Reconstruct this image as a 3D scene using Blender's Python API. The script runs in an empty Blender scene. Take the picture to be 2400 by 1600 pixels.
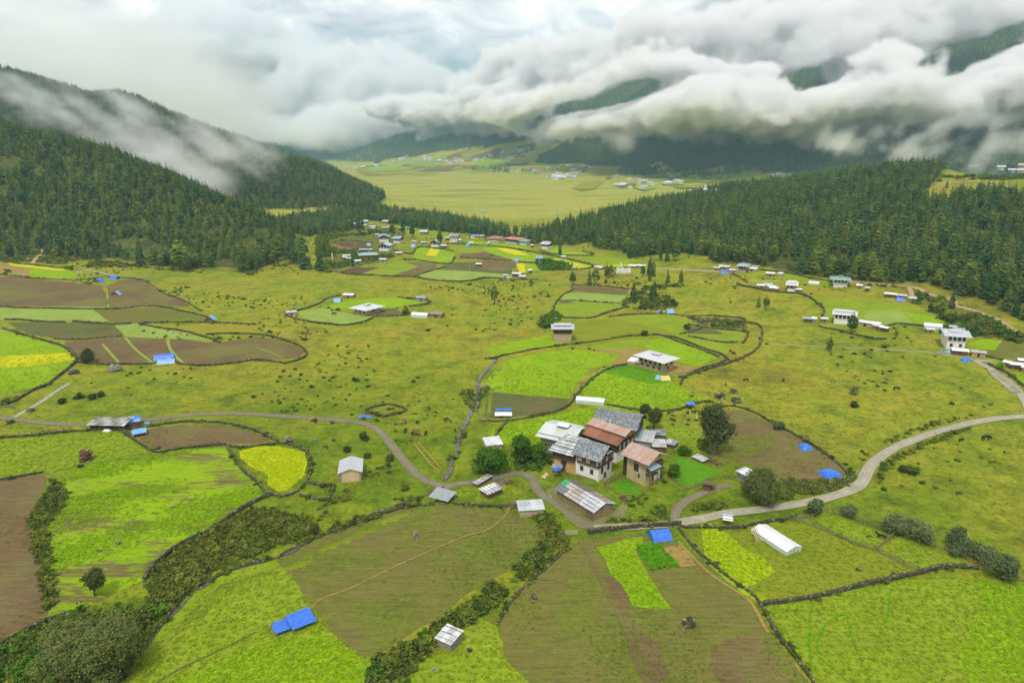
import bpy, bmesh, math, random
import numpy as np
from mathutils import Vector, Matrix, noise as mnoise
from mathutils.geometry import delaunay_2d_cdt
random.seed(11)
RNG = np.random.default_rng(11)
SC = bpy.context.scene
COL = SC.collection
# ------------------------------------------------------------------ camera, sky, sun, exposure
CAM_H = 110.0
PITCH = math.radians(16.0)
cam_d = bpy.data.cameras.new('camera'); cam_d.lens = 24.0; cam_d.sensor_width = 36.0
cam_d.clip_start = 1.0; cam_d.clip_end = 40000.0
cam = bpy.data.objects.new('camera', cam_d); COL.objects.link(cam)
cam.location = (0, 0, CAM_H); cam.rotation_euler = (math.radians(90) - PITCH, 0, 0)
SC.camera = cam
SC.view_settings.view_transform = 'Standard'; SC.view_settings.look = 'None'
SC.view_settings.exposure = 1.0; SC.view_settings.gamma = 1.0
SC.view_settings.use_curve_mapping = False
SUN_EL, SUN_AZ = math.radians(58), math.radians(200)
W = bpy.data.worlds.new('World'); SC.world = W; W.use_nodes = True
def build_world():
    nt = W.node_tree; nt.nodes.clear(); N = nt.nodes.new; L = nt.links.new
    out = N('ShaderNodeOutputWorld'); bg = N('ShaderNodeBackground'); bg.inputs[1].default_value = 0.10
    sky = N('ShaderNodeTexSky'); sky.sky_type = 'NISHITA'; sky.sun_disc = False
    sky.sun_elevation = SUN_EL; sky.sun_rotation = SUN_AZ; sky.altitude = 2900; sky.air_density = 1.0; sky.dust_density = 2.0
    tc = N('ShaderNodeTexCoord')
    sep = N('ShaderNodeSeparateXYZ'); L(tc.outputs['Generated'], sep.inputs[0])
    # stratus deck: direction projected on a high flat layer
    zc = N('ShaderNodeMath'); zc.operation = 'MAXIMUM'; L(sep.outputs[2], zc.inputs[0]); zc.inputs[1].default_value = 0.0
    za = N('ShaderNodeMath'); za.operation = 'ADD'; L(zc.outputs[0], za.inputs[0]); za.inputs[1].default_value = 0.22
    dx = N('ShaderNodeMath'); dx.operation = 'DIVIDE'; L(sep.outputs[0], dx.inputs[0]); L(za.outputs[0], dx.inputs[1])
    dy = N('ShaderNodeMath'); dy.operation = 'DIVIDE'; L(sep.outputs[1], dy.inputs[0]); L(za.outputs[0], dy.inputs[1])
    cb = N('ShaderNodeCombineXYZ'); L(dx.outputs[0], cb.inputs[0]); L(dy.outputs[0], cb.inputs[1]); L(sep.outputs[2], cb.inputs[2])
    n1 = N('ShaderNodeTexNoise'); n1.inputs['Scale'].default_value = 1.25; n1.inputs['Detail'].default_value = 7
    n1.inputs['Roughness'].default_value = 0.5; n1.inputs['Distortion'].default_value = 0.35
    mp = N('ShaderNodeMapping'); mp.inputs['Location'].default_value = (2.3, 0.7, 0.0); mp.inputs['Scale'].default_value = (1.0, 0.8, 2.0)
    L(cb.outputs[0], mp.inputs[0]); L(mp.outputs[0], n1.inputs['Vector'])
    r1 = N('ShaderNodeValToRGB'); L(n1.outputs['Fac'], r1.inputs[0])
    e = r1.color_ramp.elements
    e[0].position = 0.40; e[0].color = (2.9, 2.78, 2.8, 1); e[1].position = 0.62; e[1].color = (7.4, 6.95, 6.5, 1)
    m = r1.color_ramp.elements.new(0.5); m.color = (5.6, 5.3, 5.05, 1)
    n2 = N('ShaderNodeTexNoise'); n2.inputs['Scale'].default_value = 3.6; n2.inputs['Detail'].default_value = 8; n2.inputs['Roughness'].default_value = 0.58; n2.inputs['Distortion'].default_value = 0.6
    L(mp.outputs[0], n2.inputs['Vector']); r2 = N('ShaderNodeValToRGB'); L(n2.outputs['Fac'], r2.inputs[0]); r2.color_ramp.elements[0].position = .36; r2.color_ramp.elements[0].color = (.60, .61, .65, 1); r2.color_ramp.elements[1].position = .62; r2.color_ramp.elements[1].color = (1.18, 1.18, 1.17, 1)
    cm = N('ShaderNodeMix'); cm.data_type = 'RGBA'; cm.blend_type = 'MULTIPLY'; cm.inputs[0].default_value = 1.0; L(r1.outputs[0], cm.inputs[6]); L(r2.outputs[0], cm.inputs[7])
    mix = N('ShaderNodeMix'); mix.data_type = 'RGBA'; mix.inputs[0].default_value = 0.97
    L(sky.outputs[0], mix.inputs[6]); L(cm.outputs[2], mix.inputs[7])
    L(mix.outputs[2], bg.inputs[0]); L(bg.outputs[0], out.inputs[0])
build_world()
sun_d = bpy.data.lights.new('sun', 'SUN'); sun_d.energy = 1.5; sun_d.angle = math.radians(10); sun_d.color = (1.0, 0.96, 0.88)
sun = bpy.data.objects.new('sun', sun_d); COL.objects.link(sun)
# lamp shines along -Z; sky azimuth is measured from +Y towards +X
sdir = Vector((math.sin(SUN_AZ) * math.cos(SUN_EL), math.cos(SUN_AZ) * math.cos(SUN_EL), math.sin(SUN_EL)))
sun.rotation_euler = sdir.to_track_quat('Z', 'Y').to_euler()
CY = SC.cycles
CY.use_denoising = True
CY.max_bounces = 8; CY.diffuse_bounces = 2; CY.glossy_bounces = 2; CY.transmission_bounces = 3
CY.transparent_max_bounces = 12; CY.volume_bounces = 7
CY.volume_step_rate = 1.5; CY.volume_max_steps = 700
CY.use_adaptive_sampling = True; CY.adaptive_threshold = 0.02
# ------------------------------------------------------------------ helpers
CROPS = dict(F=(0,0,.98), c1=(1100,900,3.92), c2=(0,500,3.92), c3=(600,450,3.92), c4=(1200,500,3.92), c5=(1800,500,3.92),
    c6=(0,900,3.92), c7=(550,900,3.92), c8=(1600,850,2.94), d1=(0,0,1.96), d2=(1200,0,1.96), d3=(700,300,2.6133), d4=(1500,300,2.6133),
    d5=(0,1200,3.92), d6=(600,1200,3.92), d7=(1200,1200,3.92), d8=(1700,1150,3.36), e1=(1240,930,7.84), e2=(1380,960,7.84),
    e3=(1090,1080,7.84), e4=(1280,1100,9.8), e5=(1400,780,9.8), e6=(1260,740,15.68), e7=(2100,740,7.84), e8=(1900,700,9.8),
    f1=(760,520,7.84), f2=(1000,520,7.84), f3=(1660,600,7.84), f4=(1380,560,7.84), f5=(2180,340,10.69), f6=(1100,1080,19.6),
    f7=(190,950,9.8), f8=(1640,1060,7.84), P=(0,0,1.0))
cP, sP = math.cos(PITCH), math.sin(PITCH)
def px(c, u, v):
    x0, y0, s = CROPS[c]; return x0 + u / s, y0 + v / s
def ray(X, Y):
    a = (X - 1200) / 1600.0; u = (800 - Y) / 1600.0
    return a, cP + u * sP, u * cP - sP
def RP(X, Y, D, dz=0.0):
    a, b, c = ray(X, Y); t = D / b
    return (a * t, D, CAM_H + c * t + dz)
def smooth_noise(x, y, scale, seed=0):
    """vectorised value noise, -1..1"""
    x = np.asarray(x, float) / scale; y = np.asarray(y, float) / scale
    xi = np.floor(x).astype(np.int64); yi = np.floor(y).astype(np.int64); fx = x - xi; fy = y - yi
    fx = fx * fx * (3 - 2 * fx); fy = fy * fy * (3 - 2 * fy)
    def h(a, b):
        n = (a * 374761393 + b * 668265263 + seed * 982451653) & 0xffffffff
        n = ((n ^ (n >> 13)) * 1274126177) & 0xffffffff
        n = n ^ (n >> 16)
        return (n & 0xffff) / 32767.5 - 1.0
    return (h(xi, yi) * (1 - fx) + h(xi + 1, yi) * fx) * (1 - fy) + (h(xi, yi + 1) * (1 - fx) + h(xi + 1, yi + 1) * fx) * fy
def fbm(x, y, scale, octv=4, seed=0, gain=0.5):
    t = 0; a = 1.0; n = 0
    for i in range(octv):
        t = t + a * smooth_noise(x, y, scale / 2**i, seed + i * 17); n += a; a *= gain
    return t / n
# ------------------------------------------------------------------ terrain height
def seg_dist(x, y, a, b):
    ax, ay = a[0], a[1]; dx, dy = b[0] - ax, b[1] - ay
    t = np.clip(((x - ax) * dx + (y - ay) * dy) / max(dx * dx + dy * dy, 1e-9), 0, 1)
    return np.hypot(x - ax - t * dx, y - ay - t * dy), t
def poly_dist(x, y, pts):
    d = np.full(np.shape(x), 1e9)
    for a, b in zip(pts[:-1], pts[1:]):
        d = np.minimum(d, seg_dist(x, y, a, b)[0])
    return d
T = -13.0
RIDGES = [
  ([RP(-400,150,1250,T), RP(-150,225,1050,T), RP(0,275,950,T), RP(102,308,925,T), RP(204,338,900,T), RP(306,378,860,T), RP(408,418,825,T), RP(510,452,780,T), RP(612,512,730,T), RP(680,556,690,T), RP(716,600,655,T)], [.5,.5,.5,.5,.5,.5,.5,.5,.5,.5,.5]),
  ([RP(-500,60,1700,T), RP(-200,110,1650,T), RP(0,150,1600,T), RP(153,199,1560,T), RP(275,214,1530,T), RP(337,229,1500,T), RP(459,275,1470,T), RP(541,316,1440,T), RP(612,337,1400,T), RP(714,388,1330,T), RP(796,438,1250,T), RP(867,469,1180,T), RP(969,500,1060,T), RP(1080,522,980,T)], [.42]*14),
  ([RP(300,300,4200,T), RP(500,318,3600,T), RP(632,340,3200,T), RP(700,362,2900,T), RP(760,393,2600,T), RP(816,413,2400,T)], [.35]*6),
  ([RP(836,380,6600), RP(920,337,6300), RP(1020,297,6000), RP(1200,200,5600), RP(1500,120,5000), RP(2000,40,4600), RP(2700,0,4200)], [.38,.4,.4,.4,.4,.4,.4]),
  ([RP(300,330,9000), RP(640,330,8600), RP(760,345,8200), RP(830,372,7600)], [.35]*4),
  ([RP(600,330,6200), RP(655,292,6050), RP(684,270,6000), RP(722,300,5900), RP(800,350,5600)], [.55]*5),
  ([RP(1100,375,4500), RP(1200,358,4300), RP(1330,342,4000), RP(1500,350,3500)], [.075,.085,.1,.1]),
  ([RP(1258,392,4000,T), RP(1330,340,4000,T), RP(1400,280,4000,T), RP(1500,205,4000,T), RP(1800,60,4200,T), RP(2400,-40,4200,T)], [.45]*6),
  ([RP(1415,424,2380,T), RP(1500,375,2700,T), RP(1590,334,2900,T), RP(1700,282,3000,T), RP(1950,180,3000,T), RP(2200,95,3000,T), RP(2700,0,2900,T)], [.42]*7),
  ([RP(1560,530,1030,T), RP(1640,500,1060,T), RP(1700,478,1080,T), RP(1850,438,1090,T), RP(1950,418,1050,T), RP(2060,408,1000,T), RP(2150,397,960), RP(2280,397,920), RP(2400,405,880), RP(2700,380,800), RP(3200,340,750)], [.06,.07,.085,.12,.14,.15,.155,.15,.14,.14,.14]),
]
STREAM = [px('c7',2330,20), px('c7',2230,50), px('c7',2190,150), px('c7',2160,300), px('c7',2110,390), px('c7',2050,520), px('c7',2040,640), px('c7',2000,720), px('c7',1980,800), px('c7',1930,890)]
STREAM_UP = [px('F',1140,825), px('F',1120,850), px('F',1098,872), px('F',1100,905), px('F',1092,945)]
RAVINE = [px('c7',1930,940), px('c7',1700,1060), px('c7',1500,1105), px('c7',1250,1190), px('c7',1100,1270), px('c7',850,1370), px('c7',700,1440), px('c7',480,1568), px('d5',2352,470), px('d5',1950,590), px('d5',1700,830), px('d5',1500,1010), px('d5',1300,1290), px('d5',1000,1500), px('d5',850,1620)]
def flat(pt):
    a, b, c = ray(*pt); t = -CAM_H / c; return (a * t, b * t)
STREAM_W = [flat(p) for p in STREAM]; UP_W = [flat(p) for p in STREAM_UP]; RAV_W = [flat(p) for p in RAVINE]
def hraw(x, y):
    x = np.asarray(x, float); y = np.asarray(y, float)
    h = np.full(x.shape, -60.0)
    for pts, sl in RIDGES:
        for i in range(len(pts) - 1):
            d, t = seg_dist(x, y, pts[i], pts[i + 1])
            z = pts[i][2] * (1 - t) + pts[i + 1][2] * t; s = sl[i] * (1 - t) + sl[i + 1] * t
            h = np.maximum(h, z - s * np.sqrt(d * d + 100) + s * 10)
    hill = np.maximum(h, 0)
    far = np.clip((y - 2000) / 2000, 0, 1)
    h = h + fbm(x, y, 165, 4, 3) * np.clip(hill * .30, 0, 20) + fbm(x, y, 620, 4, 8) * np.clip(hill * .3, 0, 70) * far
    h = np.where(h > 60, h, 3.0 * np.log1p(np.exp(np.clip(h / 3.0, -30, 25))))
    # small undulation of the valley floor
    h = h + fbm(x, y, 70, 3, 21) * 0.7 * np.clip(1.4 - y / 1800, 0, 1)
    near = (y < 700)
    d = poly_dist(x, y, STREAM_W); h = h - 1.6 * np.exp(-(d / 3.2) ** 2) * near
    d = poly_dist(x, y, UP_W); h = h - 1.3 * np.exp(-(d / 3.5) ** 2) * near
    d = poly_dist(x, y, RAV_W); h = h - 2.2 * np.exp(-(d / 3.4) ** 2) * near
    return h
NX, NY = 420, 470
us = np.linspace(-1, 1, NX); XS = 9000 * np.sinh(5.6 * us) / math.sinh(5.6)
vs = np.linspace(0, 1, NY); YS = 60 + 12500 * (np.exp(4.3 * vs) - 1) / (math.exp(4.3) - 1)
YS = np.concatenate([[-400, -100, 0, 30], YS]); NY = len(YS)
GX, GY = np.meshgrid(XS, YS)
GZ = hraw(GX, GY)
def H(x, y):
    x = np.clip(np.asarray(x, float), XS[0], XS[-1] - 1e-3); y = np.clip(np.asarray(y, float), YS[0], YS[-1] - 1e-3)
    i = np.clip(np.searchsorted(XS, x, side='right') - 1, 0, NX - 2); j = np.clip(np.searchsorted(YS, y, side='right') - 1, 0, NY - 2)
    fx = (x - XS[i]) / (XS[i + 1] - XS[i]); fy = (y - YS[j]) / (YS[j + 1] - YS[j])
    return (GZ[j, i] * (1 - fx) + GZ[j, i + 1] * fx) * (1 - fy) + (GZ[j + 1, i] * (1 - fx) + GZ[j + 1, i + 1] * fx) * fy
def h1(x, y): return float(H(x, y))
def G(X, Y):
    """point of the photograph -> point on the ground (first hit along the line of sight)"""
    a, b, c = ray(X, Y)
    t = np.concatenate([np.arange(60, 1500, 2.0), np.arange(1500, 9000, 10.0)])
    z = CAM_H + c * t; g = H(a * t, b * t); k = np.nonzero(z < g)[0]
    if len(k) == 0: return Vector((a * 6000, b * 6000, h1(a * 6000, b * 6000)))
    k = k[0]; lo, hi = t[max(k - 1, 0)], t[k]
    for _ in range(14):
        m = (lo + hi) / 2
        if CAM_H + c * m < h1(a * m, b * m): hi = m
        else: lo = m
    return Vector((a * hi, b * hi, h1(a * hi, b * hi)))
def g(c, u, v): return G(*px(c, u, v))
def gpoly(c, pts): return [g(c, u, v) for u, v in pts]
def in_poly(x, y, poly):
    x = np.asarray(x); y = np.asarray(y); r = np.zeros(x.shape, bool); n = len(poly)
    for i in range(n):
        x0, y0 = poly[i][0], poly[i][1]; x1, y1 = poly[(i + 1) % n][0], poly[(i + 1) % n][1]
        if y0 == y1: continue
        c = ((y0 > y) != (y1 > y)) & (x < (x1 - x0) * (y - y0) / (y1 - y0) + x0)
        r ^= c
    return r
# ------------------------------------------------------------------ material helper
MATS = {}
class NB:
    def __init__(s, name):
        s.m = bpy.data.materials.new(name); s.m.use_nodes = True; s.nt = s.m.node_tree; s.nt.nodes.clear()
        s.out = s.N('ShaderNodeOutputMaterial')
    def N(s, t, **kw):
        n = s.nt.nodes.new(t)
        for k, v in kw.items(): setattr(n, k, v)
        return n
    def L(s, a, b): s.nt.links.new(a, b)
    def geo(s):
        if not hasattr(s, '_g'): s._g = s.N('ShaderNodeNewGeometry')
        return s._g
    def noise(s, scale, detail=4, rough=.55, vec=None, stretch=None, dist=0.0):
        n = s.N('ShaderNodeTexNoise'); n.inputs['Scale'].default_value = scale; n.inputs['Detail'].default_value = detail
        n.inputs['Roughness'].default_value = rough; n.inputs['Distortion'].default_value = dist
        v = vec or s.geo().outputs['Position']
        if stretch:
            mp = s.N('ShaderNodeMapping'); mp.inputs['Rotation'].default_value = (0, 0, stretch[3] if len(stretch) > 3 else 0)
            mp.inputs['Scale'].default_value = stretch[:3]; s.L(v, mp.inputs[0]); v = mp.outputs[0]
        s.L(v, n.inputs['Vector']); return n.outputs['Fac']
    def ramp(s, fac, stops, interp='LINEAR'):
        r = s.N('ShaderNodeValToRGB'); r.color_ramp.interpolation = interp; s.L(fac, r.inputs[0]); e = r.color_ramp.elements
        while len(e) < len(stops): e.new(0.5)
        for k, (p, c) in enumerate(stops): e[k].position = p; e[k].color = (*c, 1) if len(c) == 3 else c
        return r.outputs[0]
    def mix(s, fac, a, b, mode='MIX'):
        m = s.N('ShaderNodeMix'); m.data_type = 'RGBA'; m.blend_type = mode
        for sock, v in ((m.inputs[0], fac), (m.inputs[6], a), (m.inputs[7], b)):
            if isinstance(v, (int, float)): sock.default_value = v
            elif isinstance(v, tuple): sock.default_value = (*v, 1) if len(v) == 3 else v
            else: s.L(v, sock)
        return m.outputs[2]
    def math(s, op, a, b=0.0, c=None, clamp=False):
        m = s.N('ShaderNodeMath'); m.operation = op; m.use_clamp = clamp
        for sock, v in zip(m.inputs, (a, b, c)):
            if v is None: continue
            if isinstance(v, (int, float)): sock.default_value = v
            else: s.L(v, sock)
        return m.outputs[0]
    def finish(s, col, rough=.9, bump=None, bstr=.5, bdist=.3, spec=.3, metal=0.0, transl=None, alpha=None):
        p = s.N('ShaderNodeBsdfPrincipled')
        if isinstance(col, tuple): p.inputs['Base Color'].default_value = (*col, 1)
        else: s.L(col, p.inputs['Base Color'])
        if isinstance(rough, (int, float)): p.inputs['Roughness'].default_value = rough
        else: s.L(rough, p.inputs['Roughness'])
        p.inputs['Specular IOR Level'].default_value = spec; p.inputs['Metallic'].default_value = metal
        if bump is not None:
            b = s.N('ShaderNodeBump'); b.inputs['Strength'].default_value = bstr; b.inputs['Distance'].default_value = bdist
            s.L(bump, b.inputs['Height']); s.L(b.outputs[0], p.inputs['Normal'])
        s.L(p.outputs[0], s.out.inputs['Surface'])
        return s.m
def flatmat(name, col, rough=.8, var=.25, scale=3.0, metal=0.0, spec=.3, stretch=None, bstr=.3):
    if name in MATS: return MATS[name]
    b = NB(name); n = b.noise(scale, 5, .65, stretch=stretch)
    lo = tuple(c * (1 - var) for c in col); hi = tuple(min(1, c * (1 + var)) for c in col)
    MATS[name] = b.finish(b.ramp(n, [(.3, lo), (.7, hi)]), rough, n, bstr, .05, spec, metal)
    return MATS[name]
def tag(o, label=None, cat=None, group=None, kind=None):
    if label: o['label'] = label
    if cat: o['category'] = cat
    if group: o['group'] = group
    if kind: o['kind'] = kind
    return o
def mesh_obj(name, verts, faces, mats, parent=None, midx=None, loc=None, smooth=False):
    me = bpy.data.meshes.new(name)
    me.from_pydata([tuple(v) for v in verts], [], faces)
    for m in (mats if isinstance(mats, (list, tuple)) else [mats]): me.materials.append(m)
    if midx is not None: me.polygons.foreach_set('material_index', midx)
    if smooth: me.polygons.foreach_set('use_smooth', [True] * len(me.polygons))
    me.update()
    o = bpy.data.objects.new(name, me); COL.objects.link(o)
    if parent: o.parent = parent
    if loc is not None: o.location = loc
    return o
def np_mesh(name, V, F, mats, smooth=False):
    """V (n,3) array, F (m,k) array of equal-sized faces"""
    me = bpy.data.meshes.new(name); V = np.asarray(V, np.float32); F = np.asarray(F, np.int32); k = F.shape[1]
    me.vertices.add(len(V)); me.vertices.foreach_set('co', V.ravel())
    me.loops.add(F.size); me.loops.foreach_set('vertex_index', F.ravel())
    me.polygons.add(len(F)); me.polygons.foreach_set('loop_start', np.arange(0, F.size, k, dtype=np.int32))
    for m in (mats if isinstance(mats, (list, tuple)) else [mats]): me.materials.append(m)
    me.update(calc_edges=True)
    if smooth: me.polygons.foreach_set('use_smooth', np.ones(len(F), bool))
    return me
def link(name, me, parent=None, loc=None):
    o = bpy.data.objects.new(name, me); COL.objects.link(o)
    if parent: o.parent = parent
    if loc is not None: o.location = loc
    return o
def empty(name, loc, rz=0.0):
    o = bpy.data.objects.new(name, None); COL.objects.link(o); o.location = loc; o.rotation_euler = (0, 0, rz); o.empty_display_size = .5
    return o
PROTO = bpy.data.collections.new('prototypes')      # meshes for the uncountable stuff, never linked to the scene
def scatter(name, P, rot, scl, idx, protos, label=None, nz=None):
    """points -> one object of kind stuff that repeats the prototype meshes"""
    P = np.asarray(P, np.float32); n = len(P)
    me = bpy.data.meshes.new(name); me.vertices.add(n); me.vertices.foreach_set('co', P.ravel())
    for nm, arr, ty in (('rz', rot, 'FLOAT'), ('sc', scl, 'FLOAT'), ('ix', idx, 'INT')):
        at = me.attributes.new(nm, ty, 'POINT'); at.data.foreach_set('value', np.asarray(arr, np.int32 if ty == 'INT' else np.float32))
    o = link(name, me)
    coll = bpy.data.collections.new(name + '_kinds')
    for k, pm in enumerate(protos):
        po = bpy.data.objects.new('%s_%02d' % (name, k), pm); coll.objects.link(po)
    ng = bpy.data.node_groups.new(name, 'GeometryNodeTree')
    ng.interface.new_socket('Geometry', in_out='INPUT', socket_type='NodeSocketGeometry')
    ng.interface.new_socket('Geometry', in_out='OUTPUT', socket_type='NodeSocketGeometry')
    N = ng.nodes.new; L = ng.links.new
    gi = N('NodeGroupInput'); go = N('NodeGroupOutput'); ip = N('GeometryNodeInstanceOnPoints'); ci = N('GeometryNodeCollectionInfo')
    ci.inputs[0].default_value = coll; ci.inputs['Separate Children'].default_value = True; ci.inputs['Reset Children'].default_value = True
    m2p = N('GeometryNodeMeshToPoints'); L(gi.outputs[0], m2p.inputs[0]); L(m2p.outputs[0], ip.inputs['Points'])
    L(ci.outputs[0], ip.inputs['Instance']); ip.inputs['Pick Instance'].default_value = True
    def attr(nm, ty):
        a = N('GeometryNodeInputNamedAttribute'); a.data_type = ty; a.inputs['Name'].default_value = nm; return a.outputs[0]
    L(attr('ix', 'INT'), ip.inputs['Instance Index'])
    cb = N('ShaderNodeCombineXYZ'); L(attr('rz', 'FLOAT'), cb.inputs[2]); L(cb.outputs[0], ip.inputs['Rotation'])
    L(attr('sc', 'FLOAT'), ip.inputs['Scale']); L(ip.outputs[0], go.inputs[0])
    md = o.modifiers.new('scatter', 'NODES'); md.node_group = ng
    tag(o, label, None, None, 'stuff')
    return o
# ------------------------------------------------------------------ clouds and haze
def noise3(x, y, z, scale, seed=0):
    x = x / scale; y = y / scale; z = z / scale
    xi = np.floor(x).astype(np.int64); yi = np.floor(y).astype(np.int64); zi = np.floor(z).astype(np.int64)
    fx = x - xi; fy = y - yi; fz = z - zi
    fx = fx * fx * (3 - 2 * fx); fy = fy * fy * (3 - 2 * fy); fz = fz * fz * (3 - 2 * fz)
    def h(a, b, c):
        n = (a * 374761393 + b * 668265263 + c * 2147483647 + c * 40503 + seed * 982451653) & 0xffffffff
        n = ((n ^ (n >> 13)) * 1274126177) & 0xffffffff; n = n ^ (n >> 16)
        return (n & 0xffff) / 32767.5 - 1.0
    def L(a, b, t): return a + (b - a) * t
    return L(L(L(h(xi, yi, zi), h(xi + 1, yi, zi), fx), L(h(xi, yi + 1, zi), h(xi + 1, yi + 1, zi), fx), fy),
             L(L(h(xi, yi, zi + 1), h(xi + 1, yi, zi + 1), fx), L(h(xi, yi + 1, zi + 1), h(xi + 1, yi + 1, zi + 1), fx), fy), fz)
def fbm3(x, y, z, scale, octv=4, seed=0, billow=False, gain=.5):
    t = 0; a = 1.0; n = 0
    for i in range(octv):
        v = noise3(x, y, z, scale / 2**i, seed + 31 * i)
        if billow: v = 1 - 2 * np.abs(v)
        t = t + a * v; n += a; a *= gain
    return t / n
def cloud_material(name, density, col=(1.0, 1.0, 1.0), aniso=.2):
    m = bpy.data.materials.new(name); m.use_nodes = True; nt = m.node_tree; nt.nodes.clear()
    o = nt.nodes.new('ShaderNodeOutputMaterial'); v = nt.nodes.new('ShaderNodeVolumePrincipled'); at = nt.nodes.new('ShaderNodeAttribute')
    at.attribute_name = 'density'; mu = nt.nodes.new('ShaderNodeMath'); mu.operation = 'MULTIPLY'; mu.inputs[1].default_value = density
    nt.links.new(at.outputs['Fac'], mu.inputs[0]); nt.links.new(mu.outputs[0], v.inputs['Density'])
    v.inputs['Color'].default_value = (*col, 1); v.inputs['Anisotropy'].default_value = aniso
    v.inputs['Density Attribute'].default_value = ''
    nt.links.new(v.outputs[0], o.inputs['Volume'])
    return m
def cloud_bank(name, puffs, voxel, density, seed, nscale, thr=.35, sharp=2.2, label=None, flatten=1.0, octv=5, billow=.55, amp=.9, zs=1.0, shear=0.0, grow=1.4, holes=()):
    """puffs: (x, y, z, rx, ry, rz, weight). Fog volume whose density is a noise-eroded union of soft ellipsoids"""
    pf = np.array(puffs, float); pf[:, 3:6] *= grow
    lo = (pf[:, :3] - pf[:, 3:6] * 1.25).min(0); hi = (pf[:, :3] + pf[:, 3:6] * 1.25).max(0)
    n = np.maximum(4, np.ceil((hi - lo) / voxel).astype(int) + 1)
    ax = [np.linspace(lo[k], hi[k], n[k]) for k in range(3)]
    X, Y, Z = np.meshgrid(*ax, indexing='ij')
    M = np.zeros(X.shape)
    for q in pf:
        sl = [slice(max(0, np.searchsorted(ax[k], q[k] - q[3 + k] * 1.25) - 1), np.searchsorted(ax[k], q[k] + q[3 + k] * 1.25) + 1) for k in range(3)]
        sl = tuple(sl)
        r2 = ((X[sl] - q[0]) / q[3]) ** 2 + ((Y[sl] - q[1]) / q[4]) ** 2 + ((Z[sl] - q[2]) / q[5]) ** 2
        M[sl] = np.maximum(M[sl], q[6] * np.clip(1.2 - np.sqrt(r2), 0, 1))
    for hx, hy, hz, ra, rb, rc, hw in holes:      # clearings where the slope behind shows
        sl = tuple(slice(max(0, np.searchsorted(ax[k], p_ - r_ * 1.4) - 1), np.searchsorted(ax[k], p_ + r_ * 1.4) + 1) for k, (p_, r_) in enumerate(((hx, ra), (hy, rb), (hz, rc))))
        r = np.sqrt(((X[sl] - hx) / ra) ** 2 + ((Y[sl] - hy) / rb) ** 2 + ((Z[sl] - hz) / rc) ** 2); M[sl] = np.clip(M[sl] - hw * np.clip(1.35 - r, 0, 1), 0, 1)
    Zn = Z / zs; Xn = X + Z * shear
    a = fbm3(Xn, Y, Zn, nscale, octv, seed, gain=.68); b = fbm3(Xn, Y, Zn, nscale * .7, octv, seed + 7, True, gain=.66)
    nz = (1 - billow) * a * 1.6 + billow * b
    D = np.clip((M * 1.35 - thr - .22 + amp * nz) * sharp, 0, 1) * np.clip(M * 8, 0, 1)
    D[0], D[-1], D[:, 0], D[:, -1], D[:, :, 0], D[:, :, -1] = 0, 0, 0, 0, 0, 0
    me = bpy.data.meshes.new(name); me.vertices.add(D.size)
    at = me.attributes.new('dens', 'FLOAT', 'POINT'); at.data.foreach_set('value', D.astype(np.float32).ravel())
    mat = cloud_material(name, density); me.materials.append(mat)
    o = link(name, me)
    ng = bpy.data.node_groups.new(name, 'GeometryNodeTree')
    ng.interface.new_socket('Geometry', in_out='INPUT', socket_type='NodeSocketGeometry')
    ng.interface.new_socket('Geometry', in_out='OUTPUT', socket_type='NodeSocketGeometry')
    N = ng.nodes.new; L = ng.links.new
    gi = N('NodeGroupInput'); go = N('NodeGroupOutput'); vc = N('GeometryNodeVolumeCube')
    vc.inputs['Min'].default_value = lo; vc.inputs['Max'].default_value = hi
    for k, s in enumerate(('Resolution X', 'Resolution Y', 'Resolution Z')): vc.inputs[s].default_value = int(n[k])
    pos = N('GeometryNodeInputPosition'); sub = N('ShaderNodeVectorMath'); sub.operation = 'SUBTRACT'; L(pos.outputs[0], sub.inputs[0]); sub.inputs[1].default_value = lo
    dv = N('ShaderNodeVectorMath'); dv.operation = 'DIVIDE'; L(sub.outputs[0], dv.inputs[0]); dv.inputs[1].default_value = (hi - lo) / (n - 1)
    sp = N('ShaderNodeSeparateXYZ'); L(dv.outputs[0], sp.inputs[0])
    def M2(op, a, b):
        m = N('ShaderNodeMath'); m.operation = op
        for s_, v in zip(m.inputs, (a, b)):
            if isinstance(v, (int, float)): s_.default_value = v
            elif v is not None: L(v, s_)
        return m.outputs[0]
    r = [M2('ROUND', sp.outputs[k], None) for k in range(3)]
    def I(a, f=None):
        c = N('FunctionNodeFloatToInt'); L(a, c.inputs[0]); return c.outputs[0]
    def IM(op, a, b):
        m = N('FunctionNodeIntegerMath'); m.operation = op
        for s_, v in zip(m.inputs, (a, b)):
            if isinstance(v, int): s_.default_value = v
            else: L(v, s_)
        return m.outputs[0]
    idx = IM('ADD', IM('MULTIPLY', IM('ADD', IM('MULTIPLY', I(r[0]), int(n[1])), I(r[1])), int(n[2])), I(r[2]))
    si = N('GeometryNodeSampleIndex'); si.data_type = 'FLOAT'; si.domain = 'POINT'; si.clamp = True
    na = N('GeometryNodeInputNamedAttribute'); na.data_type = 'FLOAT'; na.inputs['Name'].default_value = 'dens'
    L(gi.outputs[0], si.inputs['Geometry']); L(na.outputs[0], si.inputs['Value']); L(idx, si.inputs['Index'])
    L(si.outputs[0], vc.inputs['Density'])
    sm = N('GeometryNodeSetMaterial'); L(vc.outputs[0], sm.inputs[0]); sm.inputs['Material'].default_value = mat
    L(sm.outputs[0], go.inputs[0])
    md = o.modifiers.new('cloud', 'NODES'); md.node_group = ng
    tag(o, label, None, None, 'stuff')
    return o
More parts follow.
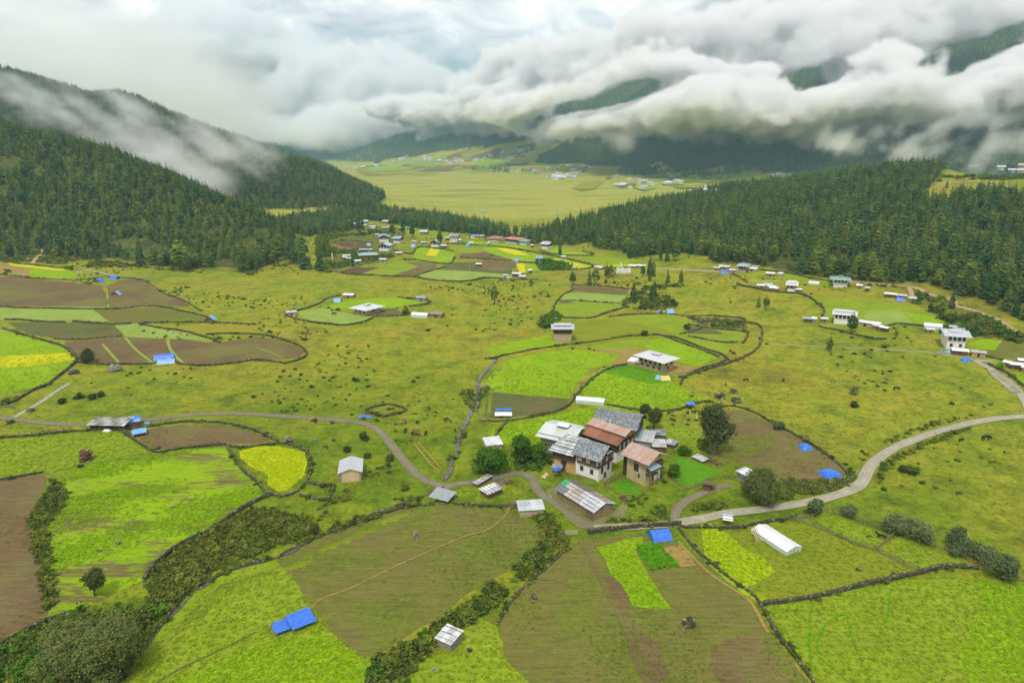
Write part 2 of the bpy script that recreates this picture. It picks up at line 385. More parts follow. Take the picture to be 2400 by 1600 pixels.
def puff_line(pts, r, ysp, n, seed, rz=None, w=1.0, jit=.35):
    """puffs strewn along a polyline of (px, py, distance)"""
    rr = random.Random(seed); out = []
    for k in range(n):
        t = (k + rr.random() * .6) / n * (len(pts) - 1); i = min(int(t), len(pts) - 2); f = t - i
        q = [pts[i][m] * (1 - f) + pts[i + 1][m] * f for m in range(3)]
        x, y, z = RP(*q); s = r * rr.choice([.45, .6, .8, 1.0, 1.25, 1.6])
        x += rr.uniform(-1, 1) * r * jit; y += rr.uniform(-1, 1) * ysp; z += rr.uniform(-1, 1) * (rz or r) * jit
        out.append((x, y, z, s * 1.25, s * 1.1, (rz or r) * s / r, w))
    return out
def build_clouds():
    rr = random.Random(12)
    # main bank: lies across the right-hand slopes
    A = puff_line([(960,262,4800),(1050,264,4400),(1130,262,3900),(1240,262,3300),(1400,262,2750),(1550,246,2550),(1700,246,2450),(1850,250,2350),(2000,244,2300),(2200,222,2250),(2450,198,2200)], 112, 110, 84, 5, 46)
    A += puff_line([(1440,232,2650),(1540,214,2650),(1640,232,2600),(1760,236,2500),(1900,248,2400),(2040,225,2350),(2150,205,2300),(2280,185,2250),(2420,140,2200)], 95, 80, 34, 8, 62)
    for X, Y, D, r in [(1120,240,3900,110),(1200,232,3700,110),(1600,205,2600,75),(1700,215,2500,80),(1790,205,2450,80),(1850,236,2400,60),(1960,228,2350,60),(2060,236,2300,60),(2130,232,2280,70),(2230,205,2250,80),(2330,185,2220,80),(2420,150,2200,90)]: A.append((*RP(X, Y, D), r, r * .9, r * .72, 1.0))
    # upper veil over the mountain, torn open where the dark slopes show
    gaps = [(1290,268,75,22,-.45),(1420,235,85,24,-.35),(1500,208,70,24,-.3),(1885,188,58,28,-.35),(2110,195,60,38,-.6),(2210,145,85,34,-.55),(2310,95,60,26,-.4)]
    HO = []
    for gi_, (a, b, rx, ry, t) in enumerate(gaps):
        for q in (-.6, 0, .6):
            for D in (2350, 2750, 3300, 4200):
                p = RP(a + q * rx * math.cos(t), b + q * rx * math.sin(t), D); HO.append((*p, D / 1600 * rx * .62, 420, D / 1600 * ry * .95, .48 if gi_ < 3 else .66))
    cloud_bank('valley_cloud', A, 9, .065, 3, 120, .55, 3.2, 'thick white cloud bank lying across the right-hand mountain slopes', amp=1.15, holes=HO)
    B = []
    for X in range(960, 2620, 46):
        for Y in range(10, 300, 34):
            x = X + rr.uniform(-18, 18); y = Y + rr.uniform(-14, 14); lim = np.interp(x, [940, 1020, 1200, 1500, 2000, 2600], [300, 262, 150, 70, 10, -40])
            if y < lim: continue
            w = 1.0
            for a, b, rx, ry, t in gaps:
                u = (x - a) * math.cos(t) + (y - b) * math.sin(t); v = -(x - a) * math.sin(t) + (y - b) * math.cos(t)
                if (u / rx) ** 2 + (v / ry) ** 2 < 1.0: w = 0
            if not w: continue
            D = float(np.interp(x, [960, 1200, 1500, 1800, 2600], [5000, 4000, 3050, 2750, 2500])); q = RP(x, y, D + rr.uniform(-80, 80)); s = D / 1600 * rr.uniform(38, 58)
            B.append((*q, s * 1.1, s * 1.2, s * .8, rr.uniform(.75, 1.0)))
    cloud_bank('upper_cloud', B, 15, .034, 23, 150, .50, 2.6, 'torn upper cloud drifting over the high wooded ridges', amp=1.2, holes=HO)
    # cumulus over the head of the valley
    C = puff_line([(470,140,6500),(540,175,6500),(620,215,6500),(700,240,6500),(800,255,6400),(900,260,6200),(1000,240,6000)], 330, 200, 30, 6, 230)
    C += puff_line([(560,312,6000),(640,306,5800),(720,312,5700),(800,308,5600),(880,288,5600),(960,268,5400)], 190, 150, 26, 16, 80); C += puff_line([(700,270,6800),(1000,190,6800)], 420, 200, 12, 26, 260)
    cloud_bank('valley_head_cloud', C, 30, .014, 33, 360, .36, 2.8, 'billowing cloud piled over the head of the valley', amp=1.0)
    # mist on the left ridge
    D = puff_line([(-60,170,1350),(60,205,1330),(170,225,1320),(260,255,1300),(350,290,1280),(440,325,1250),(520,345,1230)], 66, 40, 26, 7, 38, w=.8)
    D += puff_line([(250,300,1120),(310,335,1080),(370,365,1050),(420,395,1030),(460,425,1010),(480,450,1000)], 34, 22, 20, 17, 22, w=1.0)
    D += puff_line([(20,215,1150),(90,235,1140),(170,262,1120),(240,290,1110)], 44, 26, 16, 28, 26, w=.9)
    D += puff_line([(130,250,1150),(220,300,1120),(300,300,1120),(280,340,1080)], 46, 30, 12, 27, 26, w=.85)
    cloud_bank('ridge_mist', D, 7, .024, 43, 60, .92, 1.4, 'thin mist trailing down the left-hand wooded ridge', amp=1.3, billow=.35, shear=1.2)
    # veil behind the left ridge
    E = puff_line([(-200,60,2600),(0,120,2600),(150,150,2600),(300,190,2600),(420,235,2700),(520,270,2900)], 170, 60, 26, 47, 120, w=1.0)
    cloud_bank('fog_bank', E, 26, .0045, 53, 300, .40, 1.2, 'smooth pale fog behind the left-hand ridge')
    # wisps under the bank and among the right-hand trees
    F = []
    for k, (ln, r) in enumerate([([(1945,318,1900),(1965,345,1800),(1985,372,1700)], 26), ([(2060,330,1900),(2095,352,1750),(2110,395,1500)], 24), ([(2160,310,1900),(2140,350,1700),(2120,385,1500)], 32), ([(2230,320,1800),(2215,355,1600),(2200,372,1500)], 24), ([(2330,300,1700),(2340,335,1600),(2320,365,1400)], 36), ([(2400,290,1700),(2410,340,1500)], 36), ([(2010,330,1900),(2060,310,1900),(2200,290,1900),(2350,290,1800)], 34), ([(1400,292,2700),(1445,318,2600),(1452,345,2500)], 32), ([(1600,290,2500),(1655,312,2500),(1665,335,2450)], 30), ([(1760,300,2400),(1900,305,2300),(2000,300,2200)], 34), ([(1200,296,3300),(1270,302,3100),(1350,298,2900)], 40), ([(980,285,4400),(1060,296,4200),(1140,292,3800),(1210,300,3500)], 52), ([(845,385,4800),(880,378,4800)], 50), ([(2050,395,1250),(2075,420,1150)], 14)]):
        F += puff_line(ln, r * 1.1, r * .7, 7 if len(ln) < 4 else 12, 70 + k, r * .75, w=.85, jit=.6)
    near = [q for q in F if q[1] < 2100]; far_ = [q for q in F if q[1] >= 2100]
    cloud_bank('mist_wisps', near, 8, .018, 63, 48, .76, 1.3, 'wisps of mist rising between the right-hand trees', amp=1.2, billow=.3, zs=2.2, shear=-.5); cloud_bank('hanging_wisps', far_, 13, .014, 73, 80, .62, 1.3, 'ragged wisps hanging under the cloud bank', amp=1.1, billow=.3, zs=1.6)
def build_haze():
    x0, x1, y0, y1, z0, z1 = -9300, 9300, -900, 12900, -12, 1450
    V = [(x0,y0,z0),(x1,y0,z0),(x1,y1,z0),(x0,y1,z0),(x0,y0,z1),(x1,y0,z1),(x1,y1,z1),(x0,y1,z1)]
    m = bpy.data.materials.new('haze'); m.use_nodes = True; nt = m.node_tree; nt.nodes.clear(); o = nt.nodes.new('ShaderNodeOutputMaterial'); v = nt.nodes.new('ShaderNodeVolumePrincipled')
    v.inputs['Density'].default_value = HAZE_D; v.inputs['Color'].default_value = (.50, .79, 1.0, 1); v.inputs['Anisotropy'].default_value = .1; nt.links.new(v.outputs[0], o.inputs['Volume'])
    h = mesh_obj('haze', V, [(0,3,2,1),(4,5,6,7),(0,1,5,4),(1,2,6,5),(2,3,7,6),(3,0,4,7)], m); tag(h, 'thin bluish haze filling the whole valley', None, None, 'stuff')
HAZE_D = 7.8e-5

# ------------------------------------------------------------------ forests: where they grow
E_L = [px('F',-220,625), px('F',-60,605), px('c2',0,410), px('c2',350,380), px('c2',850,430), px('c2',1100,410), px('c2',1300,470), px('c2',1700,515), px('c2',2050,495), px('c2',2352,535),
       px('c3',60,690), px('c3',250,610), px('c3',390,675), px('c3',480,700), px('c3',410,520), px('c3',330,400), px('c3',520,400), px('c3',700,370), px('c3',900,350), px('c3',930,255), px('c3',1150,275), px('c3',1400,330), px('c3',1700,370), px('c3',1950,385), px('c3',2100,420), px('c3',2352,430), px('c4',60,262)]
E_R = [px('c4',60,262), px('c4',100,272), px('c4',380,292), px('c4',600,292), px('c4',720,262), px('c4',780,325), px('c4',1000,350), px('c4',1130,415), px('c4',1330,380), px('c4',1560,365), px('c4',1800,400), px('c4',1850,455), px('c4',2150,470), px('c4',2352,500),
       px('c5',180,535), px('c5',260,555), px('c5',600,595), px('c5',830,618), px('c5',1200,638), px('c5',1450,640), px('c5',1560,690), px('c5',1780,770), px('c5',2000,830), px('c5',2352,1000), px('c5',2800,1240)]
EL = [G(*p) for p in E_L]; ER = [G(*p) for p in E_R]
FL_POLY = [(p.x, p.y) for p in EL] + [(EL[-1].x, EL[-1].y + 62), (-60, 1020), (-330, 2000), (-900, 2600), (-2600, 2600), (-2600, 600)]
FR_POLY = [(p.x, p.y) for p in ER] + [(1500, 300), (2200, 900), (1200, 960), (760, 1120), (600, 1180), (450, 1175), (330, 1120), (235, 1070), (130, 985), (ER[0].x + 30, ER[0].y + 66), (ER[0].x, ER[0].y + 62)]
OPEN = [(p.x, p.y) for p in gpoly('d4', [(1700,400),(1790,345),(1850,270),(1930,246),(2352,255),(2520,250),(2520,400),(2352,420),(2200,385),(2100,400),(1960,398),(1830,480),(1790,450)])]
VILLAGE_SLOPE = [(G(u, v).x, G(u, v).y) for u, v in [(835,388),(900,375),(960,368),(1010,359),(1070,351),(1130,343),(1200,335),(1262,329),(1325,331),(1300,348),(1262,366),(1245,388),(1262,400),(1150,416),(900,425),(830,410)]]
SHORE = [(G(u, v).x, G(u, v).y) for u, v in [(1395,430),(1440,426),(1490,414),(1540,404),(1545,385),(1565,380),(1580,402),(1640,402),(1665,392),(1740,388),(1800,404),(1900,408),(1930,440),(1800,460),(1500,460)]]
CUT = [(p.x, p.y) for p in gpoly('c5', [(1450,690),(1600,690),(1750,740),(1800,790),(1950,790),(2352,990),(2352,1120),(2200,1040),(1700,860),(1600,770)])]
def ridge_h(x, y, ks):
    h = np.full(np.shape(x), -99.0)
    for k in ks:
        pts, sl = RIDGES[k]
        for i in range(len(pts) - 1):
            d, t = seg_dist(x, y, pts[i], pts[i + 1])
            h = np.maximum(h, pts[i][2] * (1 - t) + pts[i + 1][2] * t - (sl[i] * (1 - t) + sl[i + 1] * t) * d)
    return h
def forest_q(x, y):
    x = np.asarray(x, float); y = np.asarray(y, float); hh = H(x, y)
    dl = poly_dist(x, y, EL); dr = poly_dist(x, y, ER)
    a = in_poly(x, y, FL_POLY) & ((ridge_h(x, y, (0, 1)) > 1.5) | (dl < 105))
    b = in_poly(x, y, FR_POLY) & ((ridge_h(x, y, (9,)) > 1.0) | (dr < 105)) & ~in_poly(x, y, OPEN) & ~in_poly(x, y, CUT)
    far = (y > 1700) & ((ridge_h(x, y, (2, 3, 4, 5, 7, 8)) + fbm(x, y, 260, 3, 77) * 22) > 6)
    return a | b | (far & ~in_poly(x, y, VILLAGE_SLOPE) & ~in_poly(x, y, SHORE))
# ------------------------------------------------------------------ ground
def ground_material():
    b = NB('ground_cover'); P = b.geo().outputs['Position']
    big = b.noise(.012, 5, .6, stretch=(1.0, .8, 1.0)); mid = b.noise(.06, 5, .62); fine = b.noise(.9, 4, .7); tuft = b.noise(.33, 3, .6)
    pas = b.ramp(big, [(.33, (.120, .175, .014)), (.43, (.180, .235, .015)), (.52, (.248, .262, .020)), (.59, (.240, .205, .024)), (.67, (.145, .108, .020))])
    rust = b.ramp(mid, [(.35, (.075, .110, .012)), (.48, (.195, .238, .016)), (.60, (.265, .240, .027)), (.71, (.19, .14, .03))])
    pas = b.mix(.5, pas, rust)
    lush = b.ramp(mid, [(.32, (.065, .115, .008)), (.5, (.125, .190, .010)), (.7, (.190, .215, .016))])
    marsh = b.ramp(b.noise(.005, 6, .62, stretch=(1.0, 2.2, 1.0)), [(.33, (.190, .230, .040)), (.48, (.290, .310, .050)), (.6, (.340, .320, .062)), (.72, (.260, .290, .030))])
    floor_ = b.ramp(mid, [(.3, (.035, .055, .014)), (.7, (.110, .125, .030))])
    scrubby = b.ramp(tuft, [(.35, (.050, .070, .012)), (.65, (.140, .160, .022))])
    at = b.N('ShaderNodeAttribute'); at.attribute_name = 'zone'; s = b.N('ShaderNodeSeparateColor'); b.L(at.outputs['Color'], s.inputs[0])
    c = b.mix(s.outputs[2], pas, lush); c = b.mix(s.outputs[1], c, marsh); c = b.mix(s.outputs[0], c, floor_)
    c = b.mix(at.outputs['Alpha'], c, scrubby)
    clod = b.noise(.13, 4, .68); shade = b.ramp(b.math('ADD', b.math('ADD', b.math('MULTIPLY', fine, .35), b.math('MULTIPLY', tuft, .3)), b.math('MULTIPLY', clod, .35)), [(.38, (.45, .47, .45)), (.47, (.85, .87, .85)), (.56, (1.18, 1.14, 1.05)), (.68, (1.55, 1.42, 1.15))])
    c = b.mix(1.0, c, shade, 'MULTIPLY')
    bump = b.math('ADD', b.math('MULTIPLY', fine, .5), tuft)
    return b.finish(c, 1.0, bump, .55, .6, .1)
ROADS_PX = {
 'valley_road': ([px('F',-30,956)] + [px('c6',u,v) for u, v in [(0,310),(200,330),(500,368),(800,368),(1300,335),(1700,287),(2000,267),(2340,275)]] + [px('c7',u,v) for u, v in [(400,292),(800,318),(1100,343),(1220,365),(1340,430),(1450,570),(1550,700),(1680,845),(1800,912),(1950,935),(2100,915),(2250,890)]] + [px('c1',u,v) for u, v in [(196,880),(280,845),(420,815),(520,825),(590,880),(615,960),(680,1030),(780,1090),(900,1170),(1020,1250),(1120,1310),(1220,1330)]], 3.6),
 'main_track': ([px('c1',u,v) for u, v in [(1150,1325),(1400,1312),(1700,1300),(1900,1278),(2150,1235),(2352,1185)]] + [px('c8',u,v) for u, v in [(500,1015),(700,990),(900,955),(1050,915),(1180,870),(1245,820),(1265,760),(1300,700),(1400,620),(1500,565),(1700,490),(1900,435),(2050,400),(2200,380),(2352,370),(2500,362)]], 4.6),
 'side_track': ([px('c1',u,v) for u, v in [(1890,1275),(1885,1210),(1910,1140),(1990,1070),(2120,1010),(2352,930)]] + [px('c8',u,v) for u, v in [(340,850)]], 3.4),
 'hill_foot_track': ([px('c8',u,v) for u, v in [(2420,420),(2390,330),(2352,250),(2300,170),(2200,90),(2100,35)]] + [px('e7',u,v) for u, v in [(2300,1500),(2100,1280),(1900,1080),(1700,950),(1540,880),(1470,830),(1600,820),(1800,850)]], 3.6),
 'house_track': ([px('e7',u,v) for u, v in [(1470,815),(1200,765),(950,730),(780,690),(600,680),(300,650),(0,635)]] + [px('c5',0,1200)], 1.3),
 'hillside_road': ([px('f3',u,v) for u, v in [(-60,290),(300,292)]][:0] + [px('c5',u,v) for u, v in [(740,628),(1000,648),(1280,665),(1400,692),(1430,720),(1500,748),(1600,770),(1690,795),(1720,820),(1700,848),(1850,880),(2000,930),(2150,995),(2210,1040),(2240,1075),(2352,1095),(2500,1110)]], 4.2),
 'spur_track': ([px('c5',u,v) for u, v in [(1290,668),(1310,710),(1325,750),(1345,790)]], 3.0),
 'village_road': ([px('c4',u,v) for u, v in [(1320,502),(1500,515),(1700,525),(1900,535)]], 4.0),
 'forest_track': ([px('c2',u,v) for u, v in [(300,465),(320,420),(385,360),(360,330),(290,325)]], 4.0),
 'field_lane': ([px('c2',u,v) for u, v in [(760,520),(880,530),(1000,570),(1200,592),(1330,596)]], 3.0),
 'rutted_lane': ([px('c6',u,v) for u, v in [(120,310),(250,240),(400,150),(540,50),(640,-10)]], 2.6),
 'terrace_track': ([px('f5',u,v) for u, v in [(80,935),(300,960),(470,920),(900,905),(1300,915),(1700,960),(1900,1030),(2130,1100)]], 4.0),
 'lower_terrace_track': ([px('f5',u,v) for u, v in [(480,935),(800,970),(1200,1005),(1500,1020)]], 3.0),
}
def densify(pts, step):
    out = []
    for a, b in zip(pts[:-1], pts[1:]):
        n = max(1, int(math.ceil((Vector(b[:2]) - Vector(a[:2])).length / step)))
        for k in range(n):
            t = k / n; out.append((a[0] * (1 - t) + b[0] * t, a[1] * (1 - t) + b[1] * t))
    out.append((pts[-1][0], pts[-1][1])); return out
def smooth_line(pts, it=2):
    pts = [(p[0], p[1]) for p in pts]
    for _ in range(it):
        q = [pts[0]]
        for a, b in zip(pts[:-1], pts[1:]):
            q.append((a[0] * .75 + b[0] * .25, a[1] * .75 + b[1] * .25)); q.append((a[0] * .25 + b[0] * .75, a[1] * .25 + b[1] * .75))
        q.append(pts[-1]); pts = q
    return pts
ROADS = {k: (smooth_line([G(*p) for p in v[0]]), v[1]) for k, v in ROADS_PX.items()}
def ground():
    V = np.stack([GX, GY, GZ], -1).reshape(-1, 3)
    a = (np.arange(NY - 1)[:, None] * NX + np.arange(NX - 1)[None, :]).ravel()
    F = np.stack([a, a + 1, a + 1 + NX, a + NX], 1)
    me = np_mesh('ground', V, F, ground_material(), True)
    x, y = GX.ravel(), GY.ravel()
    Z = np.zeros((len(V), 4), np.float32)
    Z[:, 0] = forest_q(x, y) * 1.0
    Z[:, 1] = np.clip((y - 1000 + fbm(x, y, 120, 3, 5) * 90) / 60, 0, 1) * (1 - Z[:, 0])
    cl = flat(px('F', 880, 1080)); d = np.hypot((x - cl[0]) / 1.5, y - cl[1])
    cl2 = flat(px('F', 600, 930)); d2 = np.hypot((x - cl2[0]) / 2.6, y - cl2[1])
    cl3 = flat(px('F', 1450, 1180)); d3 = np.hypot((x - cl3[0]) / 2.2, y - cl3[1])
    L = np.maximum(np.maximum(1.25 - d / 75, (1.0 - d2 / 60) * .8), 1.3 - d3 / 60)
    Z[:, 2] = np.clip(L + fbm(x, y, 50, 3, 6) * .35, 0, 1) * (y < 420)
    hs = [gpoly('c5', [(300,560),(600,600),(860,640),(1280,680),(1340,800),(1400,860),(1640,1010),(1830,1110),(1950,1130),(2352,1200),(2352,1090),(2230,1060),(1800,860),(1500,740),(1200,630),(700,590)]), gpoly('f1', [(-100,960),(-100,250),(400,120),(900,60),(1500,150),(1500,240),(1200,560),(1350,640),(900,780),(500,820),(200,900)]), gpoly('c2', [(0,440),(300,340),(900,420),(1500,480),(2352,560),(2352,520),(1700,500),(900,400),(0,380)])]
    for q in hs: Z[:, 3] = np.maximum(Z[:, 3], in_poly(x, y, q) * .8)
    at = me.attributes.new('zone', 'FLOAT_COLOR', 'POINT'); at.data.foreach_set('color', Z.ravel())
    o = link('ground', me); tag(o, 'wide grassy valley floor with wooded hillsides and mountains around it', None, None, 'structure')
ground()
# ------------------------------------------------------------------ field materials
def crop_material(kind):
    key = 'crop_' + kind
    if key in MATS: return MATS[key]
    b = NB(key); fine = b.noise(1.3, 3, .7); tuft = b.noise(.55, 4, .7); mid = b.noise(.05, 5, .62); big = b.noise(.02, 4, .6)
    rows = b.noise(.5, 3, .6, stretch=(.25, 2.2, 1.0, .45)); low = b.noise(.045, 5, .68, stretch=(.45, 1.5, 1.0, .42))
    P = dict(
     lime=[(.3, (.140, .250, .005)), (.5, (.215, .350, .006)), (.72, (.290, .380, .014))],
     green=[(.3, (.135, .205, .012)), (.5, (.205, .285, .014)), (.72, (.270, .310, .030))],
     pale=[(.3, (.190, .240, .045)), (.5, (.235, .330, .060)), (.72, (.290, .330, .090))],
     brown=[(.3, (.105, .072, .033)), (.5, (.150, .105, .050)), (.72, (.170, .140, .058))],
     dark_brown=[(.3, (.080, .052, .030)), (.5, (.110, .072, .042)), (.72, (.140, .098, .054))],
     olive=[(.3, (.100, .105, .022)), (.5, (.145, .155, .028)), (.72, (.180, .200, .036))],
     olive_dark=[(.3, (.072, .090, .026)), (.5, (.105, .120, .036)), (.72, (.130, .140, .045))],
     tan=[(.3, (.230, .150, .045)), (.5, (.300, .205, .065)), (.72, (.300, .260, .080))],
     rust=[(.3, (.200, .095, .035)), (.5, (.260, .130, .052)), (.72, (.290, .170, .070))],
     yellow=[(.3, (.420, .420, .004)), (.5, (.530, .490, .006)), (.72, (.480, .500, .012))],
     yellow_green=[(.3, (.200, .330, .006)), (.5, (.330, .440, .008)), (.72, (.420, .460, .012))],
     deep=[(.3, (.045, .170, .006)), (.5, (.085, .250, .008)), (.72, (.130, .290, .012))],
     meadow=[(.3, (.125, .165, .010)), (.5, (.190, .235, .014)), (.72, (.240, .230, .022))],
     ochre=[(.3, (.200, .200, .016)), (.5, (.250, .240, .022)), (.72, (.290, .240, .035))],
     patchy=[(.3, (.140, .255, .004)), (.5, (.215, .345, .006)), (.72, (.270, .370, .012))],
     scrub=[(.3, (.060, .080, .015)), (.5, (.150, .140, .035)), (.72, (.260, .200, .080))])[kind]
    c = b.ramp(b.math('ADD', b.math('MULTIPLY', mid, .55), b.math('MULTIPLY', tuft, .45)), P)
    soil = (.150, .116, .046)
    if kind == 'patchy':
        m = b.math('ADD', b.math('MULTIPLY', low, .7), b.math('MULTIPLY', rows, .3))
        c = b.mix(b.ramp(m, [(.50, (0, 0, 0)), (.545, (1, 1, 1))]), c, soil)
    elif kind in ('olive', 'olive_dark'):
        m = b.math('ADD', b.math('MULTIPLY', big, .5), b.math('MULTIPLY', tuft, .5))
        c = b.mix(b.math('MULTIPLY', b.ramp(m, [(.49, (0, 0, 0)), (.64, (1, 1, 1))]), .7), c, (.115, .215, .010) if kind == 'olive' else (.085, .125, .024))
        c = b.mix(b.math('MULTIPLY', b.ramp(mid, [(.42, (0, 0, 0)), (.62, (1, 1, 1))]), .62), c, soil)
    elif kind in ('brown',):
        c = b.mix(b.math('MULTIPLY', b.ramp(big, [(.46, (0, 0, 0)), (.62, (1, 1, 1))]), .6), c, (.175, .185, .040))
    elif kind in ('lime', 'green', 'meadow'):
        c = b.mix(b.math('MULTIPLY', b.ramp(low, [(.55, (0, 0, 0)), (.7, (1, 1, 1))]), .55), c, (.230, .240, .030))
    sh = b.math('ADD', b.math('MULTIPLY', fine, .4), b.math('MULTIPLY', rows, .6))
    c = b.mix(1.0, c, b.ramp(sh, [(.32, (.68, .68, .66)), (.55, (1.03, 1.03, 1.0)), (.75, (1.22, 1.2, 1.1))]), 'MULTIPLY')
    MATS[key] = b.finish(c, 1.0, b.math('ADD', rows, fine), .5, .35, .1)
    return MATS[key]
def sheet(name, poly, mat, off, label=None, rough=.5, step=None, kind='structure', parent=None):
    """a ground sheet draped over the terrain inside a world polygon"""
    poly = [(p[0], p[1]) for p in poly]
    cy = sum(p[1] for p in poly) / len(poly); step = step or max(3.0, cy / 130)
    ar = sum(poly[i][0] * poly[(i + 1) % len(poly)][1] - poly[(i + 1) % len(poly)][0] * poly[i][1] for i in range(len(poly)))
    if ar < 0: poly = poly[::-1]
    d = densify(poly + [poly[0]], step)[:-1]
    if rough:
        xs = np.array([p[0] for p in d]); ys = np.array([p[1] for p in d])
        d = list(zip(xs + fbm(xs, ys, step * 2.5, 2, 41) * rough, ys + fbm(xs, ys, step * 2.5, 2, 42) * rough))
    x0, x1 = min(p[0] for p in d), max(p[0] for p in d); y0, y1 = min(p[1] for p in d), max(p[1] for p in d)
    gx, gy = np.meshgrid(np.arange(x0 + step / 2, x1, step), np.arange(y0 + step / 2, y1, step)); gx = gx.ravel(); gy = gy.ravel()
    if len(gx):
        ok = in_poly(gx, gy, d); gx, gy = gx[ok], gy[ok]
        if len(gx) and len(gx) < 60000:
            dd = poly_dist(gx, gy, d + [d[0]]); gx, gy = gx[dd > step * .35], gy[dd > step * .35]
    pts = [Vector(p) for p in d] + [Vector((a, b)) for a, b in zip(gx, gy)]
    r = delaunay_2d_cdt(pts, [], [list(range(len(d)))], 1, 1e-4)
    co = np.array([(v.x, v.y) for v in r[0]]); z = H(co[:, 0], co[:, 1]) + off
    fs = [f for f in r[2] if len(f) == 3]
    o = mesh_obj(name, np.column_stack([co, z]), fs, mat, smooth=True, parent=parent)
    return tag(o, label, None, None, kind)
def ribbon(name, line, width, mat, off, kind='structure', label=None, parent=None, cross=5, wob=.35):
    line = densify(line, max(1.5, 2.0)); P = np.array(line)
    t = np.gradient(P, axis=0); t /= np.maximum(np.linalg.norm(t, axis=1, keepdims=True), 1e-6); nrm = np.stack([-t[:, 1], t[:, 0]], 1)
    w = width * (1 + .18 * fbm(P[:, 0], P[:, 1], 9, 2, 61)); cc = np.linspace(-.5, .5, cross)
    V = (P[:, None, :] + nrm[:, None, :] * (cc[None, :] * w[:, None])[..., None]); V = V + 0
    ed = wob * fbm(P[:, 0], P[:, 1], 3, 2, 62); V[:, 0] += nrm * ed[:, None]; V[:, -1] += nrm * (wob * fbm(P[:, 0], P[:, 1], 3, 2, 63))[:, None]
    V = V.reshape(-1, 2); Z = H(V[:, 0], V[:, 1]) + off
    n = len(P); a = (np.arange(n - 1)[:, None] * cross + np.arange(cross - 1)[None, :]).ravel()
    F = np.stack([a, a + cross, a + cross + 1, a + 1], 1)
    me = np_mesh(name, np.column_stack([V, Z]), F, mat, True)
    at = me.attributes.new('across', 'FLOAT', 'POINT'); at.data.foreach_set('value', np.tile(np.abs(cc) * 2, n).astype(np.float32))
    o = link(name, me, parent); return tag(o, label, None, None, kind)
def road_material(key, light, dark, grass):
    if key in MATS: return MATS[key]
    b = NB(key); fine = b.noise(2.2, 4, .75); mid = b.noise(.25, 4, .65)
    c = b.ramp(b.math('ADD', b.math('MULTIPLY', fine, .5), b.math('MULTIPLY', mid, .5)), [(.35, dark), (.62, light)])
    at = b.N('ShaderNodeAttribute'); at.attribute_name = 'across'
    cen = b.math('ADD', at.outputs['Fac'], b.math('MULTIPLY', b.math('SUBTRACT', mid, .5), .5))
    m = b.ramp(cen, [(.0, (.55, .55, .55)), (.16, (0, 0, 0)), (.74, (0, 0, 0)), (.95, (.9, .9, .9))])
    c = b.mix(m, c, grass)
    rut = b.ramp(b.math('ADD', at.outputs['Fac'], b.math('MULTIPLY', b.math('SUBTRACT', mid, .5), .25)), [(.22, (1.08, 1.08, 1.08)), (.40, (.84, .83, .81)), (.50, (.86, .85, .83)), (.66, (1.12, 1.12, 1.12)), (.85, (.85, .87, .8))]); c = b.mix(1.0, c, rut, 'MULTIPLY')
    if key == 'mud': c = b.mix(b.ramp(b.noise(.5, 3, .6), [(.66, (0, 0, 0)), (.74, (.6, .6, .6))]), c, (.50, .50, .46))
    MATS[key] = b.finish(c, b.ramp(mid, [(.4, (.55,) * 3), (.6, (.95,) * 3)]), fine, .6, .12, .3)
    return MATS[key]
RM_GRAVEL = lambda: road_material('gravel', (.42, .39, .31), (.23, .205, .15), (.16, .19, .03))
RM_MUD = lambda: road_material('mud', (.24, .205, .145), (.12, .10, .06), (.13, .16, .02))
RM_ORANGE = lambda: road_material('earth_road', (.46, .33, .20), (.28, .19, .10), (.22, .20, .05))
for nm, (ln, wd) in ROADS.items():
    mt = RM_ORANGE() if nm in ('hillside_road', 'spur_track', 'forest_track', 'terrace_track', 'lower_terrace_track') else (RM_MUD() if nm in ('valley_road', 'side_track') else RM_GRAVEL())
    off = {'valley_road': .13, 'main_track': .15, 'side_track': .14}.get(nm, .12)
    ribbon(nm, ln, wd, mt, off + (.1 if ln[0][1] > 600 else 0), cross=9)
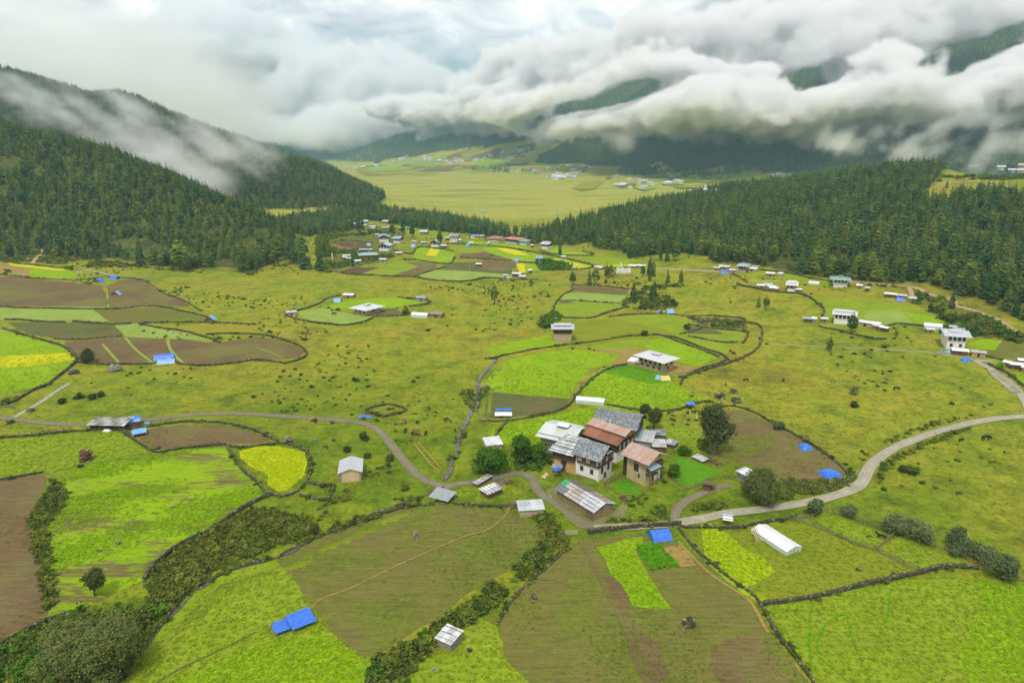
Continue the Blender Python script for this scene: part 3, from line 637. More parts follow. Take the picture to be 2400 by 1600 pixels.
# ------------------------------------------------------------------ fields
FIELDS = [  # kind, crop frame, outline, level
 ('brown','F',[(-60,1105),(0,1100),(100,1090),(112,1108),(88,1150),(78,1200),(95,1260),(102,1310),(110,1360),(114,1410),(60,1440),(-60,1500)],0),
 ('patchy','F',[(135,1092),(200,1072),(350,1045),(400,1032),(518,1028),(530,1050),(560,1082),(605,1125),(612,1135),(560,1165),(500,1200),(450,1225),(400,1255),(350,1300),(325,1330),(250,1372),(175,1402),(125,1405),(115,1350),(105,1280),(97,1220),(118,1175),(148,1150),(135,1115)],0),
 ('green','F',[(-60,1010),(60,1005),(150,997),(270,990),(290,1003),(350,1042),(200,1070),(80,1087),(-60,1105)],0),
 ('brown','F',[(303,993),(345,986),(400,977),(500,975),(560,985),(600,1000),(625,1012),(590,1018),(520,1020),(450,1025),(400,1030),(360,1030),(330,1015)],0),
 ('yellow','F',[(550,1036),(590,1025),(640,1025),(700,1040),(701,1060),(698,1090),(680,1110),(660,1125),(640,1128),(617,1112),(612,1090),(572,1070),(556,1055)],0),
 ('olive','F',[(635,1290),(700,1250),(760,1225),(850,1195),(900,1175),(960,1160),(1060,1166),(1170,1166),(1220,1202),(1245,1240),(1235,1262),(1190,1290),(1150,1320),(1110,1345),(1060,1370),(1030,1395),(1000,1420),(960,1440),(900,1480),(860,1510),(820,1500),(770,1460),(740,1420),(720,1395),(690,1350),(665,1320)],0),
 ('green','F',[(635,1290),(665,1320),(690,1350),(700,1400),(740,1430),(770,1460),(820,1500),(855,1518),(800,1640),(230,1640),(330,1500),(390,1410),(440,1355),(500,1325),(560,1300)],0),
 ('lime','F',[(395,1568),(440,1552),(520,1515),(600,1478),(690,1455),(760,1455),(820,1500),(855,1518),(800,1640),(330,1640)],1),
 ('green','F',[(870,1600),(960,1525),(1010,1490),(1060,1450),(1110,1420),(1138,1440),(1150,1500),(1190,1540),(1250,1600),(1240,1640),(830,1640)],0),
 ('olive','F',[(1300,1255),(1350,1240),(1480,1225),(1480,1240),(1560,1240),(1600,1275),(1660,1320),(1735,1385),(1760,1430),(1800,1490),(1900,1620),(1260,1620),(1160,1510),(1145,1450),(1150,1410),(1180,1370),(1240,1320)],0),
 ('lime','d7',[(780,330),(1000,262),(1180,222),(1190,300),(1120,340),(1200,450),(1250,560),(1350,740),(1450,880),(1300,890),(1120,860),(1080,800),(1000,650),(900,560),(860,430)],1),
 ('brown','d7',[(830,600),(900,580),(1000,660),(1080,810),(1100,980),(1200,1100),(1330,1200),(1400,1350),(1450,1500),(1300,1600),(1250,1500),(1120,1150),(1000,900)],1),
 ('brown','d7',[(1820,1250),(2000,1150),(2250,1100),(2352,1250),(2600,1650),(2000,1650),(1850,1450)],1),
 ('tan','d7',[(1390,320),(1540,290),(1620,370),(1700,485),(1530,500),(1450,400)],1),
 ('green','F',[(1762,1395),(1850,1375),(1950,1355),(2050,1335),(2150,1327),(2250,1327),(2420,1345),(2420,1640),(1925,1640),(1875,1568),(1810,1480)],0),
 ('lime','d8',[(1990,700),(2352,720),(2500,740),(2500,1600),(1900,1600),(1850,1350),(1900,1150),(1990,900)],1),
 ('meadow','F',[(1575,1235),(1620,1228),(1700,1222),(1740,1192),(1850,1200),(1950,1245),(2050,1285),(2110,1310),(2080,1322),(1950,1350),(1860,1368),(1758,1382),(1700,1340),(1650,1300)],0),
 ('yellow_green','d8',[(-200,230),(-40,300),(80,400),(200,490),(320,540),(390,640),(250,730),(150,760),(350,862),(260,875),(120,790),(0,695),(-150,560)],1),
 ('green','F',[(1868,1192),(1920,1187),(2030,1227),(2028,1245),(1995,1247),(1950,1235)],0),
 ('green','F',[(2000,1252),(2032,1245),(2060,1232),(2160,1270),(2255,1312),(2190,1308),(2110,1303)],0),
 ('lime','F',[(1122,985),(1200,966),(1260,955),(1345,937),(1400,930),(1450,945),(1480,960),(1420,975),(1350,985),(1300,1040),(1240,1050),(1180,1020),(1122,1020)],0),
 ('olive_dark','F',[(1098,907),(1120,902),(1230,910),(1310,917),(1300,932),(1250,950),(1150,960),(1098,960)],0),
 ('lime','F',[(1118,872),(1148,838),(1200,817),(1300,802),(1430,812),(1400,835),(1350,850),(1322,880),(1307,915),(1230,909),(1120,900)],0),
 ('green','F',[(1340,798),(1400,785),(1480,778),(1490,790),(1450,815),(1430,812)],0),
 ('tan','F',[(1360,806),(1440,800),(1500,806),(1560,840),(1620,848),(1560,856),(1540,862),(1440,836),(1405,836),(1430,814)],1),
 ('lime','F',[(1478,795),(1500,780),(1545,777),(1600,795),(1650,823),(1600,842),(1545,830),(1500,808)],2),
 ('lime','F',[(1350,865),(1400,842),(1450,838),(1520,862),(1560,885),(1615,917),(1560,940),(1450,935),(1345,925),(1322,915),(1340,885)],0),
 ('deep','F',[(1405,843),(1450,838),(1500,850),(1550,866),(1535,878),(1500,882),(1440,868),(1390,856)],1),
 ('lime','F',[(1115,802),(1180,785),(1262,770),(1290,780),(1300,792),(1200,807),(1140,822)],0),
 ('meadow','F',[(1305,742),(1400,731),(1480,747),(1560,768),(1470,777),(1380,787),(1300,790)],0),
 ('green','F',[(1400,727),(1530,723),(1612,746),(1560,766),(1480,746)],0),
 ('brown','c4',[(550,675),(700,668),(1070,700),(1060,750),(800,735),(560,712)],0),
 ('pale','c4',[(480,735),(620,728),(1060,752),(1005,822),(700,812),(450,802)],0),
 ('green','c4',[(430,805),(560,803),(1005,826),(1005,870),(850,935),(600,952),(430,930),(400,860)],0),
 ('brown','c4',[(450,805),(560,803),(550,825),(430,832)],1),
 ('scrub','c4',[(1640,950),(2130,968),(2125,1070),(1850,1050),(1660,1000)],0),
 ('green','c4',[(1650,1042),(2150,1102),(2110,1170),(1900,1185),(1600,1105)],0),
 ('olive_dark','c4',[(1650,1042),(1850,1064),(1960,1110),(1700,1110),(1610,1100)],1),
 ('green','c4',[(1440,1120),(1620,1125),(1900,1190),(2000,1205),(1990,1290),(1900,1300),(1650,1200)],0),
 ('brown','F',[(1655,946),(1700,942),(1760,965),(1850,1010),(1930,1070),(1944,1092),(1900,1108),(1800,1105),(1760,1090),(1735,1070),(1650,1050),(1635,1020),(1640,980)],0),
 ('olive','c8',[(330,500),(600,490),(640,560),(500,640),(330,660),(240,620),(250,560)],1),
 ('deep','F',[(1552,1048),(1600,1058),(1650,1085),(1640,1092),(1600,1115),(1548,1112)],0),
 ('green','F',[(1515,985),(1590,985),(1625,1005),(1600,1038),(1550,1035),(1520,1010)],0),
 ('deep','c1',[(1310,930),(1400,870),(1450,880),(1560,960),(1590,1010),(1420,1010)],0),
 ('brown','c2',[(-200,590),(100,582),(700,642),(930,662),(970,742),(990,862),(300,852),(-200,835)],0),
 ('pale','c2',[(330,717),(990,737),(1000,880),(300,850)],1),
 ('brown','c2',[(990,662),(1100,622),(1290,612),(1500,742),(1700,802),(1740,852),(1500,850),(1280,850),(1000,880)],0),
 ('olive','c2',[(1010,740),(1270,738),(1310,850),(1010,868)],1),
 ('pale','c2',[(-200,872),(850,882),(1000,990),(700,1000),(60,980),(-200,970)],0),
 ('olive','c2',[(850,882),(1500,862),(1900,962),(1980,1000),(1290,1012),(1000,1000)],0),
 ('olive_dark','c2',[(60,1002),(1000,1012),(1250,1022),(1100,1130),(500,1152),(250,1102)],0),
 ('pale','c2',[(1050,1032),(1290,1012),(1700,1092),(1940,1162),(1500,1152),(1150,1132)],1),
 ('brown','c2',[(580,1182),(1100,1132),(1600,1152),(2000,1192),(2352,1132),(2510,1160),(2720,1220),(2800,1260),(2760,1330),(2500,1350),(2352,1340),(1900,1392),(1600,1370),(900,1382),(720,1352),(640,1252)],0),
 ('lime','c2',[(-200,1010),(80,1082),(500,1202),(610,1222),(690,1332),(600,1452),(420,1568),(150,1640),(-200,1720)],0),
 ('yellow','c2',[(-200,1318),(200,1305),(660,1280),(688,1345),(300,1400),(-200,1440)],1),
 ('lime','c2',[(-200,440),(0,452),(640,522),(708,562),(690,608),(270,592),(0,560),(-200,540)],0),
 ('tan','c2',[(-200,450),(20,462),(270,512),(268,586),(0,545),(-200,525)],1),
 ('yellow','c2',[(60,458),(640,522),(560,530),(100,480)],2),
 ('ochre','c2',[(1430,1032),(2352,1032),(2360,1102),(1900,1112),(1600,1070)],0),
 ('pale','c3',[(370,1102),(600,1062),(1060,1152),(1000,1202),(800,1222),(500,1192)],0),
 ('lime','c3',[(610,1052),(860,992),(1270,967),(1540,1012),(1270,1062),(1000,1082),(700,1072)],0),
 ('olive_dark','c3',[(1100,1072),(1280,1072),(1390,1132),(1100,1152)],0),
 ('dark_brown','c3',[(750,732),(900,692),(1140,692),(970,752)],0),
 ('green','c3',[(970,752),(1140,692),(1400,622),(1670,652),(1640,702),(1400,780),(1150,770)],0),
 ('brown','c3',[(1360,640),(1670,652),(1640,702),(1400,778),(1250,770),(1440,705),(1500,690)],1),
 ('olive_dark','c3',[(1480,772),(1700,705),(1800,650),(2100,640),(2352,680),(2352,800),(2150,782),(1830,820),(1600,812)],0),
 ('pale','c3',[(1480,772),(1650,715),(1900,725),(2352,760),(2352,800),(2150,788),(1830,822),(1600,812)],1),
 ('brown','f2',[(1020,700),(1640,740),(1640,850),(1400,900),(1050,880),(1000,780)],1),
 ('lime','c3',[(1450,612),(1480,502),(1830,552),(1790,662)],0),
 ('yellow','c3',[(1560,582),(1600,520),(1690,532),(1650,592)],1),
 ('tan','c3',[(1550,585),(1650,592),(1620,608),(1545,600)],2),
 ('green','f2',[(350,425),(750,450),(1050,530),(1200,590),(900,580),(650,570),(500,520)],0),
 ('brown','f2',[(640,575),(900,575),(1080,545),(1230,600),(1560,690),(1580,715),(1000,680),(620,650)],1),
 ('rust','c3',[(650,500),(740,480),(900,522),(750,572),(650,560)],0),
 ('dark_brown','c3',[(720,482),(850,457),(1040,482),(1000,532),(900,522)],1),
 ('green','c3',[(1280,302),(1600,345),(1900,395),(1850,432),(1500,422),(1390,382)],0),
 ('lime','f2',[(750,335),(1170,380),(1700,430),(1970,520),(1700,500),(1250,450),(760,400)],0),
 ('lime','f2',[(1000,455),(1260,470),(1860,560),(2352,650),(2352,740),(1700,740),(1300,640),(1100,560)],0),
 ('yellow','f2',[(1265,472),(1480,490),(1700,530),(1890,625),(1600,600),(1420,550)],1),
 ('yellow','f2',[(1645,765),(1800,765),(1820,930),(1700,940)],1),
 ('lime','f2',[(1805,768),(2010,775),(2040,900),(1825,932)],1),
 ('yellow','f2',[(700,265),(940,305),(950,325),(760,300)],1),
 ('yellow_green','c4',[(280,432),(400,410),(520,435),(740,490),(600,512),(480,500)],0),
 ('yellow','c4',[(310,430),(520,440),(690,480),(560,485),(430,460)],1),
 ('lime','c4',[(350,330),(400,312),(520,320),(720,380),(400,380),(270,345)],0),
 ('tan','c4',[(440,316),(520,320),(660,352),(560,352)],1),
 ('green','c4',[(400,392),(1000,392),(1230,440),(850,478),(700,450)],0),
 ('yellow_green','c4',[(830,490),(950,465),(1230,470),(1225,492)],1),
 ('green','f3',[(480,335),(700,295),(1300,290),(1440,320),(1280,370),(1000,365),(600,370)],0),
 ('green','f3',[(1370,345),(1600,350),(1900,410),(2250,470),(2400,500),(2352,560),(2000,560),(1640,500),(1360,440)],0),
 ('pale','f3',[(690,440),(1350,440),(1350,480),(800,485)],0),
 ('ochre','f3',[(560,495),(800,490),(1350,490),(1640,560),(1900,600),(2352,640),(2352,700),(1760,680),(1300,650),(900,580),(700,560)],0),
 ('green','c5',[(330,735),(520,770),(900,790),(1350,850),(1480,920),(1640,990),(1690,1040),(1400,1030),(1190,1010),(1100,1040),(900,1040),(800,1010),(590,990),(540,980),(525,900),(400,790)],0),
 ('ochre','c5',[(250,660),(560,690),(900,770),(1340,850),(1300,830),(880,790),(400,770)],1),
 ('pale','c5',[(900,892),(1230,902),(1330,1012),(1100,1030),(890,962)],1),
 ('lime','c5',[(1230,902),(1480,935),(1640,1000),(1400,1010)],1),
 ('meadow','c5',[(520,1052),(700,1032),(1000,1082),(1150,1140),(1000,1152),(800,1112)],0),
 ('lime','c5',[(1840,1192),(1980,1150),(2160,1175),(2090,1255),(1860,1240)],0),
 ('olive','c5',[(2160,1175),(2500,1215),(2500,1375),(1950,1290),(1870,1245),(2090,1257)],0),
 ('lime','e7',[(2030,1025),(2420,1040),(2420,1400),(2352,1330),(2100,1080)],0),
 ('ochre','d4',[(1700,400),(1830,330),(2100,345),(2200,385),(2100,400),(1960,398),(1830,480),(1790,450)],0),
 ('lime','f5',[(2000,1150),(2100,1105),(2200,1090),(2150,1150),(2020,1180)],1),
]
def dots(name, polys, kind):
    pass
for k, (kind, c, pts, lv) in enumerate(FIELDS):
    poly = gpoly(c, pts); cy = sum(p.y for p in poly) / len(poly)
    sheet('field', poly, crop_material(kind), .05 + .045 * lv + (cy > 500) * .08 + (cy > 900) * .15 * (1 + lv), rough=.6 if lv else .9)
# far crop patches on the village slopes across the valley
rr = random.Random(4)
for k in range(104):
    u = rr.uniform(880, 1640); t = rr.random()
    if k < 72: X = rr.uniform(860, 1300); t0 = 390 - (X - 860) * .125; Y = rr.uniform(t0, 412 - (X - 860) * .02)
    else: X = rr.uniform(1560, 1860); Y = rr.uniform(388, 440) if X > 1650 else rr.uniform(415, 440)
    p = G(X, Y); s = p.y / 1600.0 * rr.uniform(18, 40); a = rr.uniform(-.15, .5); dy = rr.uniform(.8, 1.6)
    q = [(p.x - s, p.y - s * dy), (p.x + s * .9, p.y - s * dy * rr.uniform(.7, 1.1)), (p.x + s * 1.1, p.y + s * dy), (p.x - s * .8, p.y + s * dy * rr.uniform(.7, 1.1))]
    if forest_q([x for x, y in q], [y for x, y in q]).any(): continue
    sheet('field', q, crop_material(rr.choice(['lime', 'lime', 'green', 'green', 'pale', 'brown', 'ochre', 'tan'])), .8 + .02 * k, rough=3, step=p.y / 60)
for c, pts, kd in [('d2', [(740,830),(820,795),(960,785),(870,810),(790,835)], 'lime'), ('d2', [(1075,835),(1100,815),(1200,805),(1190,822),(1130,840)], 'lime'), ('d2', [(600,820),(650,800),(740,800),(700,815)], 'lime'), ('d2', [(720,890),(900,888),(925,905),(870,915),(780,905)], 'lime'), ('d2', [(560,865),(650,845),(660,868),(600,880)], 'lime'), ('d2', [(960,870),(1050,862),(1060,880),(970,885)], 'dark_brown'), ('d2', [(490,850),(570,845),(570,858),(500,865)], 'brown'), ('d2', [(1000,775),(1130,765),(1125,785),(1020,795)], 'meadow'), ('d2', [(280,868),(330,835),(420,835),(380,870),(320,878)], 'ochre')]:
    sheet('field', gpoly(c, pts), crop_material(kd), 2.2, rough=3, step=45)
sheet('farmyard_mud', gpoly('c1', [(700,960),(800,940),(830,1020),(1000,1150),(1120,1260),(1350,1150),(1400,1080),(1450,1130),(1430,1230),(1300,1250),(1150,1320),(1000,1320),(850,1180),(720,1050)]), RM_MUD(), .10, rough=1.2)
def field_marks():
    """worn foot tracks and furrow lines across the crops"""
    for nm, c, pts, w, m in [
      ('footpath','d6',[(510,885),(560,810),(700,760),(900,690),(1100,585),(1300,490),(1500,400),(1750,290),(1950,210),(2100,180),(2200,120),(2310,20),(2330,-60)],.55,'tan'),
      ('footpath','d7',[(610,270),(700,400),(790,580),(900,780),(1000,980),(1080,1180),(1150,1380),(1240,1580)],1.1,'brown'),
      ('footpath','c3',[(0,1430),(150,1480),(260,1525)],.8,'pale'),
      ('footpath','c2',[(1150,1140),(1250,1260),(1400,1370)],1.3,'pale'), ('footpath','c2',[(940,1200),(1020,1290),(1090,1370)],1.3,'pale'), ('footpath','c2',[(1540,1160),(1560,1250),(1640,1340),(1690,1385)],1.6,'pale'),
      ('footpath','c8',[(690,805),(820,795),(960,785)],.6,'tan'), ('footpath','d8',[(690,880),(665,1000),(660,1200),(680,1500)],.4,'deep'), ('footpath','d8',[(950,960),(800,1030),(740,1150),(715,1200),(740,1320),(850,1400),(960,1500)],.4,'deep'), ('footpath','d8',[(960,980),(970,1100),(1050,1300),(1150,1520)],.35,'deep'), ('footpath','d8',[(1310,760),(1285,900),(1280,1000)],.35,'deep'),
      ('footpath','d5',[(1440,1568),(1700,1410),(2000,1280),(2352,1100)],.5,'olive_dark'), ('footpath','c6',[(500,800),(800,735),(1000,700),(1200,655),(1390,630)],.7,'deep'),
      ('footpath','c7',[(1650,545),(1720,640),(1830,770),(1870,795)],.7,'tan'), ('footpath','c7',[(1690,535),(1760,620),(1870,745),(1900,780)],.6,'tan'), ('footpath','d7',[(1530,270),(1620,370),(1800,560),(2000,690),(2180,800),(2260,940),(2352,1110)],.9,'tan')]:
        ribbon(nm, smooth_line(gpoly(c, pts)), w, crop_material(m), .19, cross=3, wob=.15)
field_marks()
# ------------------------------------------------------------------ stream
def stream():
    b = NB('stream_water'); n = b.noise(.8, 4, .7)
    c = b.ramp(n, [(.42, (.05, .045, .03)), (.60, (.11, .10, .065)), (.72, (.40, .40, .36))]); m = b.finish(c, .12, n, .6, .1, .6)  # palest stop paints white glints into the water colour
    ribbon('stream', smooth_line([(p.x, p.y) for p in [G(*q) for q in STREAM]]), 1.5, m, .4, cross=5, wob=.9)
    ribbon('stream_upper_reach', smooth_line([(p.x, p.y) for p in [G(*q) for q in STREAM_UP]]), 1.6, m, .4, cross=4, wob=.6)
    ribbon('stream_lower_reach', smooth_line([(p.x, p.y) for p in [G(*q) for q in RAVINE]]), .6, m, .25, cross=3, wob=.5)
stream()
# ponds in the marsh
for X, Y, s in [(1131,496,26),(1192,480,16),(1205,481,14),(1150,477,10),(1165,462,8),(1112,458,8),(1180,476,9),(1014,446,9),(1125,456,6),(1140,475,7),(1218,480,7)]:
    p = G(X, Y); w = s * p.y / 1600 * .5
    q = [(p.x + w * math.cos(a) * rr.uniform(.8, 1.2), p.y + w * 1.1 * math.sin(a) * rr.uniform(.8, 1.2)) for a in np.linspace(0, 6.283, 11)[:-1]]
    sheet('pond', q, flatmat('pond_water', (.5, .52, .5), .08, .1, .02, spec=.6), .5, rough=0, step=30)
# ------------------------------------------------------------------ plants
def leaf_material(key, lo, hi, tip=None, trans=.25, k=1.0):
    if key in MATS: return MATS[key]
    lo, hi = tuple(c * k for c in lo), tuple(c * k for c in hi); tip = tuple(c * k for c in tip) if tip else None
    b = NB(key); oi = b.N('ShaderNodeObjectInfo'); n = b.noise(1.1, 2, .6); f = b.math('ADD', b.math('MULTIPLY', oi.outputs['Random'], .62), b.math('MULTIPLY', n, .38))
    st = [(.15, lo), (.8, hi)] + ([(.97, tip)] if tip else [])
    c = b.ramp(f, st)
    d = b.N('ShaderNodeBsdfDiffuse'); b.L(c, d.inputs[0]); t = b.N('ShaderNodeBsdfTranslucent'); b.L(c, t.inputs[0])
    m = b.N('ShaderNodeMixShader'); m.inputs[0].default_value = trans; b.L(d.outputs[0], m.inputs[1]); b.L(t.outputs[0], m.inputs[2]); b.L(m.outputs[0], b.out.inputs['Surface'])
    MATS[key] = b.m; return b.m
BARK = flatmat('bark', (.085, .062, .045), .95, .3, 2)
PALE_BARK = flatmat('pale_bark', (.27, .245, .19), .95, .25, 2)
M_PINE = leaf_material('pine_needles', (.056, .125, .032), (.235, .310, .058), (.380, .390, .095))
M_FIR = leaf_material('dark_needles', (.040, .115, .046), (.135, .235, .070))
M_HAZED = leaf_material('haze_blued_needles', (.045, .130, .090), (.130, .260, .150))  # far needles: lightening against cloud shade and hazy blue painted into the colour
M_SHRUB = leaf_material('shrub_leaves', (.070, .112, .020), (.200, .235, .038), (.400, .370, .110))
M_DARKSHRUB = leaf_material('dark_shrub_leaves', (.044, .076, .020), (.115, .140, .036))
M_LUSH = leaf_material('lush_leaves', (.050, .125, .016), (.125, .245, .028))
M_WILLOW = leaf_material('willow_leaves', (.105, .155, .060), (.220, .270, .110))
M_CYP = leaf_material('cypress_leaves', (.042, .070, .024), (.115, .140, .046))
M_FINE = leaf_material('fine_leaves', (.085, .120, .032), (.185, .220, .062))
M_TUFT = leaf_material('crop_leaves', (.200, .370, .008), (.330, .500, .016), trans=.4)
M_DTUFT = leaf_material('deep_leaves', (.085, .260, .008), (.170, .420, .014), trans=.4)
M_YTUFT = leaf_material('mustard_leaves', (.330, .500, .008), (.560, .660, .012), trans=.3)
M_GTUFT = leaf_material('grass_leaves', (.200, .290, .016), (.340, .400, .036), trans=.4)
M_OTUFT = leaf_material('dry_leaves', (.130, .120, .020), (.220, .190, .045), trans=.3)
def quads_mesh(name, C, U, Vv, mats, midx=None, extra=None):
    """leaf quads: centres C, half axes U and V"""
    n = len(C); P = np.concatenate([C - U - Vv, C + U - Vv, C + U + Vv, C - U + Vv]).reshape(4, n, 3).transpose(1, 0, 2).reshape(-1, 3)
    F = np.arange(4 * n).reshape(n, 4)
    return np_mesh(name, P, F, mats)
def rand_dirs(n, rg):
    v = rg.normal(size=(n, 3)); return v / np.linalg.norm(v, axis=1, keepdims=True)
def leaf_cloud(name, blobs, n, size, mat, seed, hollow=.55, aspect=1.6, up=.3):
    """leaf-sized faces spread through the outer shells of several lobes (x,y,z,rx,ry,rz)"""
    rg = np.random.default_rng(seed); B = np.array(blobs, float); w = (B[:, 3] * B[:, 4] + B[:, 4] * B[:, 5]) ; w /= w.sum()
    m0 = max(8, n // 11); k = rg.choice(len(B), m0, p=w); d = rand_dirs(m0, rg); r = hollow + (1.12 - hollow) * rg.random(m0) ** .7
    r *= 1 + .22 * np.sin(d[:, 0] * 5 + k) * np.cos(d[:, 1] * 6 + k * 2) + .13 * rg.normal(size=m0)
    C = B[k, :3] + d * B[k, 3:6] * r[:, None]; j = rg.integers(0, m0, n); C = C[j] + rg.normal(size=(n, 3)) * size * np.array([1.25, 1.25, .75]) * min(1.6, .7 + n / 9000); d = d[j]
    keep = C[:, 2] > .05; C = C[keep]; d = d[keep]; m = len(C)
    nn = d + rand_dirs(m, rg) * .9 + np.array([0, 0, up]); nn /= np.linalg.norm(nn, axis=1, keepdims=True)
    a = np.cross(nn, rand_dirs(m, rg)); a /= np.linalg.norm(a, axis=1, keepdims=True); b = np.cross(nn, a)
    s = size * (.6 + .8 * rg.random(m))[:, None]
    return quads_mesh(name, C, a * s * .5 * aspect ** .5, b * s * .5 / aspect ** .5, [mat])
def tube(V, F, pts, radii, sides=6):
    base = len(V)
    for i, (p, r) in enumerate(zip(pts, radii)):
        q = Vector(pts[min(i + 1, len(pts) - 1)]) - Vector(pts[max(i - 1, 0)])
        q = q.normalized() if q.length > 1e-6 else Vector((0, 0, 1)); a = q.orthogonal().normalized(); b = q.cross(a)
        for k in range(sides):
            t = 2 * math.pi * k / sides; V.append(tuple(Vector(p) + a * (r * math.cos(t)) + b * (r * math.sin(t))))
    for i in range(len(pts) - 1):
        for k in range(sides):
            k2 = (k + 1) % sides; F.append((base + i * sides + k, base + i * sides + k2, base + (i + 1) * sides + k2, base + (i + 1) * sides + k))
def trunk_mesh(name, h, r, seed=0, mat=None, lean=.04):
    rr = random.Random(seed); V = []; F = []; pts = []; x = y = 0
    for i in range(6):
        pts.append((x, y, h * i / 5)); x += rr.uniform(-lean, lean) * h / 5; y += rr.uniform(-lean, lean) * h / 5
    tube(V, F, pts, [r * 1.25, r, r * .8, r * .6, r * .35, r * .1], 6)
    me = bpy.data.meshes.new(name); me.from_pydata(V, [], F); me.materials.append(mat or BARK); return me
def conifer_crown(name, h, rad, base, seed, mat, tiers=11, per=9, droop=.25, ragged=.3, round_=.0, merge_trunk=False):
    rr = random.Random(seed); V = []; F = []; MI = []
    for t in range(tiers):
        f = t / (tiers - 1); z = base * h + (h * .97 - base * h) * f
        env = (1 - f) ** .85 * (1 - round_) + round_ * math.sin(min(1, f * 1.15 + .12) * math.pi) ** .6
        R = rad * max(.07, env); n = max(4, int(per * (1 - .45 * f))); off = rr.random() * 6.28
        for k in range(n):
            if rr.random() < .07: continue
            a = off + 6.283 * k / n + rr.uniform(-.3, .3); L = R * rr.uniform(1 - ragged, 1 + ragged * .5); w = L * rr.uniform(.36, .55) + .12
            zz = z + rr.uniform(-.5, .5) * h / tiers; dz = -droop * L * rr.uniform(.4, 1.4)
            ca, sa = math.cos(a), math.sin(a); u = .12 * L + .1; tw = rr.uniform(-.3, .3) * w
            p0 = (ca * L * .05, sa * L * .05, zz + .06 * L)
            p1 = (ca * L * .62 - sa * w, sa * L * .62 + ca * w, zz + dz * .55 + u * .3 + tw)
            p2 = (ca * L, sa * L, zz + dz)
            p3 = (ca * L * .62 + sa * w, sa * L * .62 - ca * w, zz + dz * .55 + u * .3 - tw)
            b = len(V); V += [p0, p1, p2, p3]; F += [(b, b + 1, b + 2), (b, b + 2, b + 3)]
            q0 = (ca * L * .15, sa * L * .15, zz - .05 * h / tiers); q1 = (ca * L * .8, sa * L * .8, zz + dz * .7 - .8 * h / tiers); q2 = (ca * L * .9, sa * L * .9, zz + dz * .6 + .18 * L)
            b = len(V); V += [q0, q1, q2]; F += [(b, b + 1, b + 2)]
    b = len(V); V += [(rad * .06, 0, h * .9), (-rad * .05, rad * .05, h * .9), (-rad * .04, -rad * .06, h * .9), (0, 0, h)]; F += [(b, b + 1, b + 3), (b + 1, b + 2, b + 3), (b + 2, b, b + 3)]
    MI = [0] * len(F)
    if merge_trunk:
        T0 = len(F); tube(V, F, [(0, 0, 0), (0, 0, h * .5), (0, 0, h * .85)], [h * .018, h * .013, h * .005], 4); MI += [1] * (len(F) - T0)
    me = bpy.data.meshes.new(name); me.from_pydata(V, [], F); me.materials.append(mat); me.materials.append(BARK); me.polygons.foreach_set('material_index', MI); return me
TREE_KINDS = []   # (crown mesh, trunk mesh)
for k in range(7):
    h = 17; s = 100 + k
    TREE_KINDS.append((conifer_crown('pine_crown', h, [3.4,3.9,3.0,4.3,3.6,2.7,4.0][k], [.16,.24,.1,.3,.2,.12,.36][k], s, M_PINE if k not in (2, 5) else M_FIR, tiers=[12,11,13,10,11,13,9][k], per=[10,10,9,11,10,9,11][k], round_=[.15,.5,.1,.85,.45,.25,.95][k], ragged=.35), trunk_mesh('pine_trunk', h * .95, .26, s)))
FAR_PROTOS = [conifer_crown('tree', 17, [3.6,4.0,3.1,4.2,3.4,2.8][k], [.12,.2,.08,.25,.2,.1][k], 200 + k, M_PINE if k % 3 else M_FIR, tiers=8, per=7, round_=[.2,.6,.1,.9,.5,.35][k], merge_trunk=True, ragged=.35) for k in range(6)]
FARTHEST = [conifer_crown('tree', 17, [4.2,4.6,3.6,4.8][k], .05, 300 + k, M_HAZED if k % 2 else M_FIR, tiers=4, per=5, round_=[0,.5,.1,.8][k], ragged=.3) for k in range(4)]
def plant_tree(k, p, s, rz, label, group, name='pine_tree', cat='tree'):
    cr, tk = TREE_KINDS[k]; e = empty(name, (p[0], p[1], h1(p[0], p[1]) - .15), rz); e.scale = (s, s, s)
    tag(e, label, cat, group)
    link('crown', cr, e); link('trunk', tk, e); return e
def jgrid(x0, x1, y0, y1, sp, rg):
    gx, gy = np.meshgrid(np.arange(x0, x1, sp), np.arange(y0, y1, sp)); gx = gx.ravel(); gy = gy.ravel()
    return gx + rg.uniform(-.48, .48, gx.size) * sp, gy + rg.uniform(-.48, .48, gx.size) * sp
def in_view(x, y, m=60): return np.abs(x) < .80 * y + m
LMK = [(c, u, v, t) for c, u, v, t in [('c5',660,640,'behind the green-roofed house'),('c5',250,520,'near the corner of the right-hand fields'),('c5',1050,640,'above the straight forest-edge road'),('c5',1400,650,'above the fork of the hillside road'),('c5',1750,740,'above the orange road cutting'),('c5',2250,950,'above the last bend of the hillside road'),('f3',550,150,'behind the stone farmhouse group'),('f3',1000,230,'beyond the brown garden plot'),('c4',1480,400,'beside the broad clump above the village road'),('c4',900,300,'in the belt beyond the prayer flags'),('c4',400,270,'in the belt beyond the right end of the village'),('c3',1700,350,'in the belt beyond the red-roofed houses'),('c3',1000,260,'in the belt above the left village houses'),('c3',430,650,'at the outer tip of the left-hand woods'),('c3',100,650,'at the meadow foot of the left-hand woods'),('c2',1600,480,'above the speckled pasture on the left'),('c2',1000,400,'above the blue tents on the left'),('c2',350,350,'beside the orange forest track'),('c2',-50,380,'at the left end of the wood edge')]]
LMK = [(g(c, u, v), t) for c, u, v, t in LMK]
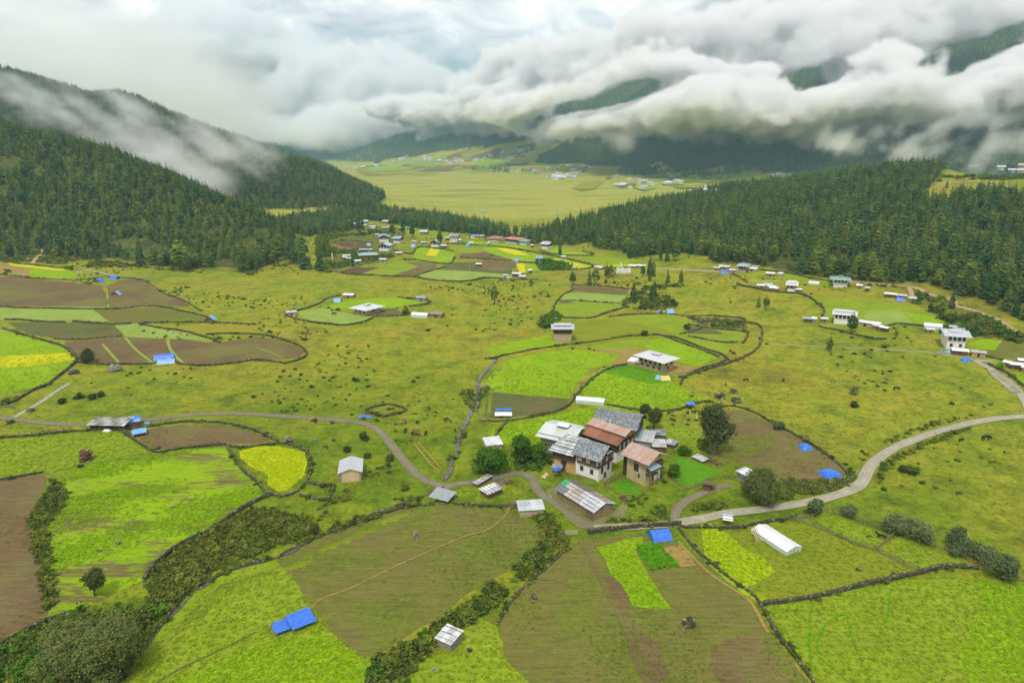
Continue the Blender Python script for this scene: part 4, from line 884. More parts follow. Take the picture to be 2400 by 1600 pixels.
LMS = [(g(c, u, v), t) for c, u, v, t in [('c2',1600,650,'on the pasture right of the blue tents'),('c2',2200,800,'on the pasture beyond the round brown field end'),('c3',300,900,'left of the walled plot in the middle pasture'),('c3',700,850,'below the village brown plot'),('c3',1300,900,'below the village olive field'),('c3',1900,950,'near the tall thin pine'),('c3',2000,1200,'right of the small mid greenhouse'),('c3',1200,1350,'below the small mid greenhouse'),('c3',500,1350,'below the walled plot in the middle pasture'),('c3',1900,1450,'left of the thicket hedge'),('c6',850,120,'left of the road above the silvery shed'),('c7',900,100,'near the stone pen'),('c7',1900,200,'near the stream and cattle'),('c4',700,600,'near the dark pair of conifers'),('c4',1450,750,'right of the mid-valley conifers'),('c4',1900,650,'below the stone farmhouse group'),('c4',2200,900,'near the two pasture conifers'),('c5',300,900,'below the small farmhouse'),('c5',300,1350,'below the lone dark conifer'),('c5',1000,1300,'right of the lone dark conifer'),('c5',1500,1450,'below the large far right farmhouse'),('c8',500,200,'beside the dark ruined stone rings'),('c8',1000,300,'above the lime-edged brown field'),('c8',1600,300,'inside the curve of the pale track'),('c8',2200,150,'beside the grassy track on the right'),('c8',1600,750,'right of the bend of the pale track'),('c8',2200,700,'below the pale track at the right edge'),('c8',2100,1000,'above the row of willows'),('c7',1300,850,'beside the road bend'),('c7',800,700,'around the cream hut')]]
def nearby(x, y, L): return min(L, key=lambda q: (q[0].x - x) ** 2 + (q[0].y - y) ** 2)[1]
def forests():
    rg = np.random.default_rng(5); XX = []; YY = []
    def add(x0, x1, y0, y1, sp, cond, thin=None):
        x, y = jgrid(x0, x1, y0, y1, sp, rg); ok = in_view(x, y) & cond(x, y); x, y = x[ok], y[ok]
        if thin: ok = thin(x, y); x, y = x[ok], y[ok]
        return x, y
    n1 = lambda x, y: (y <= 1700) & forest_q(x, y)
    def thinL(x, y):
        v = fbm(x, y, 45, 3, 91); e = poly_dist(x, y, EL); left = x < -150
        keep = v > np.where(left & (e < 35), -.15, np.where(left, -.42, np.where(x > 0, -.46, -.6))); return keep | ((x > -300) & (y > 780) & (e < 90))
    x, y = add(-1500, 1500, 380, 1700, 6.6, n1, thinL)
    d = np.hypot(x, y); o = np.argsort(d)
    # the 300 nearest ones whose foot stands at the forest edge are things of their own
    e = np.minimum(poly_dist(x, y, EL), poly_dist(x, y, ER)); score = d + e * 5.5; o = np.argsort(score)
    front, rest = o[:262], o[262:]
    side = {0: 'conifers along the foot of the left-hand wooded hill', 1: 'conifers along the foot of the right-hand wooded hill', 2: 'conifers of the tree belt behind the far village'}
    for i in front:
        q = 2 if (-190 < x[i] < 150 and y[i] > 760) else (0 if x[i] < 0 else 1)
        k = int(rg.integers(0, 7)); s = float(rg.uniform(.66, 1.15)); w = ['broad green', 'round-topped green', 'slim pointed dark', 'full rounded green', 'loose green', 'narrow dark', 'mop-headed green'][k]
        plant_tree(k, (x[i], y[i]), s, float(rg.uniform(0, 6.28)), '%s %s conifer %s' % ('short' if s < .82 else 'tall' if s > .98 else 'middling', w, nearby(x[i], y[i], LMK)), side[q])
    x, y = x[rest], y[rest]; n = len(x)
    hill_r = (x > 0)
    sc = rg.uniform(.5, 1.12, n) * (1 + .18 * fbm(x, y, 40, 2, 8)) * np.where(hill_r, 1.05, 1.0)
    scatter('forest', np.column_stack([x, y, H(x, y) - .3]), rg.uniform(0, 6.28, n), sc, rg.integers(0, 6, n), FAR_PROTOS, 'dense conifer forest covering the hills on both sides of the valley')
    nf = lambda x, y: (y > 1700) & forest_q(x, y) & (H(x, y) < 1000)
    P = []; S = []
    for x0, x1, y0, y1, sp, s in [(-1500, 2600, 1700, 3400, 10.5, 1.0), (-1800, 3200, 3400, 4500, 14, 1.15), (-2200, 3400, 4500, 6800, 22, 1.6), (-3000, 1500, 6800, 9000, 34, 2.2)]:
        a, b = add(x0, x1, y0, y1, sp, nf, lambda x, y: fbm(x, y, 90, 3, 15) > -.5)
        P.append(np.column_stack([a, b, H(a, b) - .5])); S.append(rg.uniform(.75, 1.15, len(a)) * s)
    P = np.concatenate(P); S = np.concatenate(S); n = len(P); print('far forest', n)
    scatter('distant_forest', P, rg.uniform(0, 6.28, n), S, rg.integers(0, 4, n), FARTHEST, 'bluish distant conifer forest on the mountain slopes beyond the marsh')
    # village copses across the marsh
    P = []
    for u, v, w, h_, k in [(1150,397,45,4,60),(1175,402,20,4,30),(1190,388,10,3,10),(1345,405,25,3,20),(1235,402,12,3,12),(1610,412,28,4,25),(1580,424,14,2,14),(1680,407,60,4,90),(1640,412,40,3,50),(1720,398,40,4,60),(1830,395,50,3,40),(1430,420,10,2,8),(1560,405,18,3,18),(1500,402,25,3,24)]:
        for _ in range(k):
            q = G(u + rg.uniform(-w, w), v + rg.uniform(-h_, h_)); P.append((q.x, q.y, q.z - .4))
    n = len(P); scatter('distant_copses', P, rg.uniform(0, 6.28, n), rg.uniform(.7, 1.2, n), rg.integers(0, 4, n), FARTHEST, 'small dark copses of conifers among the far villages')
def single_trees():
    T = [ # frame, foot u, v, tree height in photo px, kind, label
     ('c3',590,725,190,2,'tall dark conifer standing alone between the left forest and the village fields'), ('c3',625,560,90,5,'small conifer beside the orange ploughed plot at the left end of the village'), ('c3',890,685,85,2,'small dark conifer beside the brown plot below the yellow-walled house'),
     ('c3',960,395,170,1,'slim conifer behind the upper left village houses'), ('c3',1255,405,100,3,'round dark tree above the blue-roofed village farmhouse'), ('c3',1350,395,80,6,'loose tree to the right of the round dark village tree'), ('c3',1435,415,90,3,'thin-topped tree among the upper village houses'), ('c3',1690,500,110,6,'dark tree beside the small village house with dark gable'), ('c3',1685,400,55,3,'pale green round tree left of the white-roofed village house'),
     ('c4',555,655,110,3,'first conifer on the left of the row above the terraced plots'), ('c4',710,650,120,2,'left-hand half of the dark pair of conifers above the terraced plots'), ('c4',770,655,140,3,'broad dark right-hand half of the conifer pair above the terraced plots'), ('c4',870,595,110,1,'conifer left of the white prayer flags'), ('c4',910,575,95,3,'conifer just below and left of the white prayer flags'), ('c4',862,665,60,6,'small bare-stemmed tree below the white prayer flags'),
     ('c4',1200,575,90,1,'conifer right of the white prayer flags'), ('c4',1265,575,165,5,'tallest dark conifer in the middle of the valley'), ('c4',1295,580,140,5,'slim twin right beside the tallest mid-valley conifer'), ('c4',1265,620,90,2,'conifer standing in front of the tallest mid-valley pair'), ('c4',1430,640,100,2,'lone pointed conifer right of the tallest mid-valley pair'), ('c4',1550,640,110,0,'second lone pointed conifer, nearer the village road'),
     ('c4',1113,790,140,0,'conifer at the upper right corner of the terraced plots'), ('c4',1305,770,140,5,'dark conifer on the mid-valley scrub, upper of two'), ('c4',1280,795,110,0,'dark conifer on the mid-valley scrub, lower of two'), ('c4',1230,870,110,6,'sparse conifer above the wall of the pale green field'),
     ('c4',1080,415,130,5,'slim tree in front of the middle belt of woods'), ('c4',1425,440,130,2,'conifer at the left of the dense clump above the village road'), ('c4',1500,440,145,3,'broad dense clump-like conifer above the village road'), ('c4',1365,440,60,6,'small grey-green tree above the village road'), ('c4',440,380,110,5,'pointed tree in the walled plot at the right end of the village'), ('c4',415,155,110,3,'large dark tree jutting above the belt into the marsh'), ('c4',380,160,85,3,'dark tree at the left of the one jutting above the belt'), ('c4',495,110,50,2,'small tree at the right of the one jutting above the belt'), ('c4',560,190,100,3,'round-topped tree in the middle of the belt by the marsh'),
     ('c4',2262,865,90,0,'left one of two conifers on the open pasture towards the right hill'), ('c4',2330,890,110,6,'right one of two conifers on the open pasture towards the right hill'), ('c5',560,1268,120,1,'lone dark conifer on the right-hand pasture'), ('c5',765,1100,145,3,'big round tree in front of the white farmhouse by the right-hand fields'), ('c5',1175,1135,60,3,'small round tree at the end of the green plot on the right'), ('c5',1685,870,130,2,'dark conifer beside the hillside road'), ('c5',1600,910,120,1,'conifer at the end of the scrub strip below the hillside road'), ('c5',1700,1040,110,1,'conifer behind the large farmhouse on the far right'), ('c5',1890,1125,140,2,'largest conifer behind the large farmhouse on the far right'), ('c5',1850,1000,80,6,'small conifer among shrubs under the hillside road'), ('c5',2075,1080,70,2,'small dark tree at the end of the scrub below the road bend'), ('c5',1490,910,70,3,'bushy little tree at the top corner of the right-hand fields'), ('c5',430,520,190,1,'tall pale conifer standing out of the right forest edge'), ('c5',300,560,170,5,'dark conifer clump at the right forest edge beyond the fields'), ('c5',2090,500+240,200,1,'tall bare-stemmed pine above the hillside road'),
     ('c3',2190,1035,155,6,'tall thin pine with a bare trunk alone on the middle pasture'), ('F',640,612,60,1,'dark conifer at the outer tip of the left-hand woods'), ('F',700,618,75,2,'large conifer at the outermost tip of the left-hand woods'), ('F',560,622,60,0,'conifer at the meadow edge of the left-hand woods'), ('F',415,622,60,3,'broad conifer at the foot of the left-hand woods'), ('F',325,612,50,2,'conifer at the foot of the left-hand woods, near its middle'),
     ('f5',720,560,300,3,'largest round tree on the monastery hill'), ('f5',1060,540,230,3,'dark round tree next to the largest one on the monastery hill'), ('f5',1270,560,230,6,'dark tree in the middle of the monastery hilltop'), ('f5',1450,600,260,3,'broad dark tree left of the white monastery'), ('f5',2120,600,210,3,'bright green tree between the white monastery buildings'), ('f5',1930,620,200,6,'dark tree in front of the white monastery gate'), ('f5',410,1090,230,2,'dark conifer below the terraced track on the monastery hill'), ('f5',1600,1200,230,2,'pair-like conifer below the monastery terraces'), ('f5',1860,1230,190,0,'pointed conifer right of the pair below the monastery'),
    ]
    rr = random.Random(3)
    for c, u, v, hp, k, lab in T:
        X, Y = px(c, u, v); p = G(X, Y); s = hp / CROPS[c][2] * (Vector((p.x, p.y, p.z - CAM_H)).length * .96) / 1600.0 / 17.0 * (1.0 if c == 'f5' else 1.4)
        plant_tree(k, (p.x, p.y), s, rr.uniform(0, 6.28), lab, None)
def shrub_protos(mat, n, seed, size=.32, leaves=110, tall=.75):
    out = []
    for k in range(n):
        rr = random.Random(seed + k); bl = [(rr.uniform(-.45, .45), rr.uniform(-.45, .45), tall * rr.uniform(.4, .75), rr.uniform(.45, .8), rr.uniform(.45, .8), tall * rr.uniform(.5, .8)) for _ in range(4)]
        out.append(leaf_cloud('shrub', bl, leaves, size, mat, seed + k, .5))
    return out
SH_DARK = shrub_protos(M_DARKSHRUB, 4, 500, .42, 70); SH_MIX = shrub_protos(M_SHRUB, 5, 520, .34, 120); SH_LUSH = shrub_protos(M_LUSH, 3, 540, .34, 120)
SH_OCHRE = shrub_protos(leaf_material('ochre_leaves', (.090, .105, .022), (.230, .225, .050), (.420, .380, .160)), 3, 560, .30, 130)
def on_built(x, y):
    m = np.zeros(len(x), bool)
    for nm, (ln, wd) in ROADS.items():
        if ln[0][1] < 900: m |= poly_dist(x, y, ln) < wd * .62
    return m
def scrub(name, poly, sp, protos, smin, smax, seed, label, thin=-1.0, tscale=12):
    rg = np.random.default_rng(seed); xs = [p[0] for p in poly]; ys = [p[1] for p in poly]
    x, y = jgrid(min(xs), max(xs), min(ys), max(ys), sp, rg); ok = in_poly(x, y, poly); x, y = x[ok], y[ok]
    ok = (fbm(x, y, tscale, 3, seed) > thin) & ~on_built(x, y); x, y = x[ok], y[ok]; n = len(x)
    if n: scatter(name, np.column_stack([x, y, H(x, y) - .1]), rg.uniform(0, 6.28, n), rg.uniform(smin, smax, n) * (.8 + .5 * np.clip(fbm(x, y, tscale, 2, seed + 3) + .5, 0, 1)), rg.integers(0, len(protos), n), protos, label)
def scrubland():
    G2 = lambda c, pts: [(p.x, p.y) for p in gpoly(c, pts)]
    scrub('ravine_scrub', G2('F', [(335,1335),(360,1300),(410,1262),(470,1228),(520,1200),(580,1168),(640,1175),(700,1190),(720,1225),(660,1245),(600,1270),(520,1300),(470,1325),(430,1362),(390,1400),(360,1425)]), 1.15, SH_MIX + SH_OCHRE, .55, 1.35, 61, 'dense olive scrub filling the ravine between the lower left fields', -.42)
    scrub('ravine_scrub', G2('F', [(-40,1520),(60,1455),(130,1430),(170,1408),(300,1400),(390,1400),(330,1490),(270,1568),(230,1620),(-60,1620)]), 1.3, SH_MIX + SH_LUSH + SH_DARK[:1], .6, 1.5, 62, 'mixed scrub along the ravine in the bottom left corner', -.5)
    scrub('bank_scrub', G2('F', [(700,1190),(760,1150),(850,1080),(930,1060),(1000,1140),(960,1155),(880,1170),(800,1205),(730,1232)]), 2.6, SH_MIX + SH_OCHRE, .55, 1.3, 63, 'olive bushes scattered over the grassy bank beside the road bend', -.02, 16)
    scrub('bank_scrub', G2('F', [(760,1205),(850,1180),(930,1160),(975,1155),(900,1172),(780,1222),(735,1238)]), 1.6, SH_MIX + SH_DARK[:1], .6, 1.3, 64, 'row of bushes along the upper edge of the big sprouting field', -.3)
    scrub('hedge_scrub', G2('F', [(860,1600),(850,1540),(900,1500),(960,1462),(1000,1430),(1050,1395),(1110,1355),(1170,1310),(1240,1262),(1262,1225),(1230,1190),(1255,1178),(1290,1230),(1300,1262),(1240,1305),(1180,1350),(1130,1400),(1060,1445),(1010,1480),(950,1530),(900,1600)]), 1.2, SH_MIX + SH_DARK[:2] + SH_LUSH[:1], .6, 1.5, 65, 'thick hedge of bushes between the two large sprouting fields', -.38)
    scrub('hedge_scrub', G2('F', [(1232,1180),(1262,1185),(1300,1245),(1285,1262),(1250,1240)]), 1.1, SH_OCHRE + SH_LUSH[:1], .8, 1.6, 66, 'yellowish bushes behind the small metal-roofed shed', -.6)
    scrub('hedge_scrub', G2('F', [(68,1200),(95,1150),(120,1100),(150,1120),(150,1160),(105,1215),(122,1270),(122,1330),(125,1400),(100,1405),(92,1330),(80,1270)]), 1.3, SH_MIX + SH_DARK[:1], .6, 1.35, 67, 'winding bushy hedge between the brown and green fields on the left', -.6)
    scrub('road_hedge', G2('f8', [(-100,1010),(300,900),(650,700),(900,620),(1050,800),(1500,760),(2352,560),(2352,690),(1900,800),(1350,900),(800,960),(300,1040),(-100,1100)]), 1.3, SH_MIX + SH_OCHRE[:2], .55, 1.3, 68, 'bushes on the bank between the brown field and the track', -.25)
    scrub('road_hedge', G2('c8', [(670,800),(900,830),(1130,800),(1150,730),(1200,790),(1190,850),(1000,890),(850,905),(720,880)]), 1.25, SH_MIX, .55, 1.25, 69, 'low bushes around the near end of the brown field', -.35)
    scrub('road_hedge', G2('c8', [(1190,650),(1400,540),(1600,450),(1850,380),(2050,345),(2050,365),(1850,405),(1600,480),(1420,565),(1240,690)]), 2.0, SH_MIX + SH_OCHRE, .4, .95, 70, 'line of low bushes above the pale track', -.1, 10)
    scrub('road_hedge', G2('c8', [(1330,820),(1340,740),(1450,650),(1600,570),(1800,500),(2000,430),(2200,395),(2200,410),(2000,450),(1800,530),(1600,610),(1450,700),(1380,790),(1360,860)]), 1.7, SH_MIX, .45, 1.05, 71, 'line of low bushes below the pale track', -.25, 10)
    scrub('bank_scrub', G2('c1', [(1210,1290),(1300,1250),(1500,1260),(1700,1240),(1800,1180),(1850,1180),(1860,1260),(1700,1285),(1400,1300)]), 1.15, SH_MIX + SH_DARK[:1] + SH_LUSH[:1], .55, 1.25, 72, 'bushes on the wall line below the farmyard', -.3)
    scrub('bank_scrub', G2('c1', [(1400,1060),(1600,1000),(1750,990),(1900,1060),(1870,1150),(1790,1180),(1550,1230),(1450,1140)]), 1.9, SH_LUSH + SH_MIX[:1], .4, 1.0, 73, 'small green bushes in the yard below the cream farmhouse', .02, 8)
    scrub('bank_scrub', G2('c1', [(420,700),(750,650),(780,740),(700,800),(560,800),(420,780)]), 1.6, SH_LUSH + SH_DARK[:1] + SH_MIX[:1], .5, 1.15, 74, 'bushes between the lane and the farmhouses', -.15)
    scrub('stream_scrub', G2('c7', [(2070,60),(2352,0),(2352,60),(2260,160),(2220,330),(2150,400),(2100,560),(2060,680),(1960,720),(1980,560),(2080,400),(2130,250)]), 2.0, SH_MIX + SH_OCHRE[:1] + SH_DARK[:1], .5, 1.2, 75, 'bushes along both banks of the stream', -.2)
    scrub('slope_scrub', G2('c5', [(740,650),(1280,685),(1330,800),(1400,860),(1640,1010),(1830,1110),(1960,1130),(2352,1200),(2420,1210),(2420,1115),(2230,1090),(2120,1010),(1850,900),(1690,870),(1660,800),(1500,765),(1370,700),(1100,665)]), 3.4, SH_MIX + SH_LUSH + SH_DARK[:1], 1.0, 2.6, 76, 'scrub-covered slope below the hillside road', -.35, 25)
    scrub('slope_scrub', G2('c5', [(330,500),(600,520),(830,590),(800,612),(600,592),(330,556),(190,545),(190,470)]), 3.4, SH_OCHRE + SH_MIX[:2], 1.0, 2.4, 77, 'yellow-green scrub at the foot of the right-hand forest', -.3, 25)
    scrub('slope_scrub', G2('f1', [(-150,880),(-150,250),(400,130),(950,160),(1180,180),(1180,240),(900,300),(500,240),(100,330),(30,430),(600,570),(1000,600),(1300,640),(800,760),(300,860),(100,940)]), 3.4, SH_MIX + SH_LUSH, .9, 2.2, 78, 'green scrub around the left end of the village', -.15, 25)
    scrub('slope_scrub', G2('c2', [(-200,380),(0,400),(350,370),(850,430),(1300,480),(1700,520),(2352,540),(2352,575),(1700,545),(1300,500),(700,490),(300,450),(-200,430)]), 3.6, SH_MIX + SH_OCHRE, .8, 2.2, 79, 'scrub at the foot of the left-hand woods', -.25, 30)
    scrub('slope_scrub', G2('c4', [(1090,580),(1250,610),(1330,640),(1560,650),(1600,670),(1400,690),(1350,760),(1500,760),(1560,790),(1500,870),(1350,890),(1020,880),(1010,800),(1120,760),(1180,690),(1080,610)]), 3.2, SH_MIX + SH_DARK, .7, 1.8, 80, 'scrub and boulders around the mid-valley conifers', .02, 14)
    scrub('slope_scrub', G2('d4', [(1700,330),(1850,245),(2400,255),(2600,260),(2600,310),(2200,320),(2000,320),(1850,335)]), 5, SH_LUSH + SH_MIX, 1.0, 3.0, 81, 'green scrub on the monastery hilltop', -.2, 40)
    scrub('garden_scrub', G2('c4', [(1640,955),(2120,972),(2118,1065),(1850,1045),(1680,1005)]), 3.0, SH_LUSH + SH_OCHRE, .7, 1.6, 82, 'overgrown walled garden plot', -.1, 14)
    scrub('garden_scrub', G2('c4', [(240,440),(330,430),(500,470),(530,500),(500,522),(260,522),(240,490)]), 3.0, SH_LUSH, 1.6, 3.0, 83, 'dense thicket beside the yellow mustard plots', -.8, 14)
    scrub('garden_scrub', G2('c4', [(250,990),(300,950),(430,910),(440,950),(380,1010),(350,1060),(270,1060)]), 2.6, SH_LUSH + SH_MIX[:1], 1.3, 2.6, 84, 'thicket of bushes beside the two-roofed house', -.8, 14)
    # dots of dark shrubs on the open pastures: the 300 largest-looking are things, the rest one mass
    rg = np.random.default_rng(9); x, y = jgrid(-800, 800, 150, 980, 4.6, rg); ok = in_view(x, y, 20); x, y = x[ok], y[ok]
    infield = np.zeros(len(x), bool)
    for kind, c, pts, lv in FIELDS:
        if lv == 0: infield |= in_poly(x, y, [(p.x, p.y) for p in gpoly(c, pts)])
    dens = np.clip(fbm(x, y, 45, 4, 31) * 1.4 + .03, 0, .40) * np.where(y > 260, 1.0, .25) * np.where((x > 60) & (y < 330), 1.8, 1.0)
    ok = ~infield & ~forest_q(x, y) & ~on_built(x, y) & (rg.random(len(x)) < dens) & (H(x, y) < 14)
    x, y = x[ok], y[ok]; sz = rg.uniform(.42, .95, len(x)) * (1 + .8 * (rg.random(len(x)) < .08)); app = sz / np.hypot(x, y); o = np.argsort(-app)
    near, rest = o[:240], o[240:]
    for i in near:
        d = float(np.hypot(x[i], y[i])); side = 'left-hand' if x[i] < -40 else ('right-hand' if x[i] > 110 else 'middle'); b = SH_DARK + SH_MIX[:2]
        m = b[int(rg.integers(0, len(b)))]; dark = m in SH_DARK
        q = link('shrub', m, None, (x[i], y[i], h1(x[i], y[i]) - .08)); s = float(sz[i]); q.scale = (s, s, s * .95); q.rotation_euler = (0, 0, float(rg.uniform(0, 6.28)))
        tag(q, '%s %s shrub %s' % ('tiny' if s < .6 else 'large' if s > .9 else 'low', 'dark' if dark else 'olive', nearby(x[i], y[i], LMS)), 'shrub', 'shrubs dotted over the pastures')
    n = len(rest); print('pasture shrubs', n)
    scatter('pasture_shrubs', np.column_stack([x[rest], y[rest], H(x[rest], y[rest]) - .08]), rg.uniform(0, 6.28, n), sz[rest], rg.integers(0, 5, n), SH_DARK + SH_MIX[:1], 'countless small dark shrubs speckling the far pastures')
def tufts():
    """real leaf tufts over the near crops and grass: geometry, not print"""
    rg = np.random.default_rng(12)
    def clump(mat, seed, n=16, r=.55, h=.28, w=.11):
        g_ = np.random.default_rng(seed); C = np.column_stack([g_.normal(0, r * .5, n), g_.normal(0, r * .5, n), g_.uniform(.02, h, n) * .6])
        a = g_.uniform(0, 6.28, n); U = np.column_stack([np.cos(a), np.sin(a), g_.uniform(-.25, .25, n)]) * w * g_.uniform(.7, 1.5, n)[:, None]; V = np.column_stack([-np.sin(a), np.cos(a), g_.uniform(.1, .8, n)]) * (h * .5)
        return quads_mesh('tuft', C, U, V, [mat])
    K = {'lime': [clump(M_TUFT, s) for s in range(4)], 'deep': [clump(M_DTUFT, 20 + s, 18, .5, .6, .16) for s in range(3)], 'yellow': [clump(M_YTUFT, 40 + s, 20, .5, .35, .09) for s in range(3)], 'grass': [clump(M_GTUFT, 60 + s, 14, .6, .25, .12) for s in range(3)], 'dry': [clump(M_OTUFT, 80 + s, 10, .6, .2, .1) for s in range(3)]}
    K['sprout'] = [clump(leaf_material('sprout_leaves', (.120, .200, .012), (.190, .290, .022), trans=.4), 90 + s, 9, .5, .2, .09) for s in range(3)]
    plan = {'sprout': [], 'lime': [], 'deep': [], 'yellow': [], 'grass': [], 'dry': []}
    def fill(poly, kind, sp, cond=None):
        xs = [p[0] for p in poly]; ys = [p[1] for p in poly]; x, y = jgrid(min(xs), max(xs), min(ys), max(ys), sp, rg)
        ok = in_poly(x, y, poly) & (y < 400 - 190 * rg.random(len(x)) ** .7) & (y > 95); x, y = x[ok], y[ok]
        if cond is not None: ok = cond(x, y); x, y = x[ok], y[ok]
        plan[kind].append(np.column_stack([x, y]))
    ca, sa = math.cos(.42), math.sin(.42)
    def rows(x, y): return fbm((x * ca + y * sa) * .45, (-x * sa + y * ca) * 1.5, 22, 4, 9)
    for kind, c, pts, lv in FIELDS:
        poly = [(p.x, p.y) for p in gpoly(c, pts)]
        if min(p[1] for p in poly) > 380: continue
        if kind == 'patchy': fill(poly, 'lime', .85, lambda x, y: rows(x, y) > -.02 + rg.normal(0, .08, len(x)))
        elif kind == 'lime': fill(poly, 'lime', 1.0, lambda x, y: fbm(x, y, 10, 3, 2) > -.45 + rg.normal(0, .1, len(x)))
        elif kind == 'green': fill(poly, 'grass', 1.6); fill(poly, 'lime', 2.0)
        elif kind == 'olive': fill(poly, 'sprout', 1.3, lambda x, y: fbm(x, y, 26, 4, 33) > .05 + rg.normal(0, .16, len(x)))
        elif kind == 'brown': fill(poly, 'dry', 2.4, lambda x, y: fbm(x, y, 20, 3, 34) > .1)
        elif kind == 'yellow': fill(poly, 'yellow', .75)
        elif kind == 'yellow_green': fill(poly, 'yellow', .9, lambda x, y: fbm(x, y, 8, 3, 35) > -.1); fill(poly, 'lime', 1.3)
        elif kind == 'deep' and lv == 1: fill(poly, 'lime', 1.6)
        elif kind == 'meadow': fill(poly, 'grass', 1.5)
    fill([(p.x, p.y) for p in gpoly('d7', [(1140,310),(1300,290),(1390,320),(1370,370),(1450,400),(1530,490),(1290,530),(1200,410)])], 'deep', .5)
    # rough grass over the near pasture
    x, y = jgrid(-300, 340, 100, 380, 2.1, rg); ok = in_view(x, y, 5) & (y < 380 - 170 * rg.random(len(x))) & (fbm(x, y, 14, 3, 44) > -.2) & ~on_built(x, y)
    for kind, c, pts, lv in FIELDS:
        if lv == 0: ok &= ~in_poly(x, y, [(p.x, p.y) for p in gpoly(c, pts)])
    plan['grass'].append(np.column_stack([x[ok], y[ok]]))
    lab = {'sprout': 'sparse green sprouts in the big sown fields', 'lime': 'bright green crop leaves standing in the near fields', 'deep': 'tall dark green crop leaves in the small plots', 'yellow': 'yellow flowering mustard in the near plots', 'grass': 'rough yellow-green grass tufts of the near pasture', 'dry': 'dry weeds on the ploughed soil'}
    for k, L in plan.items():
        A = np.concatenate(L); n = len(A); print('tufts', k, n)
        scatter({'sprout': 'crop_sprouts', 'lime': 'crop_leaves', 'deep': 'tall_crop_leaves', 'yellow': 'mustard_flowers', 'grass': 'grass', 'dry': 'weeds'}[k], np.column_stack([A, H(A[:, 0], A[:, 1]) + .08]), rg.uniform(0, 6.28, n), rg.uniform(.55, 1.15, n), rg.integers(0, len(K[k]), n), K[k], lab[k])
def branching(V, F, p, d, L, r, depth, rr, tips, sides=5, spread=.6):
    q = p + d * L; mid = p + d * L * .5 + Vector((rr.uniform(-1, 1), rr.uniform(-1, 1), rr.uniform(-.3, .5))) * L * .08
    tube(V, F, [p, mid, q], [r, r * .8, r * .62], sides)
    if depth == 0: tips.append(q); return
    for _ in range(rr.choice([2, 3, 3])):
        nd = (d + Vector((rr.uniform(-1, 1), rr.uniform(-1, 1), rr.uniform(-.35, .75))) * spread).normalized()
        branching(V, F, q if rr.random() < .6 else p + (q - p) * .7, nd, L * rr.uniform(.6, .85), r * .58, depth - 1, rr, tips, max(3, sides - 1), spread)
def broad_tree(name, c, u, v, height, width, label, cat, mat, leaves, leaf, seed, bark=None, lobes=9, low=.25, hollow=.4, depth=3, flat_=.8, trunks=1, show=.8):
    X, Y = px(c, u, v); p = G(X, Y); rr = random.Random(seed); e = empty(name, (p.x, p.y, p.z - .1)); tag(e, label, cat)
    V = []; F = []; tips = []
    for t in range(trunks):
        a = rr.uniform(0, 6.28); d0 = Vector((math.cos(a) * .35 * (trunks > 1), math.sin(a) * .35 * (trunks > 1), 1)).normalized()
        branching(V, F, Vector((math.cos(a) * .4 * (trunks - 1), math.sin(a) * .4 * (trunks - 1), 0)), d0, height * show * .36, height * .028 + .05, depth, rr, tips, 6, .75)
    me = bpy.data.meshes.new('trunk'); me.from_pydata([tuple(q) for q in V], [], F); me.materials.append(bark or BARK); link('trunk', me, e)
    bl = []; R = width / 2
    for k in range(int(lobes * 1.7)):
        a = rr.uniform(0, 6.28); rad = R * rr.uniform(.15, .78); z = height * (low + (1 - low) * rr.uniform(.2, .82)); k_ = 1 - .45 * abs((z / height - low) / (1 - low) - .4)
        s = R * rr.uniform(.22, .46); bl.append((math.cos(a) * rad * k_, math.sin(a) * rad * k_, z, s, s, s * flat_))
    bl.append((0, 0, height * (low + (1 - low) * .45), R * .5, R * .5, height * (1 - low) * .36))
    link('crown', leaf_cloud('crown', bl, leaves, leaf, mat, seed, hollow), e)
    return e
